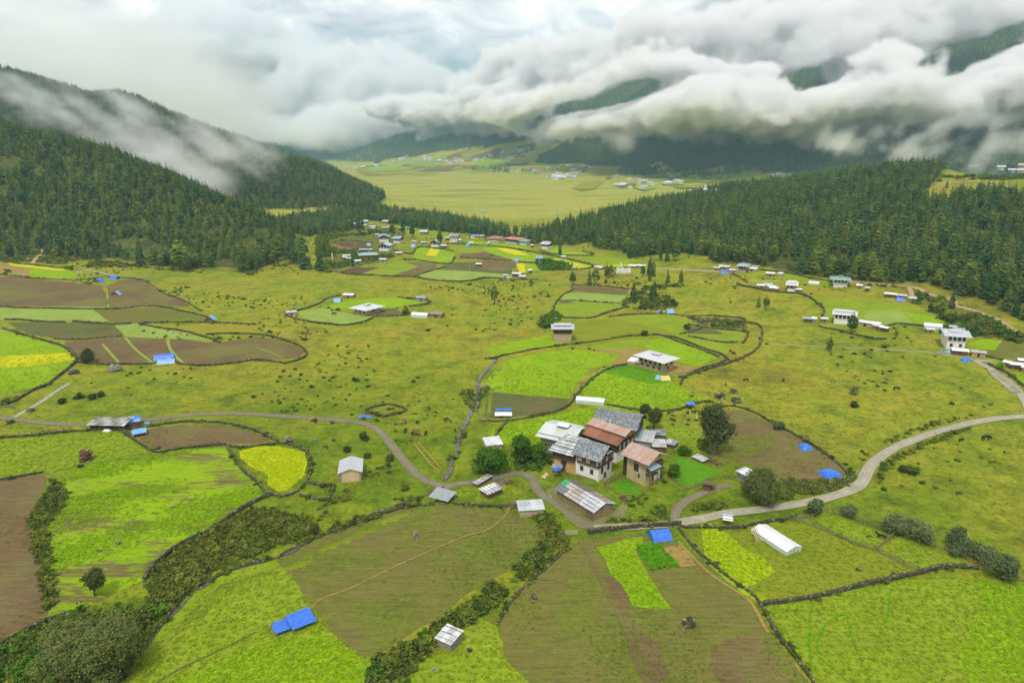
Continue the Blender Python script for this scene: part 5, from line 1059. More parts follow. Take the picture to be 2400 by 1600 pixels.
def special_trees():
    broad_tree('broadleaf_tree','d5',880,1510,13,22.5,'huge airy olive-green tree with pale bare branches in the bottom left ravine','tree',M_FINE,46000,.26,21,PALE_BARK,18,.06,.25,4,.75,3,.95)
    broad_tree('broadleaf_tree','d5',880,770,8,6,'small dark tree standing just behind the huge ravine tree','tree',M_DARKSHRUB,2600,.34,22,lobes=5,low=.2)
    broad_tree('broadleaf_tree','d5',250,1560,6,9,'bluish green bush mass at the very bottom left corner','bush',M_LUSH,3500,.34,23,lobes=6,low=.1,trunks=2)
    broad_tree('cypress_tree','c8',205,625,20.5,11.5,'tall dark cypress with a bare forked trunk behind the farm compound','tree',M_CYP,17000,.42,24,PALE_BARK,19,.16,.3,3,1.25,2,.78)
    broad_tree('willow_tree','c8',545,960,12.5,13,'big round olive-green tree beside the small grey hut','tree',M_FINE,24000,.26,25,lobes=12,low=.08,trunks=3)
    broad_tree('leafy_tree','c1',220,810,9,12.5,'broad bright green tree left of the farm compound','tree',M_LUSH,9000,.42,26,lobes=10,low=.05,trunks=2)
    broad_tree('leafy_tree','c1',470,715,11.5,7.5,'tallest leafy tree beside the farm compound','tree',M_LUSH,7000,.42,27,lobes=8,low=.08,trunks=2)
    broad_tree('leafy_tree','c1',620,690,6,6.5,'rounded green bush nearest the pale-roofed farmhouse','bush',M_LUSH,4500,.42,28,lobes=6,low=.05)
    broad_tree('slender_tree','e2',1195,390,10.5,5.2,'slender dark tree with a bare trunk behind the white-roofed shed','tree',M_CYP,3600,.4,29,lobes=6,low=.35,show=.85)
    broad_tree('slender_tree','e2',1010,130,6.5,4.2,'smaller dark tree behind the curved slate roof','tree',M_CYP,2400,.4,30,lobes=5,low=.25,show=.8)
    broad_tree('leafy_bush','e2',1740,830,3.6,4.8,'round green bush between the grass yard and the cypress','bush',M_LUSH,2600,.32,31,lobes=5,low=.05)
    broad_tree('leafy_bush','e2',1560,1250,5.5,4.0,'tall bush against the right side of the cream farmhouse','bush',M_LUSH,2800,.32,32,lobes=5,low=.05)
    broad_tree('leafy_bush','e2',2090,720,4,5.0,'olive bush left of the cypress trunk','bush',M_SHRUB,2400,.32,33,lobes=5,low=.05)
    broad_tree('leafy_tree','c2',825,1370,8.6,7.4,'round dark tree at the near edge of the brown field on the left','tree',M_DARKSHRUB,5200,.38,34,lobes=8,low=.1)
    for k, (u, v, h_, w, lab) in enumerate([(1310,320,8,8.5,'first of the grey-green willows in the row on the lower right'),(1395,345,7.5,6,'second willow of the lower right row, close beside the first'),(1540,400,7.5,9.5,'third and fullest upper willow of the lower right row'),(1800,440,8,6.5,'narrow willow in the middle of the lower right row'),(1870,500,7,9,'willow just below the narrow one in the lower right row'),(2040,560,6,9,'low wide willow towards the end of the lower right row'),(2170,690,8,9.5,'last round willow at the right end of the row'),(710,180,6,5,'feathery young willow beside the track above the paddocks'),(970,200,4,5,'low willow bush at the corner of the paddock fence')]):
        broad_tree('willow_tree','d8',u,v,h_*.85,w*.78,lab,'tree',M_WILLOW,6500,.26,40+k,lobes=7,low=.05,trunks=2,flat_=.9)
    for c, u, v, h_, w, lab, m in [('d6',545,200,3.6,3.2,'dark upright bush on the upper edge of the big sprouting field',M_DARKSHRUB),('c7',1185,510,3.2,4,'dark bush left of the roadside puddles',M_SHRUB),('c7',1030,625,2.6,2.6,'dark bush behind the metal-roofed cream hut',M_DARKSHRUB),('c7',1222,675,1.9,2.4,'small round bush right of the cream hut',M_DARKSHRUB),('c7',1430,700,3.0,2.8,'dark bush beside the road bend',M_DARKSHRUB),('c7',1560,975,2.4,2.8,'low bush by the road above the small slate-roofed hut',M_SHRUB),('c6',570,175,2.6,4,'dark bush in the middle of the group on the left pasture',M_DARKSHRUB),('c6',730,130,2.3,4,'dark bush at the top of the group on the left pasture',M_DARKSHRUB),('c6',850,140,2.2,3.6,'wide dark bush beside the topmost one on the left pasture',M_DARKSHRUB),('c6',930,115,2.4,3.2,'right-hand dark bush of the group on the left pasture',M_DARKSHRUB),('c6',60,175,2.6,4.5,'green bush at the corner of the left lime field',M_LUSH),('c8',1510,745,2.4,2.6,'dark round bush right of the bend of the pale track',M_DARKSHRUB),('c8',1585,765,2.8,3.8,'wide olive bush right of the bend of the pale track',M_SHRUB),('c2',70,555,5,6,'round green bush at the top of the left brown field',M_LUSH),('c2',660,520,5,6,'round bush beside the white car on the left',M_LUSH),('c8',650,455,3.4,6,'pale flowering bush on the wall of the brown field',M_WILLOW),('c8',850,545,2.6,3.5,'small flowering bush above the blue tarpaulin',M_WILLOW),('e7',1900,970,4.2,5,'yellow-green bush at the corner of the far right wall',M_TUFT),('c4',1225,1125,4,5,'round dark bush on the wall between the middle fields',M_DARKSHRUB),('c4',1605,1070,4.5,5,'round bush at the top of the fields above the hip-roofed house',M_DARKSHRUB),('c3',1370,1130,5,7,'loose bush at the right end of the walled brown plot',M_SHRUB),('c8',1180,215,4,4.5,'green feathery bush alone on the right pasture',M_WILLOW),('c8',1180,305,2.4,3.4,'dark bush below the feathery one on the right pasture',M_DARKSHRUB)]:
        broad_tree('bush',c,u,v,h_,w,lab,'bush',m,1100,.34,int(u * 7 + v) % 9999,lobes=4,low=.02,depth=1,show=.5)
forests(); single_trees(); scrubland(); tufts(); special_trees()
# ------------------------------------------------------------------ building materials
def metal_roof(key, base, rust=None, amt=.5, wave=5.0, var=.12):
    if key in MATS: return MATS[key]
    b = NB(key); tc = b.N('ShaderNodeTexCoord'); sp = b.N('ShaderNodeSeparateXYZ'); b.L(tc.outputs['Object'], sp.inputs[0])
    wv = b.math('SINE', b.math('MULTIPLY', sp.outputs[0], wave * 6.283)); n = b.noise(.35, 5, .65, vec=tc.outputs['Object'], stretch=(1.6, .35, 1.0)); f = b.noise(3.0, 4, .7, vec=tc.outputs['Object'], stretch=(3.0, .5, 1.0))
    oi = b.N('ShaderNodeObjectInfo'); nn = b.math('ADD', b.math('MULTIPLY', n, .6), b.math('MULTIPLY', oi.outputs['Random'], .4))
    c = b.ramp(nn, [(.25, tuple(x * (1 - var * 1.6) for x in base)), (.75, tuple(min(.85, x * (1 + var)) for x in base))])
    if rust:
        m = b.ramp(b.math('ADD', b.math('MULTIPLY', n, .55), b.math('MULTIPLY', f, .45)), [(.60 - .22 * amt, (0, 0, 0)), (.72 - .22 * amt, (1, 1, 1))])
        c = b.mix(m, c, rust)
    MATS[key] = b.finish(c, .42, wv, .5, .04, .5, .15); return MATS[key]
ZINC = metal_roof('zinc_roof', (.50, .53, .56)); WHITE_R = metal_roof('white_roof', (.66, .68, .70), (.40, .22, .14), .12); ZINC_RUST = metal_roof('rusty_zinc_roof', (.50, .50, .50), (.34, .17, .09), .55)
PINK_R = metal_roof('pink_rust_roof', (.50, .42, .38), (.44, .22, .15), .72); RUST_R = metal_roof('rust_roof', (.37, .165, .085), (.25, .095, .045), .6, 5, .3)
BLUE_R = metal_roof('pale_blue_roof', (.30, .42, .46)); GREEN_R = metal_roof('pale_green_roof', (.24, .42, .34)); RED_R = metal_roof('faded_red_roof', (.50, .20, .15), (.55, .40, .35), .3)
GREY_GREEN = metal_roof('greenish_roof', (.60, .66, .62), (.45, .28, .18), .14)
SLATE = flatmat('slate', (.150, .168, .176), .5, .4, 1.6, 0, .5); SLATE2 = flatmat('light_slate', (.27, .30, .32), .5, .3, 1.3, 0, .5)
WHITEWASH = flatmat('whitewash', (.72, .71, .68), .9, .08, .8); CREAM = flatmat('cream_plaster', (.46, .36, .20), .95, .22, .5, stretch=(1, 1, .4)); OCHRE = flatmat('ochre_plaster', (.48, .31, .12), .95, .18, .6)
MUDW = flatmat('mud_stone', (.25, .185, .10), .95, .45, 1.8); GREYW = flatmat('grey_wall', (.27, .26, .24), .95, .3, 1.2); TAN_W = flatmat('tan_stone', (.40, .30, .19), .95, .35, 1.5)
WOOD = flatmat('dark_timber', (.075, .042, .025), .85, .45, 3, stretch=(1, 1, .3)); WOOD2 = flatmat('brown_timber', (.13, .070, .038), .85, .4, 2.5); PLANK = flatmat('weathered_plank', (.26, .22, .165), .9, .4, 2, stretch=(.5, .5, 5)); LOG = flatmat('log', (.20, .145, .085), .95, .45, 2)
PANE_W = flatmat('white_pane', (.70, .72, .72), .35, .08, 2, 0, .5); PANE_D = flatmat('dark_pane', (.035, .035, .04), .2, .3, 2, 0, .5); YELLOW_W = flatmat('orange_wall', (.62, .33, .08), .9, .15, 1)
STONE = flatmat('wall_stone', (.110, .100, .062), 1.0, .65, .9); STONE_L = flatmat('pale_stone', (.25, .235, .185), 1.0, .4, .9); DARKS = flatmat('mossy_stone', (.060, .066, .026), 1.0, .6, .8)
BLUE_T = flatmat('blue_tarpaulin', (.035, .150, .62), .38, .28, .9, 0, .45, bstr=.8); PBLUE_T = flatmat('pale_blue_tarpaulin', (.17, .36, .68), .4, .3, .9, 0, .45, bstr=.8); WHITE_T = flatmat('white_sheet', (.68, .70, .70), .4, .12, .9); YEL_T = flatmat('yellow_tarpaulin', (.62, .47, .16), .5, .12, .9); GREEN_T = flatmat('green_sheet', (.03, .36, .16), .5, .4, 1.4)
PLASTIC = flatmat('greenhouse_film', (.52, .60, .55), .3, .16, .7, 0, .5)
# ------------------------------------------------------------------ shape helpers in a thing's own frame
def part(parent, name, V, F, mat, label=None, kind=None):
    o = mesh_obj(name, V, F, mat, parent)
    if label: o['label'] = label
    if kind: o['kind'] = kind
    return o
BF = [(0,3,2,1),(4,5,6,7),(0,1,5,4),(1,2,6,5),(2,3,7,6),(3,0,4,7)]
def boxv(x0, y0, z0, x1, y1, z1): return [(x0,y0,z0),(x1,y0,z0),(x1,y1,z0),(x0,y1,z0),(x0,y0,z1),(x1,y0,z1),(x1,y1,z1),(x0,y1,z1)]
class Acc:
    def __init__(s): s.V = []; s.F = []
    def hexa(s, v): b = len(s.V); s.V += list(v); s.F += [tuple(b + i for i in f) for f in BF]; return s
    def box(s, *a): return s.hexa(boxv(*a))
    def bar(s, p, q, w, d=None, up=(0, 0, 1)):
        p = Vector(p); q = Vector(q); t = (q - p).normalized(); u = Vector(up)
        if abs(t.dot(u)) > .95: u = Vector((1, 0, 0))
        a = t.cross(u).normalized() * (w / 2); b = t.cross(a).normalized() * ((d or w) / 2)
        return s.hexa([tuple(c) for c in (p-a-b, p+a-b, p+a+b, p-a+b, q-a-b, q+a-b, q+a+b, q-a+b)])
    def plate(s, q, th):
        q = [Vector(c) for c in q]; n = (q[1] - q[0]).cross(q[3] - q[0]).normalized() * th
        if n.z < 0: n = -n
        return s.hexa([tuple(c) for c in q] + [tuple(c + n) for c in q])
    def done(s, parent, name, mat, label=None, kind=None): return part(parent, name, s.V, s.F, mat, label, kind)
def box(parent, name, a, mat, label=None): return Acc().box(*a).done(parent, name, mat, label)
def plate(parent, name, q, th, mat, label=None): return Acc().plate(q, th).done(parent, name, mat, label)
def place(c, A, B): 
    a = g(c, *A); b = g(c, *B); rz = math.atan2(b.y - a.y, b.x - a.x); return a, rz, math.hypot(b.x - a.x, b.y - a.y)
def dist_to(c, A, D): a = g(c, *A); d = g(c, *D); return math.hypot(d.x - a.x, d.y - a.y)
def root(name, c, A, B, label, cat, group=None):
    a, rz, w = place(c, A, B); e = empty(name, a, rz); tag(e, label, cat, group); return e, w
def window(parent, side, w0, d0, u, z, ww, hh, pane=PANE_W, frame=WOOD, cols=2, rows=2, off=0.0, name='window', bar=.09):
    """side 'f' (front, y=d0), 'r' (right, x=w0), 'l' (left, x=w0); u is the coordinate along that wall"""
    t = .16
    def bx(a, u0, z0, u1, z1, n0, n1):
        if side == 'f': a.box(u0, d0 - n1, z0, u1, d0 - n0, z1)
        elif side == 'r': a.box(w0 + n0, u0, z0, w0 + n1, u1, z1)
        else: a.box(w0 - n1, u0, z0, w0 - n0, u1, z1)
    a = Acc(); bx(a, u - ww/2 - .14, z - .14, u + ww/2 + .14, z, off + .003, off + t); bx(a, u - ww/2 - .14, z + hh, u + ww/2 + .14, z + hh + .16, off + .003, off + t + .04)
    bx(a, u - ww/2 - .14, z, u - ww/2, z + hh, off + .003, off + t - .01); bx(a, u + ww/2, z, u + ww/2 + .14, z + hh, off + .003, off + t - .01)
    for k in range(1, cols): x = u - ww/2 + ww * k / cols; bx(a, x - bar/2, z, x + bar/2, z + hh, off + .003, off + .11)
    for k in range(1, rows): zz = z + hh * k / rows; bx(a, u - ww/2, zz - bar/2, u + ww/2, zz + bar/2, off + .003, off + .10)
    o = a.done(parent, name, frame); p = Acc(); bx(p, u - ww/2 + .002, z + .002, u + ww/2 - .002, z + hh - .002, off + .004, off + .05); p.done(o, 'pane', pane); return o
def stones_on(parent, lines, seed, mat=STONE, r=.22, step=.75, name='roof_stones'):
    """weights laid in rows on a loose roof: joined, far too many to pick apart"""
    rr = random.Random(seed); a = Acc()
    for p, q in lines:
        p = Vector(p); q = Vector(q); n = max(1, int((q - p).length / step))
        for k in range(n + 1):
            c = p.lerp(q, k / n) + Vector((rr.uniform(-.08, .08), rr.uniform(-.08, .08), 0)); s = r * rr.uniform(.6, 1.15)
            j = [rr.uniform(.7, 1.1) * s for _ in range(8)]
            a.hexa([(c.x + sx * j[i], c.y + sy * j[(i + 3) % 8], c.z + (.0 if sz < 0 else j[(i + 5) % 8])) for i, (sx, sy, sz) in enumerate([(-1,-1,-1),(1,-1,-1),(1,1,-1),(-1,1,-1),(-.7,-.7,1),(.7,-.7,1),(.7,.7,1),(-.7,.7,1)])])
    return a.done(parent, name, mat, kind='stuff')
def log_on(parent, p, q, r=.11, mat=LOG, name='roof_log'):
    V = []; F = []; tube(V, F, [p, tuple((Vector(p) + Vector(q)) / 2 + Vector((0, .08, .03))), q], [r, r * .9, r * .75], 5); return part(parent, name, V, F, mat)
def sheet_roof(parent, x0, x1, P0, P1, nx, ny, mats, th=.04, seed=0, name='roof_sheet', gap=.05, over=.2):
    """a roof plane made of separate overlapping metal sheets; P0=(y,z) at the eave, P1=(y,z) at the ridge"""
    rr = random.Random(seed)
    for j in range(ny):
        for i in range(nx):
            a0 = x0 + (x1 - x0) * i / nx + gap * .3; a1 = x0 + (x1 - x0) * (i + 1) / nx - gap * .3; t0 = j / ny; t1 = min(1.0, (j + 1 + over * .3) / ny)
            def pt(x, t, lift): return (x, P0[0] + (P1[0] - P0[0]) * t, P0[1] + (P1[1] - P0[1]) * t + lift)
            l0 = .05 + rr.uniform(0, .05) + .035 * ((i + j) % 2); sk = rr.uniform(-.08, .08)
            m = mats[(i * 7 + j * 3 + seed) % len(mats)] if isinstance(mats, list) else mats
            plate(parent, name, [pt(a0 + sk, t0, l0 + .04), pt(a1 + sk, t0, l0 + .04), pt(a1, t1, l0), pt(a0, t1, l0)], th, m)
def roof_gable(parent, w, d, z, rise, mat, over=.9, axis='x', th=.12, x0=0.0, y0=0.0, name='roof_panel', mat2=None, beams=True):
    o = over
    if axis == 'x':
        ym = y0 + d / 2; s = rise / (d / 2)
        plate(parent, name, [(x0-o, y0-o, z-s*o), (x0+w+o, y0-o, z-s*o), (x0+w+o, ym, z+rise), (x0-o, ym, z+rise)], th, mat)
        plate(parent, name, [(x0-o, y0+d+o, z-s*o), (x0-o, ym+.004, z+rise), (x0+w+o, ym+.004, z+rise), (x0+w+o, y0+d+o, z-s*o)], th, mat2 or mat)
        gab = [((x0+.03, y0+.05, z), (x0+.03, y0+d-.05, z), (x0+.03, ym, z+rise-.06)), ((x0+w-.03, y0+.05, z), (x0+w-.03, y0+d-.05, z), (x0+w-.03, ym, z+rise-.06))]
    else:
        xm = x0 + w / 2; s = rise / (w / 2)
        plate(parent, name, [(x0-o, y0-o, z-s*o), (xm, y0-o, z+rise), (xm, y0+d+o, z+rise), (x0-o, y0+d+o, z-s*o)], th, mat)
        plate(parent, name, [(xm+.004, y0-o, z+rise), (x0+w+o, y0-o, z-s*o), (x0+w+o, y0+d+o, z-s*o), (xm+.004, y0+d+o, z+rise)], th, mat2 or mat)
        gab = [((x0+.05, y0+.03, z), (x0+w-.05, y0+.03, z), (xm, y0+.03, z+rise-.06)), ((x0+.05, y0+d-.03, z), (x0+w-.05, y0+d-.03, z), (xm, y0+d-.03, z+rise-.06))]
    return gab
def gable_end(parent, tri, mat, name='gable'): part(parent, name, list(tri), [(0, 1, 2)], mat)
def roof_hip(parent, w, d, z, rise, mat, over=1.4, name='roof', flat_=.3):
    o = over; a = Acc(); i = min(w, d) / 2; s = i
    b = [(-o,-o,z-.25), (w+o,-o,z-.25), (w+o,d+o,z-.25), (-o,d+o,z-.25)]
    if w >= d: r = [(d/2*flat_*2.2, d/2, z+rise), (w-d/2*flat_*2.2, d/2, z+rise)]
    else: r = [(w/2, w/2, z+rise), (w/2, d-w/2, z+rise)]
    V = b + [(p[0], p[1], p[2]-.14) for p in b] + r
    F = [(0,1,9,8),(2,3,8,9),(1,2,9),(3,0,8),(0,4,5,1),(1,5,6,2),(2,6,7,3),(3,7,4,0),(4,7,6,5)] if w >= d else [(0,1,8),(1,2,9,8),(2,3,9),(3,0,8,9),(0,4,5,1),(1,5,6,2),(2,6,7,3),(3,7,4,0),(4,7,6,5)]
    return part(parent, name, V, F, mat)
def lantern(parent, cx, cy, z, w, d, mat, h=.55):
    l = Acc().box(cx-w*.4, cy-d*.35, z-.5, cx+w*.4, cy+d*.35, z+h*.6).done(parent, 'roof_lantern', WOOD)
    Acc().plate([(cx-w/2, cy-d/2, z+h*.55), (cx+w/2, cy-d/2, z+h*.55), (cx+w/2, cy, z+h), (cx-w/2, cy, z+h)], .08).plate([(cx-w/2, cy+d/2, z+h*.55), (cx-w/2, cy+.003, z+h), (cx+w/2, cy+.003, z+h), (cx+w/2, cy+d/2, z+h*.55)], .08).done(l, 'lantern_roof', mat)
def house(name, label, c, A, B, depth, h, wall, roofm, style='gable', rise=1.3, over=1.0, axis='x', band=0.0, nf=3, ns=2, lower=0, lant=False, cat='house', group=None, pane=PANE_W, bandm=WOOD, gab=WOOD, tier=None, sidex='r', win=(1.0, 1.2)):
    e, w = root(name, c, A, B, label, cat, group); d = depth
    box(e, 'wall', (0, 0, -1.2, w, d, h - band), wall)
    if band:
        p = .35; box(e, 'timber_storey', (-p, -p, h - band + .003, w + p, d + p, h), bandm)
        for k in range(nf): window(e, 'f', 0, -p, w * (k + .5) / nf, h - band + .35, win[0], band - .8, pane, WOOD)
        for k in range(ns): window(e, 'r' if sidex == 'r' else 'l', (w + p) if sidex == 'r' else -p, 0, d * (k + .5) / ns, h - band + .35, win[0], band - .8, pane, WOOD)
    if lower or not band:
        nn = lower or nf; zz = (h - band) * .38
        for k in range(nn): window(e, 'f', 0, 0, w * (k + .5) / nn, zz, win[0] * .85, min(win[1], (h - band) * .45), PANE_D if band else pane, WOOD2)
        if h > 3: window(e, 'r' if sidex == 'r' else 'l', w if sidex == 'r' else 0, 0, d * .5, zz, win[0] * .85, min(win[1], (h - band) * .45), PANE_D, WOOD2)
    if style == 'hip': roof_hip(e, w, d, h + .12, rise, roofm, over)
    elif style == 'shed': plate(e, 'roof_panel', [(-over, -over, h + .05), (w + over, -over, h + .05), (w + over, d + over, h + rise), (-over, d + over, h + rise)], .1, roofm)
    elif style == 'shed_back': plate(e, 'roof_panel', [(-over, -over, h + rise), (w + over, -over, h + rise), (w + over, d + over, h + .05), (-over, d + over, h + .05)], .1, roofm)
    else:
        gb = roof_gable(e, w, d, h + .12, rise, roofm, over, axis)
        for t in gb: gable_end(e, t, gab)
    if tier: 
        tw, td, tz = tier; roof_gable(e, w * tw, d * td, h + rise * .75 + tz, rise * .5, roofm, over * .4, axis, x0=w * (1 - tw) / 2, y0=d * (1 - td) / 2, name='upper_roof_panel'); box(e, 'attic', (w * (1 - tw) / 2 + .1, d * (1 - td) / 2 + .1, h + .2, w * (1 + tw) / 2 - .1, d * (1 + td) / 2 - .1, h + rise * .75 + tz), WOOD)
    if lant: lantern(e, w / 2, d / 2, h + rise + .05, w * .34, d * .38, roofm)
    return e, w
def shed(label, c, A, B, depth, h, wall, roofm, rise=.35, over=.35, name='shed', posts=False, rows=0, cat='shed', axis=None, group=None):
    e, w = root(name, c, A, B, label, cat, group)
    if posts:
        for x in (.1, w - .25):
            for y in (.1, depth - .25): box(e, 'post', (x, y, -.6, x + .15, y + .15, h + (rise * y / depth)), LOG)
        box(e, 'back_wall', (.1, depth - .1, -.6, w - .1, depth, h + rise * .9), wall)
    else: box(e, 'wall', (0, 0, -.8, w, depth, h), wall)
    if axis: 
        for t in roof_gable(e, w, depth, h + .05, rise, roofm, over, axis, .06): gable_end(e, t, WOOD2)
    else:
        nx = max(1, min(7, int(w / 1.6))); sheet_roof(e, -over, w + over, (-over, h), (depth + over, h + rise), nx, 2 if depth > 2.5 else 1, roofm, seed=int(A[0]) % 50)
        if not posts: part(e, 'gable', [(.02, .1, h), (.02, depth, h), (.02, depth, h + rise), (w - .02, .1, h), (w - .02, depth, h), (w - .02, depth, h + rise), ], [(0, 1, 2), (3, 5, 4)], wall)
    L = []
    for k in range(rows):
        t = (k + .5) / rows; y = -over + (depth + 2 * over) * t; z = h + rise * t + .16; L.append(((-over * .6, y, z), (w + over * .6, y, z)))
    for p, q in L[::2]: log_on(e, p, q)
    if rows: stones_on(e, L, int(A[1]), r=.17)
    return e
# ------------------------------------------------------------------ the farm compound
def compound():
    # white farmhouse with a slate roof
    A, C, D = (850, 1420), (1265, 1560), (1555, 1400); e, w = root('white_farmhouse', 'e1', A, C, 'whitewashed three-storey farmhouse with a grey slate gable roof and brown timber upper floor', 'house'); d = dist_to('e1', C, D); h = 9.0; zb = 5.4
    box(e, 'wall', (0, 0, -1.2, w, d, zb), WHITEWASH); Acc().box(.5, -.25, -1.0, w * .93, -.004, .55).done(e, 'plinth', MUDW)
    p = .45; box(e, 'timber_storey', (.9, -p, zb + .004, w + p, d + .1, h - .2), WOOD2); box(e, 'upper_wall', (0, .02, zb + .002, .894, d, h - .2), WHITEWASH)
    Acc().box(.8, -p - .12, zb - .22, w + p + .12, -p + .2, zb + .14).box(w + p - .2, -p + .204, zb - .22, w + p + .12, d + .2, zb + .14).done(e, 'cornice', WOOD)
    for u in (2.0, w * .57): window(e, 'f', 0, -p, u, zb + .75, 1.5, 2.1, PANE_W, WOOD, 3, 3)
    window(e, 'f', 0, -p, w - .25, zb + .75, .9, 2.1, PANE_W, WOOD, 2, 3)
    window(e, 'r', w + p, 0, .55, zb + .75, 1.0, 2.1, PANE_W, WOOD, 2, 3); window(e, 'r', w + p, 0, d * .5, zb + .75, 1.7, 2.0, PANE_W, WOOD, 3, 3); window(e, 'r', w + p, 0, d * .88, zb + .75, 1.3, 1.9, PANE_W, WOOD, 3, 3)
    window(e, 'f', 0, 0, w * .28, 2.5, 1.0, 1.5, PANE_D, WOOD2, 2, 1); window(e, 'f', 0, 0, w * .72, 2.3, 1.0, 1.5, PANE_D, WOOD2, 2, 1)
    window(e, 'r', w, 0, d * .27, 2.4, .9, 2.0, PANE_D, WOOD, 1, 2); window(e, 'r', w, 0, d * .72, 2.4, .9, 2.1, PANE_D, WOOD, 1, 2)
    dr = box(e, 'door', (w + .003, d * .40, 0, w + .12, d * .58, 2.0), WOOD2); box(dr, 'handle', (w + .12, d * .55, .95, w + .17, d * .565, 1.1), STONE)
    Acc().box(w + .4, d * .2, -.4, w + 1.6, d * .95, .28).done(e, 'bench', PLANK)
    rise, ov = 3.0, 1.5; ym = d / 2; s = rise / (d / 2)
    def slope(y): return h + s * (y + 0) if y <= ym else h + s * (d - y)
    plate(e, 'roof_deck', [(-1.2, -ov, slope(-ov)), (w+ov, -ov, slope(-ov)), (w+ov, ym, slope(ym)), (-1.2, ym, slope(ym))], .1, WOOD); plate(e, 'roof_deck', [(-1.2, d+ov, slope(d+ov)), (-1.2, ym+.004, slope(ym)), (w+ov, ym+.004, slope(ym)), (w+ov, d+ov, slope(d+ov))], .1, WOOD)
    rr = random.Random(5)
    for side in (0, 1):
        a = Acc(); b2 = Acc(); nx, ny = 22, 15
        for j in range(ny):
            for i in range(nx):
                x = -1.2 + (w + ov + 1.2) * (i + (.5 if j % 2 else 0)) / nx; x1 = min(x + (w + ov + 1.2) / nx * .93, w + ov); t = j / ny; L = (ym + ov) / ny
                y0 = -ov + (ym + ov) * t; y1 = y0 + L * 1.25
                z0, z1 = slope(y0) + .17 + rr.uniform(0, .05), slope(min(y1, ym)) + .12; y1 = min(y1, ym)
                q = [(x, y0, z0), (x1, y0, z0), (x1, y1, z1), (x, y1, z1)]
                if side: q = [(v[0], d - v[1], v[2]) for v in q][::-1]
                (a if rr.random() < .72 - .35 * t else b2).plate(q, .05)
        a.done(e, 'shingles', SLATE, kind='stuff'); b2.done(e, 'shingles', SLATE2, kind='stuff')
    for k in range(5):
        y = d * (k + .5) / 5; Acc().bar((w - .2, y, h - .3), (w - .2, y, slope(y)), .16).done(e, 'attic_post', WOOD)
    Acc().bar((w + ov - .1, -ov, slope(-ov) + .1), (w + ov - .1, ym, slope(ym) + .1), .16, .2).bar((w + ov - .1, d + ov, slope(d + ov) + .1), (w + ov - .1, ym, slope(ym) + .1), .16, .2).done(e, 'barge_board', PLANK)
    Acc().plate([(w - .6, ym - 1.5, h + .9), (w + ov + .2, ym - 1.5, h + .7), (w + ov + .2, ym + 1.9, h + .7), (w - .6, ym + 1.9, h + .9)], .06).done(e, 'attic_canopy', SLATE2)
    # ochre wing with a timber gallery
    e, w = root('ochre_farmhouse', 'e1', (455, 1315), (838, 1425), 'ochre mud-walled farmhouse wing with a dark timber gallery under stone-weighted metal sheets', 'house'); d = 8.5; h = 7.6; g0 = 4.6
    box(e, 'wall', (0, 0, -1.2, w * .32, d, g0), OCHRE); box(e, 'wall', (w * .60, 0, -1.2, w - .02, d, g0), OCHRE); box(e, 'wall', (w * .32 + .003, .5, -1.2, w * .60 - .003, d, g0), GREYW)
    box(e, 'timber_storey', (-.3, -.5, g0 + .003, w - .05, d, h), WOOD); 
    for k in range(7): Acc().box(-.3 + (w) * k / 7, -.62, g0 + .1, -.3 + w * k / 7 + .16, -.503, h).done(e, 'gallery_post', WOOD2)
    for zz in (g0 + .1, g0 + 1.15): Acc().box(-.35, -.72, zz, w - .05, -.63, zz + .18).done(e, 'gallery_rail', WOOD2)
    window(e, 'f', 0, .5, w * .46, 2.3, 1.3, 1.9, PANE_D, WOOD, 3, 3); box(e, 'door', (w * .40, .38, 0, w * .52, .497, 1.9), WOOD2)
    window(e, 'f', 0, -.5, w * .2, g0 + 1.4, .7, 1.1, PANE_D, WOOD2, 1, 1, off=.01); window(e, 'f', 0, -.5, w * .72, g0 + 1.4, .8, 1.1, PANE_D, WOOD2, 2, 1, off=.01)
    tiers = [(-1.9, h - .1, 1.3, h + .85, -1.3, w + .2), (1.0, h + 1.25, 4.6, h + 2.3, -.4, w + .4), (4.2, h + 2.6, 7.3, h + 3.3, .6, w + 1.5)]
    for k, (y0, z0, y1, z1, x0, x1) in enumerate(tiers):
        sheet_roof(e, x0, x1, (y0, z0), (y1, z1), 6, 1, [ZINC, WHITE_R, ZINC], seed=k * 3); box(e, 'roof_beam', (x0 + .3, y1 - .25, h, x1 - .3, y1 - .05, z1 - .02), WOOD)
        L = [((x0 + .2, y0 + (y1 - y0) * t, z0 + (z1 - z0) * t + .16), (x1 - .2, y0 + (y1 - y0) * t, z0 + (z1 - z0) * t + .16)) for t in (.32, .78)]
        stones_on(e, L, 5 + k, r=.2, step=.55); log_on(e, *L[0])
    # pale-roofed farmhouse
    e, w = root('pale_roofed_farmhouse', 'e1', (235, 1005), (760, 1130), 'farmhouse with a big pale green-white metal roof and white window band, left in the compound', 'house'); d = 11.5; h = 7.0
    box(e, 'wall', (0, 0, -1.2, w, d, 4.1), GREYW); box(e, 'timber_storey', (-.25, -.3, 4.103, w + .2, d + .2, h), WHITEWASH)
    for k in range(7): window(e, 'f', 0, -.3, .55 + k * 1.25, 4.9, 1.0, 1.5, PANE_W, WOOD, 2, 2)
    plate(e, 'lower_roof_panel', [(-2.0, -2.2, h - .2), (w + 1, -2.2, h - .2), (w + 1, .8, h + .65), (-1.4, .8, h + .65)], .08, GREY_GREEN)
    ym = d / 2 + .6; r2 = h + 2.3
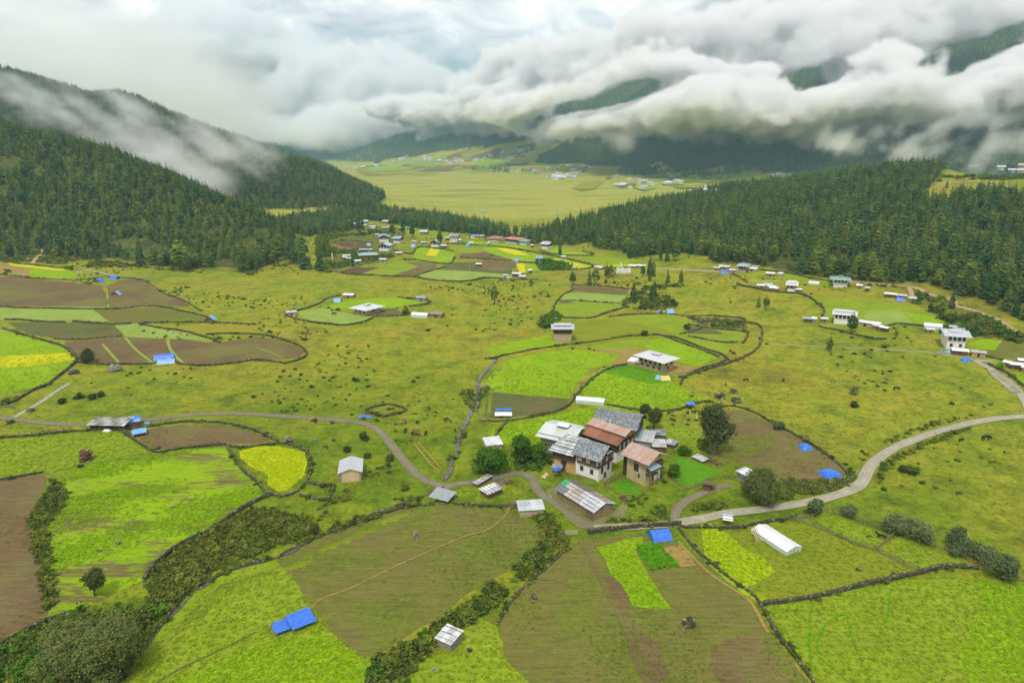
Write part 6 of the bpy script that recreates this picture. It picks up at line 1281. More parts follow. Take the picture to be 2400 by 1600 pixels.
    for y0, y1, z0, z1 in ((-.6, ym, h + .75, r2), (d + 1.8, ym + .004, h + .6, r2)):
        for i in range(5):
            xa = -1.6 + (w + 3.2) * i / 5; xb = -1.6 + (w + 3.2) * (i + 1) / 5 - .02
            q = [(xa, y0, z0 + .01 * (i % 2)), (xb, y0, z0 + .01 * (i % 2)), (xb, y1, z1 + .01 * (i % 2)), (xa, y1, z1 + .01 * (i % 2))]
            plate(e, 'roof_panel', q if y0 < y1 else q[::-1], .08, GREY_GREEN if i != 1 else WHITE_R)
    lantern(e, w * .52, ym, r2, w * .42, 4.6, WHITE_R, .9)
    # rusty farmhouse
    A, C, D = (985, 985), (1600, 1215), (1870, 1030); e, w = root('rusty_roofed_farmhouse', 'e1', A, C, 'timber-framed farmhouse with a two-step rust-red metal roof in the middle of the compound', 'house'); d = dist_to('e1', C, D) ; h = 7.6
    box(e, 'wall', (0, 0, -1.2, w, d, 4.3), WHITEWASH); box(e, 'timber_storey', (-.2, -.35, 4.303, w + .4, d + .2, h + .2), WOOD)
    for k in range(4): window(e, 'r', w + .4, 0, d * (k + .5) / 4, 4.75, 1.25, 2.3, PANE_W, WOOD, 2, 3)
    for k in range(5): window(e, 'f', 0, -.35, w * (k + .6) / 5, 4.9, 1.0, 1.6, PANE_D, WOOD2, 2, 2)
    n = 9
    for i in range(n):
        xa = -1.0 + (w + 2.2) * i / n; xb = -1.0 + (w + 2.2) * (i + 1) / n - .03; l = .03 * (i % 2)
        plate(e, 'lower_roof_panel', [(xa, -1.7, h - .15 + l), (xb, -1.7, h - .15 + l), (xb, d * .36, h + 1.75 + l), (xa, d * .36, h + 1.75 + l)], .06, RUST_R)
        plate(e, 'upper_roof_panel', [(xa + .3, d * .26, h + 2.1 + l), (xb + .3, d * .26, h + 2.1 + l), (xb + .3, d * .62, h + 3.5 + l), (xa + .3, d * .62, h + 3.5 + l)], .06, PINK_R)
        plate(e, 'back_roof_panel', [(xa + .3, d + 1.5, h + .4 + l), (xa + .3, d * .62 + .005, h + 3.5 + l), (xb + .3, d * .62 + .005, h + 3.5 + l), (xb + .3, d + 1.5, h + .4 + l)], .06, PINK_R)
    part(e, 'gable', [(w, .1, h + .2), (w, d, h + .2), (w, d * .62, h + 3.4), (w, d * .3, h + 2.0)], [(0, 1, 2, 3)], OCHRE); Acc().bar((w + .25, 0, h + .3), (w + .25, d, h + .3), .2).bar((w + .25, d * .35, h + .3), (w + .25, d * .35, h + 2.2), .18).bar((w + .25, d * .62, h + .3), (w + .25, d * .62, h + 3.4), .18).done(e, 'gable_frame', WOOD)
    Acc().bar((w * .45, d * .7, h + 3.0), (w * .45, d * .7, h + 5.0), .14).done(e, 'mast', WHITEWASH)
    # slate barrel-roofed farmhouse
    A, C, D = (1215, 760), (1930, 900), (2230, 740); e, w = root('slate_roofed_farmhouse', 'e1', A, C, 'long farmhouse at the back of the compound with a sagging curved dark slate roof', 'house'); d = dist_to('e1', C, D); h = 6.9
    box(e, 'wall', (0, 0, -1.2, w, d, h), CREAM); box(e, 'timber_storey', (w + .003, .8, 3.9, w + .35, d - .4, h), WOOD)
    for k in range(3): window(e, 'r', w + .35, 0, 1.8 + k * (d - 3) / 3, 4.5, 1.1, 1.9, PANE_W, WOOD, 2, 2)
    sg = 8; prof = [(-1.5 + (d / 2 + 1.5) * t, h - .2 + 3.6 * math.sin(t * math.pi / 2) ** .85) for t in [k / sg for k in range(sg + 1)]]
    for sd in (0, 1):
        rr = random.Random(8 + sd); a = Acc(); b2 = Acc()
        for k in range(sg):
            for q in range(2):
                for i in range(26):
                    (y0, z0), (y1, z1) = prof[k], prof[k + 1]; ya, yb = y0 + (y1 - y0) * q / 2, y0 + (y1 - y0) * (q + 1.15) / 2; za, zb_ = z0 + (z1 - z0) * q / 2, z0 + (z1 - z0) * (q + 1.15) / 2
                    xa = -1.3 + (w + 2.8) * (i + .5 * (q % 2)) / 26.5; xb = xa + (w + 2.8) / 26.5 * .94; sag = -.35 * math.sin(i / 26 * math.pi) + rr.uniform(0, .05)
                    Q = [(xa, ya, za + sag + .12), (xb, ya, za + sag + .12), (xb, yb, zb_ + sag + .06), (xa, yb, zb_ + sag + .06)]
                    if sd: Q = [(v[0], d - v[1], v[2]) for v in Q][::-1]
                    (a if rr.random() < .72 else b2).plate(Q, .05)
        a.done(e, 'shingles', SLATE, kind='stuff'); b2.done(e, 'shingles', SLATE2, kind='stuff')
        for k in range(sg):
            (y0, z0), (y1, z1) = prof[k], prof[k + 1]; Q = [(-1.3, y0, z0 - .45), (w + 1.4, y0, z0 - .45), (w + 1.4, y1, z1 - .45), (-1.3, y1, z1 - .45)]
            if sd: Q = [(v[0], d - v[1], v[2]) for v in Q][::-1]
            plate(e, 'roof_deck', Q, .05, WOOD)
    part(e, 'gable', [(w - .05, 0, h)] + [(w - .05, y, z - .5) for y, z in prof[2:]] + [(w - .05, d - y, z - .5) for y, z in prof[2:-1][::-1]] + [(w - .05, d, h)], [tuple(range(len(prof[2:]) * 2 + 1))], WOOD)
    # cream farmhouse with a balcony
    A, C, D = (690, 1250), (1030, 1405), (1440, 1335); e, w = root('cream_farmhouse', 'e2', A, C, 'tall cream mud-walled farmhouse with a faded pink rusty roof and a glazed corner balcony', 'house'); d = dist_to('e2', C, D) * .93; h = 9.2
    box(e, 'wall', (0, 0, -1.2, w, d, h), CREAM); box(e, 'plinth', (w + .003, .3, -1.2, w + .3, d + .1, .7), TAN_W); box(e, 'white_wall', (w + .004, d * .60, .703, w + .12, d - .1, 4.4), WHITEWASH)
    window(e, 'f', 0, 0, w * .50, 4.4, 1.7, 2.4, PANE_D, WOOD, 2, 2); window(e, 'f', 0, 0, w * .50, 7.6, 1.3, .9, PANE_D, WOOD, 1, 1); window(e, 'f', 0, 0, w * .66, 2.3, .4, 1.2, PANE_D, WOOD, 1, 1)
    bal = box(e, 'balcony', (w + .004, -.2, 4.2, w + 2.0, d * .55, 4.5), WOOD)
    for k in range(6): Acc().box(w + 1.85, -.15 + (d * .54) * k / 5.3, 4.503, w + 1.98, -.02 + (d * .54) * k / 5.3, 7.1).done(bal, 'balcony_post', PLANK)
    for zz in (5.3, 6.2): Acc().box(w + 1.88, -.1, zz, w + 1.96, d * .54, zz + .1).done(bal, 'balcony_rail', PLANK)
    box(bal, 'glazing', (w + 1.78, -.1, 4.51, w + 1.83, d * .26, 7.0), PANE_D); box(bal, 'side_glazing', (w + .2, -.14, 4.51, w + 1.75, -.08, 7.0), PANE_D)
    for k in range(3): Acc().box(w + .3 + k * .6, -.2, 4.51, w + .4 + k * .6, -.15, 7.0).done(bal, 'balcony_post', PLANK)
    box(e, 'upper_gallery', (w + .004, d * .56, 4.6, w + 1.0, d + .3, 7.6), WOOD2); box(e, 'gallery_rail', (w + 1.01, d * .56, 5.4, w + 1.1, d + .3, 5.6), PLANK)
    plate(e, 'canopy', [(w + .1, -.8, 7.5), (w + 3.0, -.8, 6.9), (w + 3.0, d * .60, 6.9), (w + .1, d * .60, 7.5)], .06, BLUE_R)
    Acc().bar((w + 1.9, -.1, -.8), (w + 1.9, -.1, 4.2), .16).done(e, 'post', LOG); Acc().bar((w + 1.9, d * .5, -.8), (w + 1.9, d * .5, 4.2), .2).done(e, 'post', LOG)
    box(e, 'door', (w + .003, d * .45, .1, w + .1, d * .56, 2.2), WOOD); box(e, 'annex', (-2.6, 1.2, -1.2, -.005, d * .8, 6.9), WOOD); plate(e, 'annex_roof', [(-3.0, .8, 6.8), (-.02, .8, 7.5), (-.02, d * .85, 7.5), (-3.0, d * .85, 6.8)], .06, BLUE_R)
    ym = d / 2; rz_ = h + 2.5; n = 8
    for i in range(n):
        xa = -1.8 + (w + 4.2) * i / n; xb = -1.8 + (w + 4.2) * (i + 1) / n - .03; l = .035 * (i % 2)
        plate(e, 'roof_panel', [(xa, -1.8, h - .3 + l), (xb, -1.8, h - .3 + l), (xb, ym, rz_ + l), (xa, ym, rz_ + l)], .06, PINK_R)
        plate(e, 'roof_panel', [(xa, d + 1.8, h - .3 + l), (xa, ym + .005, rz_ + l), (xb, ym + .005, rz_ + l), (xb, d + 1.8, h - .3 + l)], .06, ZINC_RUST)
    part(e, 'gable', [(w - .03, .1, h), (w - .03, d - .1, h), (w - .03, ym, rz_ - .1)], [(0, 1, 2)], WOOD); part(e, 'gable', [(.03, .1, h), (.03, d - .1, h), (.03, ym, rz_ - .1)], [(0, 2, 1)], WOOD)
    for k in range(6): y = d * (k + .5) / 6; Acc().bar((w + .05, y, h), (w + .05, y, h + 2.4 * (1 - abs(y - ym) / ym)), .12).done(e, 'attic_post', PLANK)
    # long byre
    A, C, D = (250, 640), (1100, 1175), (1572, 1025); e, w = root('long_byre', 'e4', A, C, 'long low stone byre covered with patchwork metal sheets, green at its far end', 'barn'); d = dist_to('e4', C, D); h = 3.7
    box(e, 'wall', (0, 0, -1.0, w, d, h - .5), MUDW); box(e, 'plank_gable', (w + .004, d * .45, h - 1.0, w + .1, d * .8, h + .55), PLANK)
    part(e, 'gable', [(w - .02, 0, h - .5), (w - .02, d, h - .5), (w - .02, d / 2, h + 1.1)], [(0, 1, 2)], WOOD2)
    for k in range(9): Acc().box(w * (k + .3) / 9, -.12, 0, w * (k + .3) / 9 + .18, -.004, h - .55).done(e, 'post', LOG)
    ym = d / 2; zr = h + 1.35; nx = 8
    for side in (0, 1):
        for i in range(nx):
            for j in range(2):
                xa = -.5 + (w + 1.3) * i / nx; xb = -.5 + (w + 1.3) * (i + 1) / nx - .04; t0, t1 = j / 2, (j + 1.1) / 2; y0 = -.9; z0 = h - .45
                ya, yb = y0 + (ym - y0) * t0, min(ym, y0 + (ym - y0) * t1); za = z0 + (zr - z0) * (ya - y0) / (ym - y0); zb_ = z0 + (zr - z0) * (yb - y0) / (ym - y0); l = .03 + .04 * ((i + j) % 2)
                m = (SLATE if j == 0 and i < 2 else GREEN_T if i < 1 else [WHITE_R, ZINC_RUST, ZINC_RUST, ZINC, ZINC][min(4, (i * 2 + j) // 3 % 5)])
                if side: m = [SLATE, SLATE, SLATE, SLATE, ZINC_RUST, ZINC_RUST, ZINC, ZINC][i]
                q = [(xa, ya, za + l), (xb, ya, za + l), (xb, yb, zb_ + l - .02), (xa, yb, zb_ + l - .02)]
                if side: q = [(v[0], d - v[1], v[2]) for v in q][::-1]
                plate(e, 'roof_sheet', q, .035, m)
    for t in (.2, .48, .76):
        for sd in (0, 1):
            y = -.9 + (ym + .9) * t; z = h - .45 + (zr - h + .45) * t + .17; y = d - y if sd else y
            for k in range(3): xa = w * k / 3 + .3; log_on(e, (xa, y, z), (xa + w / 3 - .8, y + .15, z + .02), .10)
            if sd == 0 or t > .4: stones_on(e, [((0, y + .2, z), (w, y + .2, z))], int(t * 10) + sd, r=.16, step=.9)
    for k in range(14): x = w + .25 + (k % 3) * .12 - 3.2 + k * .1; Acc().bar((w - 3.4 + k * .24, -.9 + (k % 3) * .1, -.8), (w - 3.3 + k * .24, -.2, 2.4 + (k % 4) * .2), .11).done(e, 'leaning_pole', LOG)
    tarp('blue tarpaulin lying on the patchwork-roofed byre', 'c1', (788, 882), (850, 858), 2.2, .25, BLUE_T, 'flat', lift=3.0)
def tarp(label, c, A, B, depth, h, mat=None, style='tent', lift=0.0, name='tarpaulin', group=None):
    mat = mat or BLUE_T; e, w = root(name, c, A, B, label, 'tarpaulin', group); e.location.z += lift; rr = random.Random(int(A[0] * 3 + A[1])); n, m = 9, 7; V = []; F = []
    for i in range(n):
        for j in range(m):
            u, v = i / (n - 1), j / (m - 1)
            if style == 'tent': z = h * (1 - abs(2 * v - 1) ** 1.3) + .05; x = u * w + (.0)
            elif style == 'tentx': z = h * (1 - abs(2 * u - 1) ** 1.2) + .05; x = u * w
            elif style == 'mound': z = h * max(0, math.sin(u * math.pi) * math.sin(v * math.pi)) ** .55 + .04; x = u * w
            else: z = h + .25 * v * (h > 1); x = u * w
            z += rr.uniform(-.07, .07) * (1 if 0 < i < n - 1 and 0 < j < m - 1 else .3)
            V.append((x + rr.uniform(-.08, .08), v * depth + rr.uniform(-.08, .08), z))
    for i in range(n - 1):
        for j in range(m - 1): a = i * m + j; F.append((a, a + m, a + m + 1, a + 1))
    b = len(V)
    if style in ('tent', 'tentx', 'canopy', 'flat'):
        V += [(v[0], v[1], v[2] - .03) for v in V[:b]]; F += [tuple(reversed([q + b for q in f])) for f in F[:]]
    part(e, 'cover', V, F, mat)
    if style == 'tent':
        part(e, 'end_flap', [(0, 0, 0), (0, depth, 0), (0, depth / 2, h)], [(0, 1, 2)], mat); part(e, 'hay_heap', [(w*.1, .3, -.1), (w*.9, .3, -.1), (w*.9, depth-.3, -.1), (w*.1, depth-.3, -.1), (w*.15, depth*.4, h*.7), (w*.85, depth*.4, h*.7), (w*.85, depth*.6, h*.7), (w*.15, depth*.6, h*.7)], BF, WOOD2)
    if style == 'tentx': part(e, 'hay_heap', [(.4, .2, -.1), (w-.4, .2, -.1), (w-.4, depth-.2, -.1), (.4, depth-.2, -.1), (w*.4, .3, h*.75), (w*.6, .3, h*.75), (w*.6, depth-.3, h*.75), (w*.4, depth-.3, h*.75)], BF, WOOD2)
    if style == 'canopy':
        for x in (.05, w - .15):
            for y in (.05, depth - .15): Acc().box(x, y, -.5 - lift, x + .1, y + .1, h - .08 + .25 * y / depth).done(e, 'pole', LOG)
    return e
def greenhouse(label, c, A, B, depth, h, roofm=None, bars=7):
    e, w = root('greenhouse', c, A, B, label, 'greenhouse'); ym = depth / 2; hh = h * .62
    box(e, 'film_wall', (0, 0, -.4, w, depth, hh), PLASTIC)
    for t in roof_gable(e, w, depth, hh + .02, h - hh, roofm or WHITE_T, .12, 'x', .05): gable_end(e, t, PLASTIC, 'film_gable')
    for k in range(bars): x = w * k / (bars - 1); Acc().bar((x, -.05, -.3), (x, -.05, hh), .08).done(e, 'frame_post', WHITE_T)
    for k in range(5): y = depth * k / 4; Acc().bar((w + .05, y, -.3), (w + .05, y, hh + (h - hh) * (1 - abs(y - ym) / ym)), .1).done(e, 'frame_post', STONE_L)
    return e
# ------------------------------------------------------------------ outbuildings
compound()
def outbuildings():
    S = shed
    e = S('square stone hut roofed with pale metal sheets beside the muddy lane, below the byre', 'e3', (1005,1035), (1440,1010), 5.2, 2.3, TAN_W, [ZINC, WHITE_R, ZINC], .3, .45, 'metal_roofed_hut')
    stones_on(e, [((.6, 2.0, 2.75), (3.2, 2.0, 2.75)), ((.6, 3.4, 2.82), (3.2, 3.4, 2.82))], 4, r=.14)
    S('log pen roofed with criss-cross white sheets and poles, lower of two by the lane', 'e3', (280,600), (425,700), 5.6, 1.7, WOOD2, [WHITE_T, ZINC, WHITE_T], .3, .4, 'sheet_roofed_pen', rows=5)
    S('low pen under white sheets right on the edge of the muddy lane', 'e3', (140,445), (232,485), 7.2, 1.0, STONE, [WHITE_T, ZINC_RUST, WHITE_T], .3, .2, 'sheet_roofed_pen', rows=3)
    e, w = root('plank_hut', 'e3', (545,455), (730,440), 'small plank-walled woodshed beside the lane', 'shed')
    for k in range(9): box(e, 'plank', (w * k / 9, 0, -.2, w * (k + .9) / 9, .08, 1.5 + (k % 3) * .05), PLANK)
    box(e, 'roof', (-.1, 0.09, 1.35, w + .1, 2.0, 1.5), STONE)
    woodpile('heap of split firewood beside the plank woodshed', 'e3', (735,440), (930,410), 2.4, 1.7)
    e = S('hut with a bluish slate roof and open white posts beside the road bend', 'c7', (1800,1098), (1955,1106), 4.6, 2.6, TAN_W, [SLATE2], .9, .5, 'slate_roofed_hut', posts=True)
    e, w = root('cream_hut', 'c7', (968,905), (1165,888), 'cream-walled hut with a clean pale metal gable roof standing alone left of the road bend', 'hut'); d = 9.5; h = 3.6
    box(e, 'wall', (0, 0, -.8, w, d, h), flatmat('peach_plaster', (.56, .42, .24), .95, .08, .5))
    Acc().box(-.15, -.12, -.6, .6, -.004, h).box(w - .6, -.12, -.6, w + .15, -.004, h).box(-.2, .3, -.6, -.004, d, h - .1).box(w + .004, .3, -.6, w + .2, d, h - .1).done(e, 'corner_stones', STONE_L)
    roof_gable(e, w, d, h + .1, 1.3, ZINC, .55, 'y', .08); gable_end(e, [(0, .02, h), (w, .02, h), (w / 2, .02, h + 1.35)], MATS['peach_plaster'])
    e, w = root('plank_hut', 'd6', (1665,1232), (1790,1290), 'small plank hut with silvery sheet roof at the hedge in the lower middle', 'hut'); d = dist_to('d6', (1790,1290), (1915,1205)); h = 2.3
    box(e, 'wall', (.08, .08, -.5, w - .08, d - .08, h), WOOD)
    for k in range(8):
        z = -.1 + k * .3; box(e, 'plank', (0, 0, z, w, .07, z + .26), PLANK); box(e, 'plank', (w - .07, .075, z, w, d, z + .26), PLANK)
    sheet_roof(e, -.5, w + .4, (-.5, h + .05), (d + .5, h + .5), 3, 2, [ZINC, WHITE_R], seed=2); L = [((-.3, d * t, h + .2 + .5 * t), (w + .2, d * t + .2, h + .2 + .5 * t)) for t in (.1, .5, .9)]
    for p, q in L: log_on(e, p, q, .09)
    stones_on(e, L, 2, r=.12, step=.6)
    e, w = root('grey_hut', 'f8', (672,500), (825,580), 'small grey hut with paired windows and striped sheet roof beside the round tree', 'hut'); d = 4.0; h = 3.2
    box(e, 'wall', (0, 0, -.8, w, d, h), GREYW)
    for u in (.2, .38, .68, .86): window(e, 'f', 0, 0, w * u, 1.5, w * .11, .8, PANE_D, PLANK, 1, 1)
    sheet_roof(e, -.5, w + .6, (-.5, h + .05), (d + .5, h + .4), 4, 1, [WHITE_T, ZINC, WHITE_T], seed=1); stones_on(e, [((w * t, -.3, h + .2), (w * t + .2, d, h + .5)) for t in (.25, .7)], 3, r=.1, step=.4)
    S('rickety open shelter with a slatted white sheet roof between the track and the wall', 'f8', (440,1335), (570,1355), 3.4, 1.9, WOOD2, [WHITE_T, ZINC], .6, .5, 'open_shelter', posts=True, rows=3)
    S('low stack roofed with white metal sheets in the grass yard left of the grey hut', 'e2', (1900,900), (2090,990), 3.0, .8, STONE, [WHITE_T, WHITE_R], .25, .3, 'sheet_covered_stack', rows=4)
    S('pale grey metal-roofed shed behind the cream farmhouse', 'e2', (860,690), (1140,730), 8.5, 2.9, GREYW, [ZINC, BLUE_R, ZINC], .9, .6, 'metal_roofed_shed')
    S('small pale sheet-roofed shed right behind the pink-roofed farmhouse', 'e2', (1180,780), (1400,790), 5.6, 2.3, WOOD2, [ZINC, ZINC_RUST], .5, .5, 'metal_roofed_shed')
    S('dark stone shed under a slate-strewn roof behind the pale sheds', 'e2', (1150,560), (1400,575), 4.2, 2.3, STONE, [SLATE2, SLATE], .5, .4, 'stone_shed', rows=2)
    S('small shed with patched stony roof at the edge of the green yard', 'e2', (1400,680), (1570,720), 3.8, 1.4, WOOD2, [WHITE_R, SLATE2, ZINC], .4, .3, 'stone_shed', rows=3)
    S('small white metal-roofed hut at the left edge of the lime field by the compound', 'c1', (165,618), (305,600), 6.5, 2.2, TAN_W, [WHITE_R], .4, .4, 'white_roofed_hut')
    S('low lean-to with a slab roof in front of the ochre farmhouse', 'e1', (430,1390), (595,1400), 2.4, 1.9, WOOD, [SLATE2, STONE_L], .3, .3, 'lean_to')
    greenhouse('long white greenhouse behind the farm compound', 'e1', (860,118), (1375,165), 4.6, 2.6)
    greenhouse('long white greenhouse in the meadow on the lower right', 'd8', (205,335), (480,512), 5.8, 2.3, None, 16)
    greenhouse('small white greenhouse right of the walled plot in the middle pasture', 'c3', (1425,1150), (1570,1160), 5, 3.0)
    greenhouse('white greenhouse strip left of the green-roofed house on the right', 'c5', (370,652), (466,660), 5, 2.2)
    greenhouse('white greenhouse above the large farmhouse on the far right', 'e7', (515,245), (850,255), 5.5, 3.4)
    greenhouse('white greenhouse strip behind the mid-valley prayer flags', 'f4', (720,512), (860,515), 5, 2.0)
    greenhouse('second white greenhouse strip touching the tallest mid-valley tree', 'f4', (870,505), (1040,503), 4, 1.8)
    e, w = root('pole_bundle', 'd8', (232,400), (285,370), 'bundle of pale wooden poles leaning on the lower right greenhouse', 'poles')
    for k in range(9): Acc().bar((k * .22, -.6 - .12 * (k % 3), -.2), (k * .18 + .3, 1.2 + .3 * (k % 2), 3.4 + .35 * (k % 3)), .1).done(e, 'pole', flatmat('fresh_pole', (.50, .38, .22), .9, .2, 2))
    # left road sheds
    e, w = root('long_shed', 'f7', (205,570), (1050,590), 'long open-fronted shed with a silvery plank and sheet roof beside the road on the left', 'shed'); w *= .95; d = 5.0; h = 2.6
    box(e, 'back_wall', (0, d - .2, -.6, w, d, h + .6), WOOD); box(e, 'side_wall', (0, 0, -.6, .2, d - .21, h), MUDW)
    for k in range(8): Acc().box(w * k / 7.2, 0, -.6, w * k / 7.2 + .18, .18, h).done(e, 'post', LOG)
    sheet_roof(e, -.6, w + .6, (-.9, h - .1), (d + .3, h + .9), 9, 3, [SLATE2, STONE_L, ZINC, WHITE_R], seed=3); 
    for t in (.15, .4, .62, .85): y = -.9 + (d + 1.2) * t; log_on(e, (-.4, y, h + t + .15), (w + .4, y, h + t + .15), .1); 
    stones_on(e, [((-.3, -.9 + (d + 1.2) * t, h + t + .15), (w + .3, -.9 + (d + 1.2) * t, h + t + .15)) for t in (.28, .74, .97)], 9, r=.13, step=.6)
    S('shed covered with bright blue strips next to the long silvery shed', 'f7', (1110,530), (1365,490), 5.5, 2.4, WOOD2, [BLUE_T, PBLUE_T], .5, .3, 'blue_roofed_shed')
    T = tarp
    T('pale blue tarpaulin canopy at the corner of the brown field by the left sheds', 'f7', (1180,745), (1520,685), 5.2, 1.3, PBLUE_T, 'canopy')
    T('low blue tarpaulin end on the wall beside the blue-striped shed', 'f7', (1430,440), (1560,440), 1.8, .4, PBLUE_T, 'flat')
    T('white sacks heaped in front of the long silvery shed', 'f7', (480,600), (660,605), 1.6, .8, WHITE_T, 'mound', name='sack_heap')
    T('larger blue tarpaulin canopy in the bright green field at the bottom', 'd6', (340,1122), (565,1032), 5.8, 1.2, BLUE_T, 'canopy')
    T('smaller blue tarpaulin canopy touching the larger one in the bottom field', 'd6', (180,1152), (325,1098), 4.4, 1.0, BLUE_T, 'canopy')
    T('blue tarpaulin tent beside the wall below the farmyard', 'd7', (1308,284), (1482,258), 6.2, 2.1, BLUE_T, 'tent')
    T('crumpled blue tarpaulin at the near end of the brown field on the right', 'c8', (1000,808), (1118,788), 6.4, 1.9, BLUE_T, 'mound')
    T('small crumpled blue tarpaulin on the far edge of the brown field on the right', 'c8', (825,608), (910,605), 5.2, 1.7, BLUE_T, 'mound')
    T('flat blue and white tarpaulin beside the stone pen above the road', 'c7', (1122,305), (1255,310), 2.6, .5, BLUE_T, 'mound')
    T('blue tarpaulin tent at the top left of the left brown fields', 'c2', (838,632), (928,636), 5, 2.8, BLUE_T, 'tentx'); T('second blue tarpaulin tent, just right of the top left one', 'c2', (1002,605), (1068,607), 5, 2.6, BLUE_T, 'tent'); T('pale blue tarpaulin tent in the middle of the left brown fields', 'c2', (1015,752), (1096,752), 4, 2.8, PBLUE_T, 'tentx')
    T('pale blue tent-like cover at the right tip of the left fields', 'c2', (1870,990), (1975,990), 5, 2.9, PBLUE_T, 'tentx'); T('rear half of the long blue tarpaulin in the brown field on the left', 'c2', (1410,1355), (1600,1335), 5, 2.6, BLUE_T, 'tent'); T('paler front half of the blue tarpaulin in the brown field on the left', 'c2', (1440,1390), (1605,1375), 4, 1.9, PBLUE_T, 'tent')
    T('blue tarpaulin at the top left of the walled plot in the middle pasture', 'c3', (712,1012), (775,1012), 5, 2.4, PBLUE_T, 'tent'); T('small pale blue tent on the wall of the pale green mid field', 'c4', (1340,928), (1390,928), 4.5, 3, PBLUE_T, 'tentx'); T('light blue arched cover on the wall of the pale green mid field', 'c4', (1425,928), (1490,928), 5, 3.2, PBLUE_T, 'tent')
    T('long blue tarpaulin humps on the grass below the large far right farmhouse', 'e7', (1228,850), (1415,850), 4, 2.2, BLUE_T, 'mound'); T('blue tarpaulin beside the white-walled yard of the far right farmhouse', 'e7', (935,700), (1050,700), 3, 2, PBLUE_T, 'mound'); T('blue tarpaulin below the brown sheds by the right-hand fields', 'c5', (1180,806), (1258,806), 4, 2.2, BLUE_T, 'tent')
    T('yellow tarpaulin with blue ends below the hip-roofed house', 'e5', (1480,1108), (1690,1100), 5.0, 1.8, YEL_T, 'tent'); T('blue end piece at the left of the yellow tarpaulin', 'e5', (1325,1065), (1478,1090), 4.2, 1.7, PBLUE_T, 'tent')
    T('blue sheet strung on poles at the corner of the brown field behind the compound', 'c1', (2010,232), (2080,226), 3, 1.6, BLUE_T, 'canopy', lift=.4); T('low blue and white sheeted shelter beside the stream', 'c1', (232,312), (392,312), 4.6, 1.0, WHITE_T, 'canopy'); T('narrow blue sheet along the back of the shelter beside the stream', 'c1', (240,272), (388,270), 1.6, 1.6, BLUE_T, 'flat')
    T('blue cover at the corner of the village ploughed plot', 'f1', (780,435), (850,435), 4, 2.5, PBLUE_T, 'tent'); T('blue cover in front of the small white-roofed village shed', 'f1', (1595,465), (1670,465), 4, 3, PBLUE_T, 'tent'); T('blue cover beside the village lane wall', 'f2', (720,440), (790,440), 4, 3, BLUE_T, 'tent'); T('blue cover at the wall between the village yellow and green plots', 'f2', (1590,730), (1690,735), 4, 3, PBLUE_T, 'tent'); T('blue cover below the wooded belt, top of the village', 'f2', (810,280), (880,280), 5, 3, BLUE_T, 'tent'); T('blue cover on the road below the mid-valley houses', 'f3', (230,325), (370,325), 5, 2.6, BLUE_T, 'tent')
def woodpile(label, c, A, B, depth, h):
    e, w = root('firewood_heap', c, A, B, label, 'firewood'); rr = random.Random(7); a = Acc()
    for k in range(70):
        x = rr.uniform(0, w); y = rr.uniform(0, depth); z = rr.uniform(.05, h * (1 - abs(2 * x / w - 1) ** 2 * .6)); an = rr.uniform(-.5, .5); L = rr.uniform(.5, 1.0)
        a.bar((x, y, z), (x + math.sin(an) * L * .4, y - L * math.cos(an), z + rr.uniform(-.1, .1)), rr.uniform(.12, .22))
    a.done(e, 'logs', LOG, kind='stuff'); return e
outbuildings()
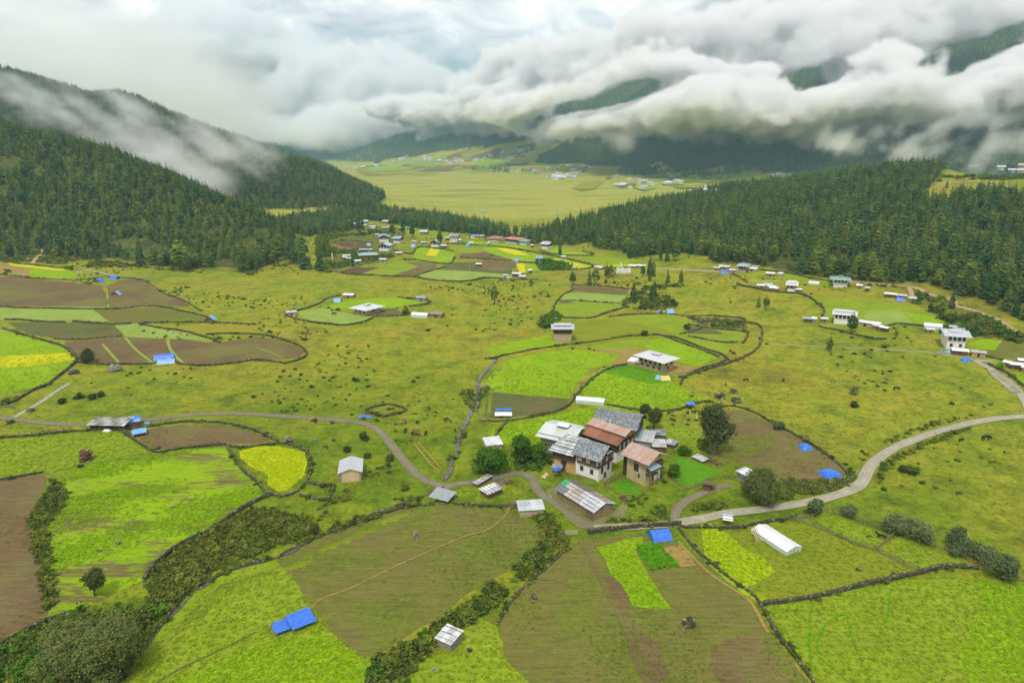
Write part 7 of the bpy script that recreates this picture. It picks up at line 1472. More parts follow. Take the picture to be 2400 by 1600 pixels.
def houses():
    Hs = house
    Hs('hip_roofed_house', 'stone house with a big white hipped roof standing in the lime fields', 'e5', (960,768), (1490,918), 9.0, 6.2, TAN_W, WHITE_R, 'hip', 1.1, 2.6, nf=5, ns=2, band=3.0, bandm=TAN_W, lower=4, pane=PANE_D, lant=True)
    shed('white sheet-roofed annex left of the hip-roofed house', 'e5', (690,700), (950,745), 5, 1.2, TAN_W, [WHITE_T], .9, .3, 'annex')
    Hs('two_roofed_house', 'mud house with two stepped grey metal roofs beside the thicket in the middle', 'e6', (600,955), (1235,950), 8.5, 8.2, TAN_W, ZINC, 'gable', 1.2, 1.7, nf=3, band=3.2, bandm=WOOD, lower=0, tier=(.9, .5, .5), pane=PANE_D)
    Hs('white_roofed_house', 'low stone house with a wide white roof in the walled plot of the middle pasture', 'c3', (905,1117), (1012,1137), 13, 4.4, TAN_W, WHITE_R, 'hip', 1.3, 2.8, nf=3, ns=4, win=(1.3, 2.0), lant=True, pane=PANE_D)
    Hs('white_farmhouse', 'white farmhouse with a long pale roof behind the round tree on the right', 'e8', (525,575), (985,600), 9, 6.6, WHITEWASH, WHITE_R, 'gable', 1.3, 1.5, nf=5, band=2.8, bandm=WHITEWASH, lower=0, tier=(.95, .45, .4), win=(1.3, 1.2), pane=PANE_D)
    Hs('large_farmhouse', 'large whitewashed farmhouse with a wide silver roof at the far right of the valley', 'e7', (915,612), (1255,628), 11, 8.2, WHITEWASH, ZINC, 'gable', 1.4, 2.2, nf=4, band=3.2, bandm=WHITEWASH, lower=2, tier=(.5, .35, .4), win=(1.3, 1.5), pane=PANE_D)
    Hs('green_roofed_house', 'white house with a pale green roof at the foot of the right-hand forest', 'c5', (600,678), (725,682), 10, 6.0, WHITEWASH, GREEN_R, 'hip', 1.3, 2.6, nf=4, band=2.6, bandm=WHITEWASH, win=(1.4, 1.3), lant=True, pane=PANE_D)
    Hs('small_farmhouse', 'small farmhouse with a white and rust roof left of the right-hand fields', 'f3', (1450,655), (1598,658), 8, 5.4, WHITEWASH, WHITE_R, 'gable', 1.4, 1.6, nf=2, band=2.6, tier=(.9, .45, .4))
    Hs('stone_farmhouse', 'tan stone farmhouse with pale roof at the edge of the forest beyond the prayer flags', 'f3', (552,312), (682,312), 10, 6.2, TAN_W, BLUE_R, 'hip', 1.2, 2.2, nf=3, band=2.8, bandm=TAN_W, lant=True, pane=PANE_D)
    V = [('Y', 'single-storey orange-walled house with a pale blue roof at the left of the village', 'f1', (670,692), (972,676), 12, 4.4, YELLOW_W, BLUE_R, 'hip', 1.5, 1.6, dict(nf=7, ns=3, win=(1.2, 2.0), pane=PANE_D)),
     ('W', 'white village house with a pale blue gable roof, uppermost of the left trio', 'f1', (1010,372), (1185,368), 14, 6.2, WHITEWASH, BLUE_R, 'gable', 2.0, 1.6, dict(nf=3, band=2.6, axis='y')), ('W', 'white village house with grey gable roof, lowest of the left trio', 'f1', (1010,535), (1180,538), 13, 6.0, WHITEWASH, ZINC, 'gable', 2.0, 1.6, dict(nf=3, band=2.6, axis='y')),
     ('W', 'dark-banded white village house with grey roof, right of the left trio', 'f1', (1270,388), (1382,392), 12, 5.6, WHITEWASH, BLUE_R, 'gable', 1.5, 1.6, dict(nf=3, band=2.8)), ('W', 'small white village house with a dark open gable', 'f1', (1960,462), (2095,466), 11, 5.8, WHITEWASH, ZINC, 'gable', 2.0, 1.6, dict(nf=2, band=2.6, axis='y')),
     ('W', 'three-storey village house with a pinkish upper floor and white roof', 'f2', (430,368), (555,372), 12, 7.2, WHITEWASH, BLUE_R, 'gable', 1.5, 1.6, dict(nf=2, band=3, bandm=OCHRE, lower=2, tier=(.7, .5, .3))), ('R', 'left one of the two faded red-roofed village houses', 'f2', (1130,363), (1312,370), 13, 4.6, WHITEWASH, RED_R, 'hip', 1.5, 2.0, dict(nf=5, lant=True, pane=PANE_D, win=(1.2, 1.6))),
     ('R', 'right, larger one of the two faded red-roofed village houses', 'f2', (1440,388), (1662,412), 13, 5.6, WHITEWASH, RED_R, 'hip', 1.6, 2.4, dict(nf=6, band=2.6, lower=5, lant=True, pane=PANE_D, win=(1.2, 1.4))), ('G', 'small white village house with a dull green roof beside the red-roofed one', 'f2', (1705,418), (1822,426), 11, 4.6, WHITEWASH, GREEN_R, 'hip', 1.2, 1.8, dict(nf=3, pane=PANE_D)),
     ('W', 'last white house at the right end of the village with a grey roof', 'f2', (2108,492), (2222,502), 12, 5.6, WHITEWASH, ZINC, 'gable', 1.5, 1.8, dict(nf=3, band=2.6, tier=(.5, .4, .3))), ('T', 'narrow tower-like grey house beside the village thicket', 'f2', (2035,785), (2105,788), 8, 6.5, GREYW, BLUE_R, 'gable', 1.2, 1.8, dict(nf=1, band=2.4)),
     ('W', 'topmost village house half hidden by the left woods', 'f1', (555,112), (640,112), 12, 5.5, OCHRE, BLUE_R, 'gable', 1.5, 1.8, dict(nf=2, band=2.4)), ('W', 'white-walled house at the top edge of the village, right of the half-hidden one', 'f1', (690,62), (780,62), 12, 5.5, WHITEWASH, ZINC, 'gable', 1.5, 1.8, dict(nf=2, band=2.4)), ('W', 'pale house glimpsed through the trunks of the left woods', 'f1', (395,55), (460,55), 12, 5, WHITEWASH, ZINC, 'gable', 1.5, 1.8, dict(nf=2)), ('W', 'small grey-roofed village house below the belt of woods', 'f1', (1765,235), (1870,238), 10, 4, TAN_W, ZINC, 'gable', 1.2, 1.6, dict(nf=2, pane=PANE_D)), ('W', 'low brown village house at the top right under the belt', 'f1', (1075,40), (1150,42), 12, 4, OCHRE, ZINC, 'gable', 1.2, 1.6, dict(nf=3, pane=PANE_D)),
     ('M', 'long white monastery wing at the right edge of the hilltop', 'f5', (1970,690), (2520,730), 16, 7.5, WHITEWASH, WHITE_R, 'gable', 3, 3, dict(nf=9, band=4, bandm=WHITEWASH, cat='monastery', pane=PANE_D, win=(2.2, 2))), ('M', 'whitewashed monastery gate tower on the hilltop', 'f5', (1690,640), (1850,655), 12, 11, WHITEWASH, WHITE_R, 'gable', 2.5, 3, dict(nf=2, band=3, bandm=WHITEWASH, cat='monastery', pane=PANE_D, win=(2, 2))), ('M', 'rear monastery hall with a pale tan roof behind the white wing', 'f5', (2130,600), (2520,640), 16, 11, TAN_W, flatmat('tan_roof', (.5, .42, .3), .8, .15, .3), 'gable', 4, 3, dict(nf=6, band=5, bandm=RED_R, cat='monastery', pane=PANE_D, win=(2.4, 2.4))),
     ('S', 'small pinkish-roofed house on the left end of the monastery ridge', 'f5', (210,550), (350,552), 10, 4, TAN_W, flatmat('tan_roof', (.5, .42, .3)), 'gable', 1.5, 1.2, dict(nf=2)), ('S', 'white-roofed house left of the pinkish one on the monastery ridge', 'f5', (80,490), (200,492), 12, 5, WHITEWASH, WHITE_R, 'gable', 1.5, 1.2, dict(nf=2)), ('S', 'low tan house under the dark trees on the monastery ridge', 'f5', (960,555), (1210,560), 9, 4, TAN_W, WHITE_R, 'gable', 1.5, 1.2, dict(nf=4))]
    for k, (t, lab, c, A, B, d, h, wl, rf, st, ri, ov, kw) in enumerate(V):
        nm = {'M': 'monastery_wing', 'S': 'hilltop_house'}.get(t, 'village_house'); Hs(nm, lab, c, A, B, d, h, wl, rf, st, ri, ov, **kw)
    SH = [('f1',(650,555),(790,552),'low shed with a grey roof above the orange-walled house',BLUE_R), ('f1',(820,550),(875,552),'tiny dark shed beside the low grey-roofed one above the orange-walled house',ZINC), ('f1',(345,668),(475,662),'white-roofed shed at the left edge of the village',WHITE_R), ('f1',(340,695),(405,695),'small white-roofed shed below the left edge of the village',WHITE_R), ('f1',(410,715),(485,715),'third white-roofed shed at the left edge of the village',WHITE_R), ('f1',(575,768),(678,755),'white-roofed shed right of the small dark village conifer',WHITE_T), ('f1',(1015,735),(1135,738),'brown shed with pale roof above the sprouting village field',WHITE_R), ('f1',(1320,612),(1425,612),'white-roofed shed below the village lane',WHITE_R), ('f1',(1605,400),(1690,402),'pinkish-grey shed above the blue village cover',ZINC_RUST), ('f1',(2150,478),(2240,480),'white-roofed shed at the foot of the dark-gabled house',WHITE_T), ('f1',(1775,415),(1860,418),'small white shed among the green village plots',WHITE_R), ('f1',(820,118),(940,120),'pale pinkish shed in the upper village',WHITE_R), ('f1',(860,150),(925,150),'low white shed in the upper village scrub',WHITE_R), ('f1',(1060,140),(1130,140),'left of two white sheds left of the round dark tree',WHITE_R), ('f1',(1135,135),(1190,135),'right of two white sheds left of the round dark tree',WHITE_R), ('f1',(940,268),(1005,268),'brown shed behind the uppermost house of the left trio',WHITE_R), ('f1',(1370,150),(1410,152),'pale blue-roofed shed behind the upper village trees',BLUE_R), ('f1',(1510,140),(1565,142),'second pale blue-roofed shed behind the upper village trees',BLUE_R), ('f1',(2230,330),(2290,332),'low white shed beside the three-storey village house',WHITE_R),
      ('f2',(880,290),(965,292),'white shed under the belt beside the blue cover',BLUE_R), ('f2',(985,290),(1050,290),'second white shed under the belt beside the blue cover',WHITE_R), ('f2',(575,372),(635,375),'low white wall-shed right of the three-storey village house',WHITE_T), ('f2',(780,428),(850,430),'white-roofed shed beside the blue cover at the village lane',WHITE_T), ('f2',(910,822),(1000,825),'small white shed alone on the sprouting village field',WHITE_T), ('f2',(1570,1000),(1720,1010),'shed with a pale pink gable roof at the lower right corner of the village',WHITE_R), ('f2',(1700,1052),(1810,1055),'white flat-roofed shed below the pink-gabled one',WHITE_R), ('f2',(1420,1035),(1480,1035),'small pale shed on the lower village wall',WHITE_R), ('f2',(1465,1090),(1525,1090),'small shed just outside the lower village wall',BLUE_R), ('f2',(1870,940),(1925,942),'white sheet beside the mustard plot',WHITE_T), ('f2',(1115,428),(1150,430),'tiny white shed on the village lane wall',WHITE_T), ('f2',(1910,470),(1950,472),'low white shed near the last village house',WHITE_T),
      ('c4',(505,492),(535,494),'small white shed right of the village thicket',WHITE_R), ('f4',(100,560),(230,575),'white-roofed shed left of the prayer flags',WHITE_R), ('c4',(455,418),(490,420),'tiny white shed on the lane above the village thicket',WHITE_T), ('c4',(560,525),(585,527),'small grey hut near the lower village wall',BLUE_R),
      ('c3',(285,1140),(370,1135),'grey-roofed shed at the left tip of the walled plot in the middle pasture',ZINC), ('c3',(800,975),(890,978),'white-roofed shed behind the walled plot in the middle pasture',WHITE_R), ('c3',(1475,1000),(1555,1003),'blue-white roofed shed at the right of the walled plot in the middle pasture',BLUE_R), ('c3',(1600,1150),(1700,1160),'ruined stone shed right of the small greenhouse',STONE_L),
      ('f3',(200,245),(380,243),'brown shed with white roof at the left of the stone farmhouse group',WHITE_R), ('f3',(385,312),(550,315),'white-roofed shed directly left of the stone farmhouse',WHITE_R), ('f3',(705,280),(885,282),'long white-roofed shed right of the stone farmhouse',WHITE_T), ('f3',(800,250),(915,250),'dark grey shed behind the long white-roofed one',SLATE2), ('f3',(100,268),(200,270),'low dark shed at the left of the group beyond the prayer flags',ZINC), ('f3',(1060,372),(1205,375),'white sheet strip in the brown garden plot on the right',WHITE_T), ('f3',(1285,375),(1355,378),'small white shed at the corner of the brown garden plot',WHITE_T), ('f3',(900,600),(1040,590),'leftmost white shed of the cluster left of the small farmhouse',WHITE_T), ('f3',(1040,580),(1170,572),'grey-roofed shed at the back of the cluster left of the small farmhouse',ZINC), ('f3',(1080,615),(1225,620),'middle white shed of the cluster left of the small farmhouse',WHITE_R), ('f3',(1120,645),(1270,650),'front white shed of the cluster left of the small farmhouse',WHITE_T), ('f3',(1600,672),(1700,680),'low white yard wall-shed right of the small farmhouse',WHITE_R), ('f3',(1750,1215),(1880,1222),'pale blue-roofed shed left of the white farmhouse on the right',BLUE_R), ('f3',(1905,1215),(1975,1220),'small white-roofed shed beside the pale blue-roofed one on the right',WHITE_R),
      ('e8',(240,550),(380,548),'brown shed with a white roof just left of the white farmhouse on the right',WHITE_R), ('e8',(35,545),(110,545),'tiny red-brown shed at the outer left of the white farmhouse',WHITE_T), ('e8',(1085,615),(1400,660),'left long part of the pinkish-white sheds right of the round tree',WHITE_R), ('e8',(1400,650),(1570,670),'middle part of the white sheds right of the round tree',WHITE_T), ('e8',(1420,700),(1600,735),'front open part of the white sheds right of the round tree',ZINC), ('e8',(1590,745),(1750,775),'last right-hand part of the white sheds right of the round tree',WHITE_T),
      ('c5',(1070,772),(1170,775),'white-roofed brown shed at the top of the right-hand fields',WHITE_R), ('c5',(1180,785),(1265,790),'brown shed right beside the white-roofed one at the top of the fields',ZINC), ('c5',(1295,812),(1355,815),'grey shed at the end of the spur track',ZINC), ('c5',(812,692),(860,695),'tiny white-roofed shed below the forest edge road',WHITE_T), ('c5',(890,718),(930,720),'small dark shed by the scrub below the forest edge road',ZINC),
      ('e7',(560,325),(695,325),'shed with a white roof above the large far right farmhouse',WHITE_R), ('e7',(840,355),(1045,350),'blue-walled shed with a white roof behind the large farmhouse',WHITE_R), ('e7',(980,275),(1100,278),'small ochre shed with pale roof behind the large farmhouse',ZINC), ('e7',(1050,325),(1250,330),'dark brown shed with stony grey roof behind the large farmhouse',SLATE2), ('e7',(1030,715),(1320,735),'long white-roofed stone byre in front of the large farmhouse',WHITE_T), ('e7',(1385,745),(1640,770),'red-brown shed with rust-striped roof right of the large farmhouse',ZINC_RUST), ('e7',(1960,930),(2090,960),'left white-roofed shed at the right edge wall',WHITE_T), ('e7',(2090,975),(2330,995),'long white-roofed shed at the right edge of the valley',WHITE_T), ('e7',(2300,1030),(2420,1050),'white shed cut by the right edge of the valley view',WHITE_T), ('e7',(2240,900),(2320,905),'small white roof behind the long shed at the right edge',WHITE_T), ('f5',(1870,1240),(1930,1240),'tiny white roof below the monastery terraces',WHITE_T), ('e2',(2110,1480),(2230,1500),'small plank outhouse by the yard fence below the grass yard',STONE)]
    for c, A, B, lab, rf in SH:
        e, w = root('shed', c, A, B, lab, 'shed'); sy = CROPS[c][2]; dd = max(3.0, min(6.5, w * .75)); h = 2.5; wl = [MUDW, TAN_W, WOOD2, GREYW][int(A[0]) % 4]
        if 'blue-walled' in lab: wl = flatmat('blue_wall', (.08, .2, .42))
        box(e, 'wall', (0, 0, -1, w, dd, h), wl)
        plate(e, 'roof_panel', [(-.5, -.6, h - .05), (w + .5, -.6, h - .05), (w + .5, dd / 2, h + .75), (-.5, dd / 2, h + .75)], .08, rf); plate(e, 'roof_panel', [(-.5, dd + .5, h - .05), (-.5, dd / 2 + .004, h + .75), (w + .5, dd / 2 + .004, h + .75), (w + .5, dd + .5, h - .05)], .08, rf)
        for x in (.02, w - .02): gable_end(e, [(x, 0, h), (x, dd, h), (x, dd / 2, h + .72)], wl)
        if w > 3: box(e, 'door', (w * .4, -.06, 0, w * .6, -.004, 1.9), WOOD)
houses()
def far_houses():
    """the far villages across the marsh: each speck a house of its own"""
    rr = random.Random(15); protos = []
    for k, (wl, rf) in enumerate([(WHITEWASH, WHITE_R), (WHITEWASH, BLUE_R), (TAN_W, ZINC), (WHITEWASH, RED_R), (WHITEWASH, GREEN_R), (TAN_W, PINK_R)]):
        w, d, h = rr.uniform(13, 18), rr.uniform(10, 13), rr.uniform(5, 7.5); V = [(x - w/2, y - d/2, z) for x, y, z in boxv(0, 0, -3, w, d, h)]; F = list(BF); MI = [0] * 6; b = len(V); o = 1.6
        V += [(-w/2-o, -d/2-o, h-.2), (w/2+o, -d/2-o, h-.2), (w/2+o, d/2+o, h-.2), (-w/2-o, d/2+o, h-.2), (-w/2-o, 0, h+2.6), (w/2+o, 0, h+2.6)]
        F += [(b, b+1, b+5, b+4), (b+2, b+3, b+4, b+5), (b, b+4, b+3), (b+1, b+2, b+5), (b, b+3, b+2, b+1)]; MI += [1] * 5
        for i in range(4):
            b = len(V); x = -w/2 + w * (i + .5) / 4; V += boxv(x - 1, -d/2 - .25, h * .55, x + 1, -d/2 + .1, h * .85); F += [tuple(b + q for q in f) for f in BF]; MI += [2] * 6
        me = bpy.data.meshes.new('far_house'); me.from_pydata(V, [], F)
        for m in (wl, rf, WOOD): me.materials.append(m)
        me.polygons.foreach_set('material_index', MI); protos.append(me)
    C = [ # polyline of the cluster in the photograph, spread, count, kinds, label, group
     ([(1225,408),(1300,404),(1290,418),(1335,415),(1350,402)], (16, 5), 46, (0, 0, 0, 1, 2, 3), 'small pale-roofed house of the dense village at the edge of the marsh', 'houses of the dense village at the edge of the marsh'),
     ([(1200,398),(1260,398),(1320,396)], (14, 3), 14, (0, 2, 3), 'small house in the row behind the dense marsh-edge village', 'houses behind the dense marsh-edge village'),
     ([(1330,392),(1360,388),(1378,395)], (12, 4), 18, (5, 3, 0, 5), 'small reddish house on the rise right of the dense village', 'reddish houses right of the dense village'),
     ([(1205,356),(1230,350),(1250,358),(1225,362)], (14, 4), 26, (4, 4, 1, 0), 'small green-roofed house high on the far village slope', 'green-roofed houses high on the far slope'),
     ([(1268,343),(1300,338)], (8, 2), 10, (0, 1), 'tiny white house at the upper right end of the far slope', 'white houses at the upper right end of the far slope'),
     ([(940,376),(990,374),(1040,382),(1100,378),(1160,370),(1200,366)], (20, 9), 66, (0, 0, 1, 2, 4), 'tiny white house of the long village strung along the far slope', 'houses of the long village on the far slope'),
     ([(810,395),(850,394),(880,388)], (14, 4), 14, (0, 2), 'tiny pale house at the far left end of the valley villages', 'houses at the far left end of the valley'),
     ([(1522,392),(1540,385),(1560,392),(1545,402)], (6, 3), 12, (5, 5, 3, 0), 'reddish building of the hamlet in a notch of the wooded slope', 'reddish hamlet in a notch of the wooded slope'),
     ([(1650,408),(1675,400),(1705,397)], (7, 4), 13, (5, 3, 5, 0), 'red-brown building of the large group above the right-hand copse', 'red-brown buildings above the right-hand copse'),
     ([(1480,424),(1500,428),(1530,436),(1560,432),(1590,430)], (10, 4), 20, (0, 0, 1, 2), 'small white house along the right shore of the marsh', 'white houses along the right shore of the marsh'),
     ([(1440,436),(1470,440),(1510,446)], (9, 3), 9, (0, 2), 'small white house at the point of the right marsh shore', 'white houses at the point of the right marsh shore'),
     ([(1620,450),(1650,444),(1680,446),(1660,456)], (12, 4), 18, (0, 0, 2, 3), 'small white house of the hamlet above the right forest edge', 'white houses above the right forest edge'),
     ([(1730,436),(1765,436),(1800,432)], (10, 2), 10, (0, 2, 3), 'small white house peeping over the right-hand trees', 'white houses peeping over the right-hand trees'),
     ([(1800,412),(1830,410),(1855,412)], (9, 3), 9, (0, 4), 'small white house below the misty slope on the right', 'white houses below the misty slope'),
     ([(1560,410),(1590,412),(1700,418)], (14, 5), 10, (0, 1), 'scattered small white house between the far crop strips', 'scattered houses between the far crop strips')]
    for pl, (sx, sy), n, ks, lab, grp in C:
        for k in range(n):
            t = rr.random() * (len(pl) - 1); i = int(t); f = t - i; X = pl[i][0] * (1 - f) + pl[i + 1][0] * f + rr.gauss(0, sx * .5); Y = pl[i][1] * (1 - f) + pl[i + 1][1] * f + rr.gauss(0, sy * .5); p = G(X, Y)
            if p.y > 6500: continue
            kk = rr.choice(ks); o = link('house', protos[kk], None, p); o.rotation_euler = (0, 0, rr.uniform(-.6, .6)); s = rr.uniform(.55, 1.0) * (1 + max(0, p.y - 3000) / 9000); o.scale = (s, s, s); tag(o, lab + ', ' + ['white roof', 'bluish roof', 'grey roof', 'red roof', 'green roof', 'pinkish roof'][kk], 'house', grp)
far_houses()
# ------------------------------------------------------------------ dry-stone walls
def stone_wall(label, c, pts, h=1.15, w=.75, mat=None, bushy=.3, name='stone_wall'):
    ln = densify(smooth_line(gpoly(c, pts), 1), .5); P = np.array(ln); my = float(P[:, 1].mean()); s = max(.50, my / 520.0); rg = np.random.default_rng(int(abs(P[0, 0] * 10)) + 7)
    L = np.r_[0, np.cumsum(np.linalg.norm(np.diff(P, axis=0), axis=1))]; h = h * (.8 + my / 2200); w = max(w * .85, s * .8)
    n = max(2, int(L[-1] / (s * .82))); rows = max(1, int(round(h / (s * .72)))); cols = max(1, int(round(w / (s * .75))))
    C = []
    for r in range(rows):
        for q in range(cols):
            t = (np.arange(n) + rg.uniform(-.2, .2, n)) / n * L[-1]; x = np.interp(t, L, P[:, 0]); y = np.interp(t, L, P[:, 1])
            tx = np.interp(np.minimum(t + 1, L[-1]), L, P[:, 0]) - np.interp(np.maximum(t - 1, 0), L, P[:, 0]); ty = np.interp(np.minimum(t + 1, L[-1]), L, P[:, 1]) - np.interp(np.maximum(t - 1, 0), L, P[:, 1]); l = np.hypot(tx, ty) + 1e-6
            off = ((q + .5) / cols - .5) * w * (1 - .25 * r / rows) + rg.normal(0, .06, n); x = x - ty / l * off; y = y + tx / l * off
            hv = h * (.82 + .3 * fbm(x, y, 9, 2, 3)); z = H(x, y) + hv * (r + .5) / rows - .1
            C.append(np.column_stack([x, y, z, np.arctan2(ty, tx), hv / rows]))
    C = np.concatenate(C); m = len(C); cube = np.array([(-1,-1,-1),(1,-1,-1),(1,1,-1),(-1,1,-1),(-1,-1,1),(1,-1,1),(1,1,1),(-1,1,1)], float)
    sc = np.column_stack([s * .56 * rg.uniform(.7, 1.2, m), w / cols * .60 * rg.uniform(.7, 1.15, m), C[:, 4] * .62 * rg.uniform(.8, 1.15, m)])
    V = cube[None] * sc[:, None, :] * rg.uniform(.72, 1.1, (m, 8, 3)); a = C[:, 3] + rg.normal(0, .2, m); ca, sa = np.cos(a)[:, None], np.sin(a)[:, None]
    X = V[..., 0] * ca - V[..., 1] * sa; Y = V[..., 0] * sa + V[..., 1] * ca; V = np.stack([X, Y, V[..., 2]], -1) + C[:, None, :3]
    F = (np.array(BF)[None] + (np.arange(m) * 8)[:, None, None]).reshape(-1, 4)
    me = np_mesh(name, V.reshape(-1, 3), F, [mat or STONE, DARKS, STONE_L]); me.polygons.foreach_set('material_index', np.repeat(rg.choice([0, 0, 1, 1, 1, 2], m, p=[.2, .18, .22, .2, .14, .06]), 6).astype(np.int32))
    o = link(name, me); tag(o, label, 'wall')
    if bushy > 0:
        k = int(L[-1] * bushy / (s * 1.6)); t = rg.uniform(0, L[-1], k); t = t[fbm(t, t * 0, 14, 2, 5) > -.15]; x = np.interp(t, L, P[:, 0]) + rg.normal(0, w * .7, len(t)); y = np.interp(t, L, P[:, 1]) + rg.normal(0, w * .7, len(t))
        BUSH.append(np.column_stack([x, y, H(x, y), rg.uniform(.5, 1.15, len(t)) * (.75 + .35 * s)]))
    return o
BUSH = []
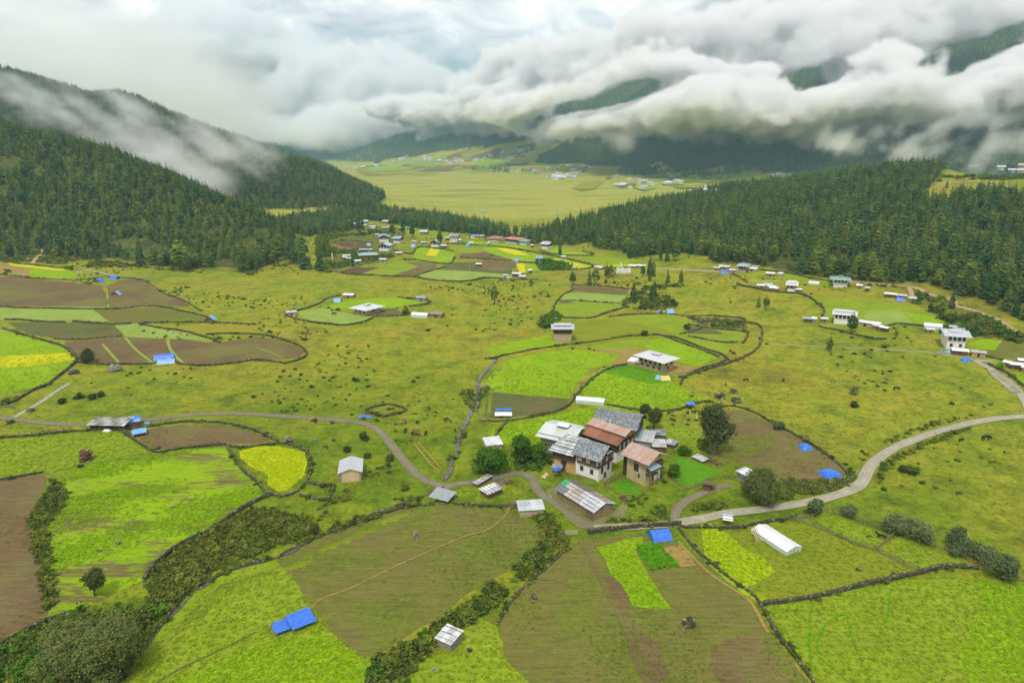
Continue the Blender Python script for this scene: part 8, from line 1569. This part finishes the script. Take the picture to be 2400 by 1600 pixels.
WALLS = [
 ('stone wall along the road edge of the left green field', 'F', [(-40,1008),(60,1003),(150,993),(220,988),(278,985),(292,1000),(320,1018),(350,1038),(368,1040),(410,1032),(470,1026),(520,1022)], 1.4),
 ('stone wall curving round the far side of the small brown field on the left', 'F', [(300,988),(345,980),(400,970),(480,968),(540,975),(590,990),(620,1005),(640,1015)], 1.3),
 ('stone wall enclosing the yellow mustard plot', 'F', [(520,1024),(560,1030),(620,1020),(660,1018),(705,1035),(716,1060),(712,1095),(695,1120),(668,1138),(640,1142),(620,1135)], 1.1),
 ('stone wall between the mustard plot and the patchy green field', 'F', [(525,1028),(540,1055),(560,1085),(590,1105),(612,1140)], 1.2),
 ('long dark stone wall above the ravine scrub on the left', 'F', [(622,1138),(590,1150),(560,1168),(520,1195),(480,1218),(440,1240),(400,1262),(370,1285),(345,1310),(330,1335)], 1.7),
 ('stone wall at the lower edge of the brown field in the bottom left', 'F', [(-40,1500),(20,1470),(60,1448),(100,1430),(140,1418),(180,1408)], 1.5),
 ('stone wall at the top of the far left brown field', 'F', [(-40,1108),(20,1100),(60,1092),(100,1085)], 1.2),
 ('low stone wall along the stream bank of the bottom bright field', 'F', [(235,1568),(300,1520),(350,1460),(400,1395),(450,1345),(500,1322),(560,1298),(630,1282)], .8),
 ('low stone wall along the upper edge of the big sprouting field', 'F', [(640,1280),(700,1245),(760,1222),(850,1190),(900,1172),(960,1158),(1000,1160)], .8),
 ('stone wall running from the slate-roofed hut to the square hut', 'F', [(1040,1158),(1100,1162),(1150,1164),(1180,1160),(1195,1162)], 1.3),
 ('high mossy stone wall between the farmyard and the blue tent', 'F', [(1352,1225),(1380,1222),(1430,1215),(1480,1210),(1530,1208),(1565,1205)], 2.0),
 ('stone wall running down the left side of the bottom right field', 'F', [(1560,1215),(1575,1235),(1600,1265),(1640,1300),(1690,1340),(1730,1365),(1755,1400),(1775,1440),(1810,1490),(1850,1540),(1890,1600)], 1.0),
 ('thick stone wall between the meadow and the bottom right lime field', 'F', [(1755,1388),(1810,1382),(1860,1374),(1920,1362),(1960,1350),(2000,1340),(2060,1328),(2110,1318)], 1.6),
 ('bushy wall at the top of the bottom right lime field', 'F', [(2110,1318),(2150,1306),(2200,1302),(2250,1308)], 1.8),
 ('mossy wall along the near side of the track on the right', 'F', [(1570,1212),(1620,1212),(1680,1215),(1730,1205),(1790,1195),(1830,1185)], 1.3),
 ('stone wall along the near end of the brown field by the round tree', 'F', [(1800,1112),(1850,1120),(1900,1122),(1935,1115),(1955,1098)], 1.7),
 ('stone wall along the far side of the brown field on the right', 'F', [(1640,935),(1690,932),(1740,950),(1780,975),(1830,1000),(1880,1030),(1920,1060),(1950,1090)], 1.0),
 ('winding stone wall between the two lime fields behind the compound', 'F', [(1440,838),(1400,845),(1360,868),(1335,895),(1318,915),(1308,932),(1280,945),(1220,957)], 1.3),
 ('low wall along the lime field to the stream shelter', 'F', [(1260,950),(1200,962),(1160,968),(1100,968)], .9),
 ('short leaning stone wall beside the small white-roofed hut', 'F', [(1165,968),(1150,985),(1135,1005),(1130,1035)], 1.1),
 ('stone wall right of the greenhouse behind the compound', 'F', [(1395,930),(1450,940),(1510,945),(1560,942),(1610,922),(1640,925)], 1.1),
 ('wall along the far edge of the lime fields by the two-roofed house', 'F', [(1115,825),(1180,812),(1240,800),(1320,790),(1380,783),(1440,772),(1500,768),(1550,775)], 1.2),
 ('stone wall right of the hip-roofed house', 'F', [(1550,775),(1600,795),(1680,822),(1650,838),(1600,850),(1570,868),(1562,885)], 1.4),
 ('stone wall round the right side of the middle fields', 'F', [(1560,868),(1620,850),(1690,830),(1740,805),(1752,770),(1748,745),(1700,740),(1640,738),(1600,740)], 1.4),
 ('stone wall below the pale green middle field', 'F', [(1400,728),(1450,722),(1530,720),(1590,728),(1625,745),(1600,760),(1560,768)], 1.1),
 ('stone wall on the left of the terraced middle plots', 'c4', [(545,665),(560,715),(470,740),(400,830),(380,880),(400,930),(440,960),(640,965),(760,960),(850,920),(1000,880),(1060,850)], 1.3),
 ('stone wall along the top of the terraced middle plots', 'c4', [(545,665),(700,660),(850,672),(1000,690),(1080,700)], 1.2),
 ('stone wall dividing the terraced middle plots', 'c4', [(430,805),(560,800),(700,812),(1000,826)], .8),
 ('stone wall of the overgrown garden plot', 'c4', [(1590,940),(1640,975),(1740,990)], 1.0), ('stone wall across the top of the overgrown garden', 'c4', [(1640,945),(1800,940),(2000,955),(2130,965),(2150,1000),(2120,1080)], 1.2),
 ('stone wall under the overgrown garden', 'c4', [(1620,1020),(1700,1040),(1900,1065),(2120,1085),(2180,1110),(2130,1180)], 1.2),
 ('stone wall below the striped green plot', 'c4', [(1620,1130),(1800,1165),(1950,1190),(2080,1185)], 1.0), ('stone wall climbing between the right middle fields', 'c4', [(1330,1110),(1450,1150),(1600,1210),(1750,1260),(1900,1320)], 1.2),
 ('stone wall under the upper brown fields on the left', 'c2', [(-60,845),(0,855),(300,872),(600,878),(1000,885),(1200,868),(1300,850),(1500,858),(1700,905),(1900,950),(1990,1000)], 1.2),
 ('stone wall below the pale strip on the left, with a gap', 'c2', [(50,978),(200,980),(400,1000),(610,1002)], 1.4), ('stone wall right of the gap below the pale strip', 'c2', [(665,995),(850,1010),(1050,1018),(1210,1015)], 1.4),
 ('stone wall along the ochre strip on the left', 'c2', [(1290,1012),(1500,1005),(1750,1002),(1980,1008),(2352,1022)], 1.2), ('stone wall between the pale and ochre strips on the left', 'c2', [(1275,1015),(1450,1055),(1700,1085),(1900,1140),(2030,1190)], 1.3),
 ('stone wall above the brown field with the blue tarpaulin', 'c2', [(500,1155),(700,1165),(1000,1138),(1120,1132)], 1.0), ('stone wall on the far side of the round end of the left brown field', 'c2', [(1900,1115),(2100,1105),(2352,1110),(2480,1130),(2600,1160),(2760,1220),(2830,1280),(2790,1340),(2600,1385)], 1.4),
 ('stone wall below the brown field with the blue tarpaulin', 'c2', [(700,1370),(900,1388),(1150,1390),(1400,1385)], 1.3), ('stone wall right of the blue tarpaulin in the left field', 'c2', [(1620,1380),(1800,1405),(2000,1398),(2200,1370),(2352,1345),(2600,1375)], 1.4),
 ('stone wall on the right of the left lime field', 'c2', [(30,1060),(250,1130),(500,1195),(620,1240),(720,1350),(640,1420),(540,1500),(420,1590)], 1.5), ('stone wall along the top left lime field', 'c2', [(-60,432),(200,460),(450,490),(640,505)], 1.0), ('hedge-like wall below the top left lime field', 'c2', [(0,560),(300,600),(600,612),(900,605)], 1.0),
 ('stone wall between the field lane and the upper left fields', 'c2', [(1000,585),(1280,600),(1400,660),(1500,740),(1700,800),(1850,900)], 1.0), ('stone wall continuing past the corner of the left lime field to the road', 'c6', [(-40,205),(100,185),(250,90),(350,40),(480,0)], 1.6),
 ('stone wall round the near side of the walled plot in the middle pasture', 'c3', [(270,1135),(400,1180),(600,1210),(800,1228),(950,1210),(1060,1170),(1090,1140),(1250,1145),(1400,1130)], 1.4), ('stone wall round the far side of the walled plot in the middle pasture', 'c3', [(270,1130),(380,1090),(500,1060),(600,1020),(640,980),(780,950)], 1.3), ('stone wall at the right end of the walled plot in the middle pasture', 'c3', [(1300,965),(1480,990),(1620,1000),(1560,1040),(1400,1050)], 1.1),
 ('long stone wall along the near edge of the village fields', 'c3', [(730,730),(850,760),(1100,768),(1300,778),(1450,780),(1600,812),(1830,828),(2000,815),(2100,790),(2200,792),(2352,805)], 1.6), ('stone wall between the village brown and olive fields', 'c3', [(1450,775),(1600,730),(1700,700),(1740,680)], 1.3), ('stone wall under the village mustard patch', 'c3', [(1360,625),(1500,630),(1650,655),(1790,668),(1830,600)], 1.3), ('stone wall along the village lane', 'f2', [(350,410),(600,400),(900,430),(1250,445),(1700,510),(2000,560),(2352,640)], 1.2), ('stone wall between the village olive fields', 'f2', [(620,655),(900,680),(1200,695),(1580,720),(1800,745),(2010,760)], 1.3), ('wall round the orange ploughed village plots', 'f1', [(0,560),(200,590),(400,545),(600,500),(850,480)], 1.1), ('wall above the orange ploughed village plots', 'f1', [(130,390),(400,330),(750,380),(900,390)], 1.2), ('village wall beside the blue cover', 'f1', [(1300,520),(1450,580),(1620,600),(1700,460),(2000,470),(2300,520),(2380,560)], 1.2),
 ('stone wall of the lowest village plots on the right', 'c4', [(240,610),(0,612)], 1.2), ('stone wall below the yellow-green strip at the right of the village', 'c4', [(430,520),(600,522),(740,500),(760,480),(600,440),(400,400),(250,340)], 1.2), ('stone wall round the right-end village plot', 'c4', [(250,340),(400,385),(600,390),(780,385),(650,345)], 1.1), ('stone wall below the greenhouse strip by the prayer flags', 'c4', [(790,495),(900,505),(1100,500),(1230,495)], 1.2),
 ('stone wall along the forest side of the right-hand fields', 'f3', [(950,265),(1200,280),(1450,315),(1600,345),(1800,400),(2050,440),(2300,480)], 1.4), ('stone wall on the lower left of the right-hand fields', 'f3', [(430,330),(560,380),(720,490)], 1.1), ('stone wall running below the small farmhouse on the right', 'f3', [(520,510),(620,555),(800,580),(1100,650),(1400,680),(1700,690),(1900,780),(2060,920),(2150,1000),(2080,1120)], 1.5), ('stone wall round the near side of the round tree meadow', 'e8', [(180,640),(400,690),(700,750),(1000,830),(1300,890),(1500,935),(1750,930)], 1.4), ('stone wall behind the white sheds right of the round tree', 'e8', [(1700,655),(1850,610),(2000,570),(2352,605)], 1.5), ('long wall from the right greenhouse up to the fields', 'e7', [(0,150),(250,165),(500,190),(850,200),(1000,215)], 1.4), ('stone wall along the fields behind the far right farmhouse', 'e7', [(1650,750),(1900,800),(2100,850),(2380,870)], 1.3), ('dark stone wall along the lime field at the right edge', 'e7', [(1700,890),(1850,960),(2020,1040),(2200,1180),(2420,1360)], 1.5),
 ('square stone pen above the road bend', 'c7', [(1200,240),(1290,210),(1400,185),(1470,195),(1560,225),(1585,250),(1470,280),(1360,305),(1270,270),(1200,240)], 1.3), ('small wattle-walled vegetable plot below the cream hut', 'c7', [(665,905),(740,925),(830,940),(900,925),(915,960),(880,1030),(860,1070),(760,1060),(660,1040),(590,1025)], 1.2),
 ('stone wall on the left of the green sprouting strip at the bottom centre', 'F', [(1300,1262),(1260,1300),(1210,1340),(1170,1385),(1145,1430)], .8),
]
def walls():
    for lab, c, pts, h in WALLS: stone_wall(lab, c, pts, h, .75 if h < 1.5 else .95, bushy=.55 if ('bushy' in lab or 'hedge' in lab) else .28)
    A = np.concatenate(BUSH); n = len(A); rg = np.random.default_rng(3)
    scatter('wall_bushes', A[:, :3], rg.uniform(0, 6.28, n), A[:, 3], rg.integers(0, 7, n), SH_DARK[:3] + SH_MIX[:4], 'small bushes and weeds growing along the field walls')
walls()
def fence(label, c, pts, h=1.3, rails=3, sp=2.2, mat=None):
    ln = gpoly(c, pts); e = empty('timber_fence', (ln[0].x, ln[0].y, 0)); tag(e, label, 'fence'); rr = random.Random(int(pts[0][0])); P = []
    for a, b in zip(ln[:-1], ln[1:]):
        n = max(1, int((b - a).length / sp))
        for k in range(n): P.append(a.lerp(b, k / n))
    P.append(ln[-1]); m = mat or LOG; o = Vector((ln[0].x, ln[0].y, 0))
    Q = [Vector((p.x, p.y, h1(p.x, p.y))) - o for p in P]
    for q in Q: Acc().bar(q + Vector((0, 0, -.3)), q + Vector((rr.uniform(-.1, .1), rr.uniform(-.1, .1), h * rr.uniform(.95, 1.25))), .16).done(e, 'post', m)
    for a, b in zip(Q[:-1], Q[1:]):
        for k in range(rails): z = h * (k + .6) / rails; Acc().bar(a + Vector((0, 0, z + rr.uniform(-.1, .1))), b + Vector((0, 0, z + rr.uniform(-.1, .1))), .11).done(e, 'rail', m)
for a in [('timber fence between the meadow and the paddocks on the lower right','d8',[(550,235),(690,280),(820,335),(950,385),(1060,430),(1170,470)]), ('lower part of the timber fence beside the long paddock','d8',[(1190,475),(1300,530),(1400,580),(1520,630)]), ('timber fence at the back of the upper paddock','d8',[(840,175),(960,210),(1080,250),(1200,290),(1340,335)]), ('short fence dividing the two paddocks','d8',[(1340,340),(1270,400),(1190,468)]), ('long fence under the row of willows','d8',[(1350,340),(1500,390),(1650,440),(1800,500),(1950,570),(2080,620)]), ('fence stub at the right end of the willow row','d8',[(2240,690),(2352,720),(2450,740)]), ('fence at the corner of the paddock by the track','d8',[(540,225),(640,215),(720,195),(800,150)]),
  ('wooden fence between the white and cream farmhouses','e2',[(300,1390),(420,1310),(540,1240),(650,1160)]), ('rail fence in front of the cream farmhouse yard','e2',[(290,1420),(430,1480)]), ('fence down the left side of the grass yard','e2',[(1480,1230),(1600,1340),(1730,1440),(1800,1480)]), ('fence along the near side of the grass yard','e2',[(1800,1470),(1950,1420),(2110,1370)]), ('board fence beside the small grey hut','f8',[(440,470),(540,475),(650,480)]), ('dark fence left of the long silvery shed','c6',[(290,460),(400,445),(520,430),(650,425)]), ('low fence on the left edge by the lime field','c6',[(-20,220),(60,215),(140,205)]), ('thin fence posts along the road by the left brown field','c6',[(1390,370),(1480,350),(1570,335)])]: fence(*a)
def gate():
    e, w = root('field_gate', 'd7', (485,212), (610,208), 'pale wooden rail gate in the wall below the byre', 'gate')
    for k in range(4): box(e, 'rail', (0, -.05, .15 + k * .42, w, .05, .33 + k * .42), flatmat('pale_wood', (.42, .36, .24), .9, .25, 2))
    for x in (0, w - .15): box(e, 'post', (x, .06, -.3, x + .2, .22, 1.9), LOG)
gate()
# ------------------------------------------------------------------ prayer flags, stacks, boulders, cars, cattle, people
def flags():
    cloth = flatmat('flag_cloth', (.78, .78, .76), .9, .08, 2); pole = flatmat('flag_pole', (.5, .46, .4)); rr = random.Random(2)
    e0 = None
    for k in range(34):
        u = 500 + (k % 17) * 16 + rr.uniform(-5, 5); v = 650 - (k // 17) * 22 + rr.uniform(-12, 8); p = g('f4', u, v); e = empty('prayer_flag', p, rr.uniform(-.4, .4)); tag(e, 'one of the tight group of tall white prayer flags on poles in mid-valley', 'prayer flag', 'white prayer flags in mid-valley'); hh = rr.uniform(4, 5.6)
        Acc().bar((0, 0, -.3), (0, 0, hh), .12).done(e, 'pole', pole); V = []; F = []; m = 6
        for i in range(m + 1): z = .8 + (hh - 1) * i / m; V += [(.06, 0, z), (.75, .22 * math.sin(i * 1.3 + k), z)]
        for i in range(m): b = 2 * i; F += [(b, b + 1, b + 3, b + 2)]
        part(e, 'cloth', V, F, cloth)
    for c, u, v, hh, lab in [('f4',583,600,9,'very tall white flag mast rising over the prayer flags'), ('f1',145,715,8.5,'tall white prayer flag mast at the left end of the village'), ('f4',912,680,7,'thin white mast right of the prayer flags'), ('f2',790,945,7,'thin mast on the sprouting village field'), ('f2',860,230,8,'thin pole at the foot of the belt of woods'), ('f1',572,500,6,'thin pole on the village ploughed plots'), ('c1',1890,300,2.8,'left white fence pole below the blue sheet'), ('c1',2022,305,3.2,'middle thin pole below the blue sheet'), ('c1',2085,330,3.8,'right thin pole beside the big cypress'), ('c6',165,490,2,'yellow marker post on the left wall')]:
        p = g(c, u, v); e = empty('flag_mast', p); tag(e, lab, 'mast'); Acc().bar((0, 0, -.3), (0, 0, hh), .16 if hh > 8 else .1).done(e, 'pole', flatmat('yellow_post', (.6, .5, .05)) if 'yellow' in lab else cloth)
        if hh > 8: Acc().box(.12, -.02, hh * .15, .8, .05, hh * .9).done(e, 'cloth', cloth)
flags()
def stacks():
    def heap(name, lab, cat, c, u, v, r, h, mat, n=70, taper=.85, stones=True, seed=1):
        p = g(c, u, v); e = empty(name, p); tag(e, lab, cat); rr = random.Random(seed); a = Acc(); b = Acc()
        for k in range(n):
            z = h * (k / n); R = r * (1 - (1 - taper) * z / h) * (rr.random() ** .3); t = rr.uniform(0, 6.28); s = r * rr.uniform(.16, .34); x, y = R * math.cos(t), R * math.sin(t)
            (a if rr.random() < .75 else b).hexa([(x + q[0] * s * rr.uniform(.6, 1.1), y + q[1] * s * rr.uniform(.6, 1.1), z + (q[2] * .5 + .5) * s * .8 * rr.uniform(.6, 1.1)) for q in [(-1,-1,-1),(1,-1,-1),(1,1,-1),(-1,1,-1),(-1,-1,1),(1,-1,1),(1,1,1),(-1,1,1)]])
        a.done(e, 'stones' if stones else 'sticks', mat, kind='stuff'); b.done(e, 'stones' if stones else 'sticks', STONE_L if stones else PLANK, kind='stuff')
    heap('wood_stack', 'round barrel-shaped stack of firewood standing in the left green field', 'stack', 'c6', 795, 700, 2.0, 3.6, WOOD2, 130, .75, False, 3)
    heap('rock_pile', 'dark pile of rocks with white stones in the bottom centre field', 'rocks', 'd7', 1625, 1035, 1.5, 1.5, DARKS, 60, .5, True, 4); heap('rock_pile', 'small dark rock heap in the left part of the bottom centre field', 'rocks', 'd7', 195, 795, .95, 1.3, DARKS, 40, .5, True, 5)
    heap('rock_pile', 'pale standing boulder in the big sprouting field', 'rocks', 'd6', 1470, 235, .9, 2.1, STONE_L, 34, .3, True, 6); heap('rock_pile', 'brown stump beside the plank hut at the bottom', 'rocks', 'd6', 1962, 1275, .7, .9, WOOD, 30, .5, True, 7)
    for k, (c, u, v, r, lab) in enumerate([('d5',612,130,.8,'low pale rock near the left of the patchy green field'),('d5',1085,290,1.0,'flat pale rock in the middle of the patchy green field'),('c6',1585,1135,.85,'small brown rock towards the right of the patchy green field'),('d5',910,355,.7,'half-sunk rock in the lower patchy green field'),('d5',800,130,.5,'smallest rock in the patchy green field'),('d5',555,290,.55,'rock at the left edge of the patchy green field'),('d6',1640,1455,.7,'small rock in the grass below the plank hut'),('c7',490,530,1.9,'broad pale boulder above the mustard plot wall'),('c7',728,515,.9,'rounded grey boulder left of the cream hut'),('c7',910,525,1.1,'pale pinkish boulder above the cream hut'),('c7',835,590,1.3,'dark broken boulder above and left of the cream hut'),('c7',862,862,.5,'tiny white rock left of the cream hut'),('d8',1045,628,.8,'dark lump in the lower right meadow'),('c8',350,155+50,1.8,'dark ruined stone ring on the pasture behind the brown field'),('c8',370,270,2.2,'dark rock ring at the top of the brown field'),('c8',260,240,2.4,'long low rubble beside the dark rock ring'),('e5',2160,1465,1.2,'dark fire pit in the lime field'),('c6',280,250,1.6,'low rubble bank beside the left lane'),('c2',1060,1440,3.2,'heap of pinkish rubble below the left brown field'),('c2',680,1470,2.4,'bushy rubble bank left of the pinkish heap'),('c8',1030,135,.9,'white rock alone on the right pasture'),('c8',1690,212,.8,'pale rock on the far right pasture')]):
        heap('rock', lab, 'rock', c, u, v, r, r * .7, [STONE_L, STONE, DARKS][(2 if 'dark' in lab else k % 2)], 14 if r < 1.5 else 60, .6, True, 20 + k)
    for c, A, B, lab in [('e2',(1470,620),(1640,610),'dark firewood stack beside the patched stony roof'),('e2',(2200,950),(2360,1040),'long firewood stack behind the grass yard'),('c8',(165,655),(270,715),'reddish firewood stack at the foot of the cypress'),('e2',(2240,1480),(2352,1450),'brush heap beside the plank outhouse'),('e4',(1680,640),(1850,760),'dark log pile by the right corner of the byre'),('e3',(850,870),(960,850),'firewood heap leaning on the square hut')]: woodpile(lab, c, A, B, 1.8, 1.7)
stacks()
def car(lab, c, A, B, paint):
    e, w = root('car', c, A, B, lab, 'car'); L = 4.2; W_ = 1.75; m = flatmat('car_' + paint, {'white': (.75, .76, .77), 'silver': (.5, .52, .54)}[paint], .3, .03, 1, 0, .6); rub = flatmat('rubber', (.02, .02, .02))
    Acc().hexa([(0,0,.35),(L,0,.35),(L,W_,.35),(0,W_,.35),(.1,.05,.95),(L-.1,.05,.85),(L-.1,W_-.05,.85),(.1,W_-.05,.95)]).done(e, 'body', m)
    Acc().hexa([(.5,.12,.93),(L-1.2,.12,.86),(L-1.2,W_-.12,.86),(.5,W_-.12,.93),(.8,.25,1.45),(L-1.9,.25,1.45),(L-1.9,W_-.25,1.45),(.8,W_-.25,1.45)]).done(e, 'windows', PANE_D); Acc().box(.85, .28, 1.45, L - 1.95, W_ - .28, 1.52).done(e, 'roof', m)
    for x in (.75, L - .8):
        for y in (-.02, W_ - .2):
            V = []; F = []; tube(V, F, [(x, y, .32), (x, y + .22, .32)], [.32, .32], 10); F += [tuple(range(10)), tuple(range(19, 9, -1))]; part(e, 'wheel', V, F, rub)
car('white car parked at the top left beside the lime field', 'c2', (700,545), (770,545), 'white'); car('silver-white car parked by the large far right farmhouse', 'e7', (795,695), (880,692), 'silver')
def cow(lab, c, u, v, col, ang, graze=True, s=1.0, grp=None):
    """a body of one continuous skin: deep chest, legs with hocks, neck carried down to graze"""
    p = g(c, u, v); me = bpy.data.meshes.new('cow')
    V = [(0,0,1.02),(.45,0,1.08),(.82,0,1.10),(1.12,0,1.0 if graze else 1.35),(1.38,0,.55 if graze else 1.55),(1.58,0,.30 if graze else 1.42),(-.45,0,1.08),(-.75,0,1.10),(-.95,0,1.05),(-1.05,0,.65),(-1.03,0,.40)]
    E = [(0,1),(1,2),(2,3),(3,4),(4,5),(0,6),(6,7),(7,8),(8,9),(9,10)]; R = [.36,.36,.30,.19,.15,.09,.37,.30,.08,.035,.05]
    def leg(pts, r, at):
        b = len(V); V.extend(pts); E.append((at, b)); R.extend(r)
        for k in range(len(pts) - 1): E.append((b + k, b + k + 1))
    for sy in (-1, 1):
        leg([(.72,.19*sy,.75),(.74,.19*sy,.42),(.72,.19*sy,.03)], [.13,.075,.065], 2); leg([(-.72,.20*sy,.78),(-.60,.20*sy,.55),(-.84,.20*sy,.36),(-.78,.20*sy,.03)], [.16,.10,.07,.065], 7); leg([(V[4][0]-.04,.15*sy,V[4][2]+.14),(V[4][0]-.02,.24*sy,V[4][2]+.26)], [.035,.02], 4)
    me.from_pydata(V, E, []); o = bpy.data.objects.new('cow', me); COL.objects.link(o); o.location = p; o.rotation_euler = (0, 0, ang); o.scale = (s, s, s)
    sk = o.modifiers.new('skin', 'SKIN'); sk.use_smooth_shade = True
    for i, r in enumerate(R): me.skin_vertices[0].data[i].radius = (r * .8 if i in (0, 1, 6) else r, r)
    me.skin_vertices[0].data[0].use_root = True; ss = o.modifiers.new('sub', 'SUBSURF'); ss.levels = 1; ss.render_levels = 1
    me.materials.append(flatmat('cow_' + col, {'black': (.018, .016, .015), 'brown': (.16, .075, .035), 'tan': (.34, .22, .12), 'white': (.6, .57, .5)}[col], .8, .35, 2))
    tag(o, lab, 'cow', grp)
GB = 'cattle grazing beside the stream'
for i, a in enumerate([('tan cow grazing leftmost of the herd by the stream','c7',1525,370,'tan',.4),('reddish cow just right of the leftmost tan one','c7',1562,358,'brown',2.2),('large tan cow in the middle of the herd by the stream','c7',1660,430,'tan',-.3),('black cow left in the herd by the stream','c7',1568,445,'black',1.4),('pair of dark cows, left one, below the large tan cow','c7',1650,470,'black',.1),('pair of dark cows, right one, below the large tan cow','c7',1680,475,'brown',3.0),('black cow standing right of the herd','c7',1756,470,'black',1.5),('brown calf at the lower left of the herd by the wheel ruts','c7',1618,528,'brown',1.2),('dark brown cow near the stream bank','c7',1965,358,'brown',3.0),('black calf alone on the stream bank','c7',2027,435,'black',1.8)]): cow(*a[:5], a[5], True, 1.25 if 'calf' not in a[0] else .8, GB)
for a in [('black cow standing in the upper paddock on the lower right','d8',1228,378,'black',2.6,False,1.2),('reddish calf lying in the upper paddock','d8',1122,368,'brown',.3,True,.7),('black yak-like cow alone on the right pasture','c8',2085,535,'black',.1,True,1.7),('smaller black cow left of the lone one on the right pasture','c8',1915,543,'black',.4,True,1.1),('black cow at the left of the right pasture','c8',432,130,'black',.2,True,1.2),('black calf at the left edge of the right pasture','c8',297,158,'black',1.2,True,.9),('black cow between the shrubs of the right pasture','c8',692,128,'black',.9,True,1.1),('black cow near the middle of the right pasture','c8',1470,190,'black',0,True,1.4),('dark cow resting in the long field at the middle','c3',715,1130,'black',.5,True,1.4),('dark cow grazing left of the resting one in the walled plot','c3',700,1098,'black',2.2,True,1.3)]: cow(*a)
def person(lab, c, u, v, top, legs, ang, s=1.0):
    p = g(c, u, v); e = empty('person', p, ang); tag(e, lab, 'person'); e.scale = (s, s, s); me = bpy.data.meshes.new('body')
    V = [(0,0,.98),(0,0,1.2),(0,0,1.42),(0,0,1.52),(0,.01,1.66)]; E = [(0,1),(1,2),(2,3),(3,4)]; R = [.14,.13,.16,.06,.105]
    for sx in (-1, 1):
        b = len(V); V += [(.17*sx,0,1.42),(.24*sx,.02,1.15),(.25*sx,-.08,.92),(.25*sx,-.12,.84)]; E += [(2,b),(b,b+1),(b+1,b+2),(b+2,b+3)]; R += [.07,.05,.04,.04]
        b = len(V); V += [(.10*sx,0,.88),(.11*sx,-.03*sx,.5),(.11*sx,.02,.08),(.11*sx,-.12,.04)]; E += [(0,b),(b,b+1),(b+1,b+2),(b+2,b+3)]; R += [.10,.07,.05,.045]
    me.from_pydata(V, E, []); o = link('body', me, e); sk = o.modifiers.new('skin', 'SKIN')
    for i, r in enumerate(R): me.skin_vertices[0].data[i].radius = (r, r)
    me.skin_vertices[0].data[0].use_root = True; ss = o.modifiers.new('sub', 'SUBSURF'); ss.levels = 1; ss.render_levels = 1; me.materials.append(flatmat('clothes_' + top, {'dark': (.02, .02, .025), 'red': (.25, .05, .04)}[top], .9, .3, 3))
    hv = [(math.cos(t) * .115 * r, math.sin(t) * .115 * r + .01, z) for z, r in ((1.66, 1), (1.73, .85), (1.785, .3)) for t in [k * 1.047 for k in range(6)]]; part(e, 'hair', hv, [(i, (i + 1) % 6, (i + 1) % 6 + 6, i + 6) for i in range(6)] + [(i + 6, (i + 1) % 6 + 6, (i + 1) % 6 + 12, i + 12) for i in range(6)] + [(12, 13, 14, 15, 16, 17)], WOOD)
person('person in dark clothes standing in the grass left of the broad green tree', 'f6', 170, 475, 'dark', 'dark', .4, 1.1)
for k, (u, v, sx) in enumerate([(300,1480,1),(345,1440,1)]):
    tarp(['pale bundle of hay lying on the lawn left of the ochre farmhouse', 'second pale hay bundle beside the lawn of the ochre farmhouse'][k], 'e1', (u - 20, v + 20), (u + 30, v - 5), 1.6, .9, flatmat('straw', (.55, .42, .25)), 'mound', name='hay_bundle')
build_clouds(); build_haze()
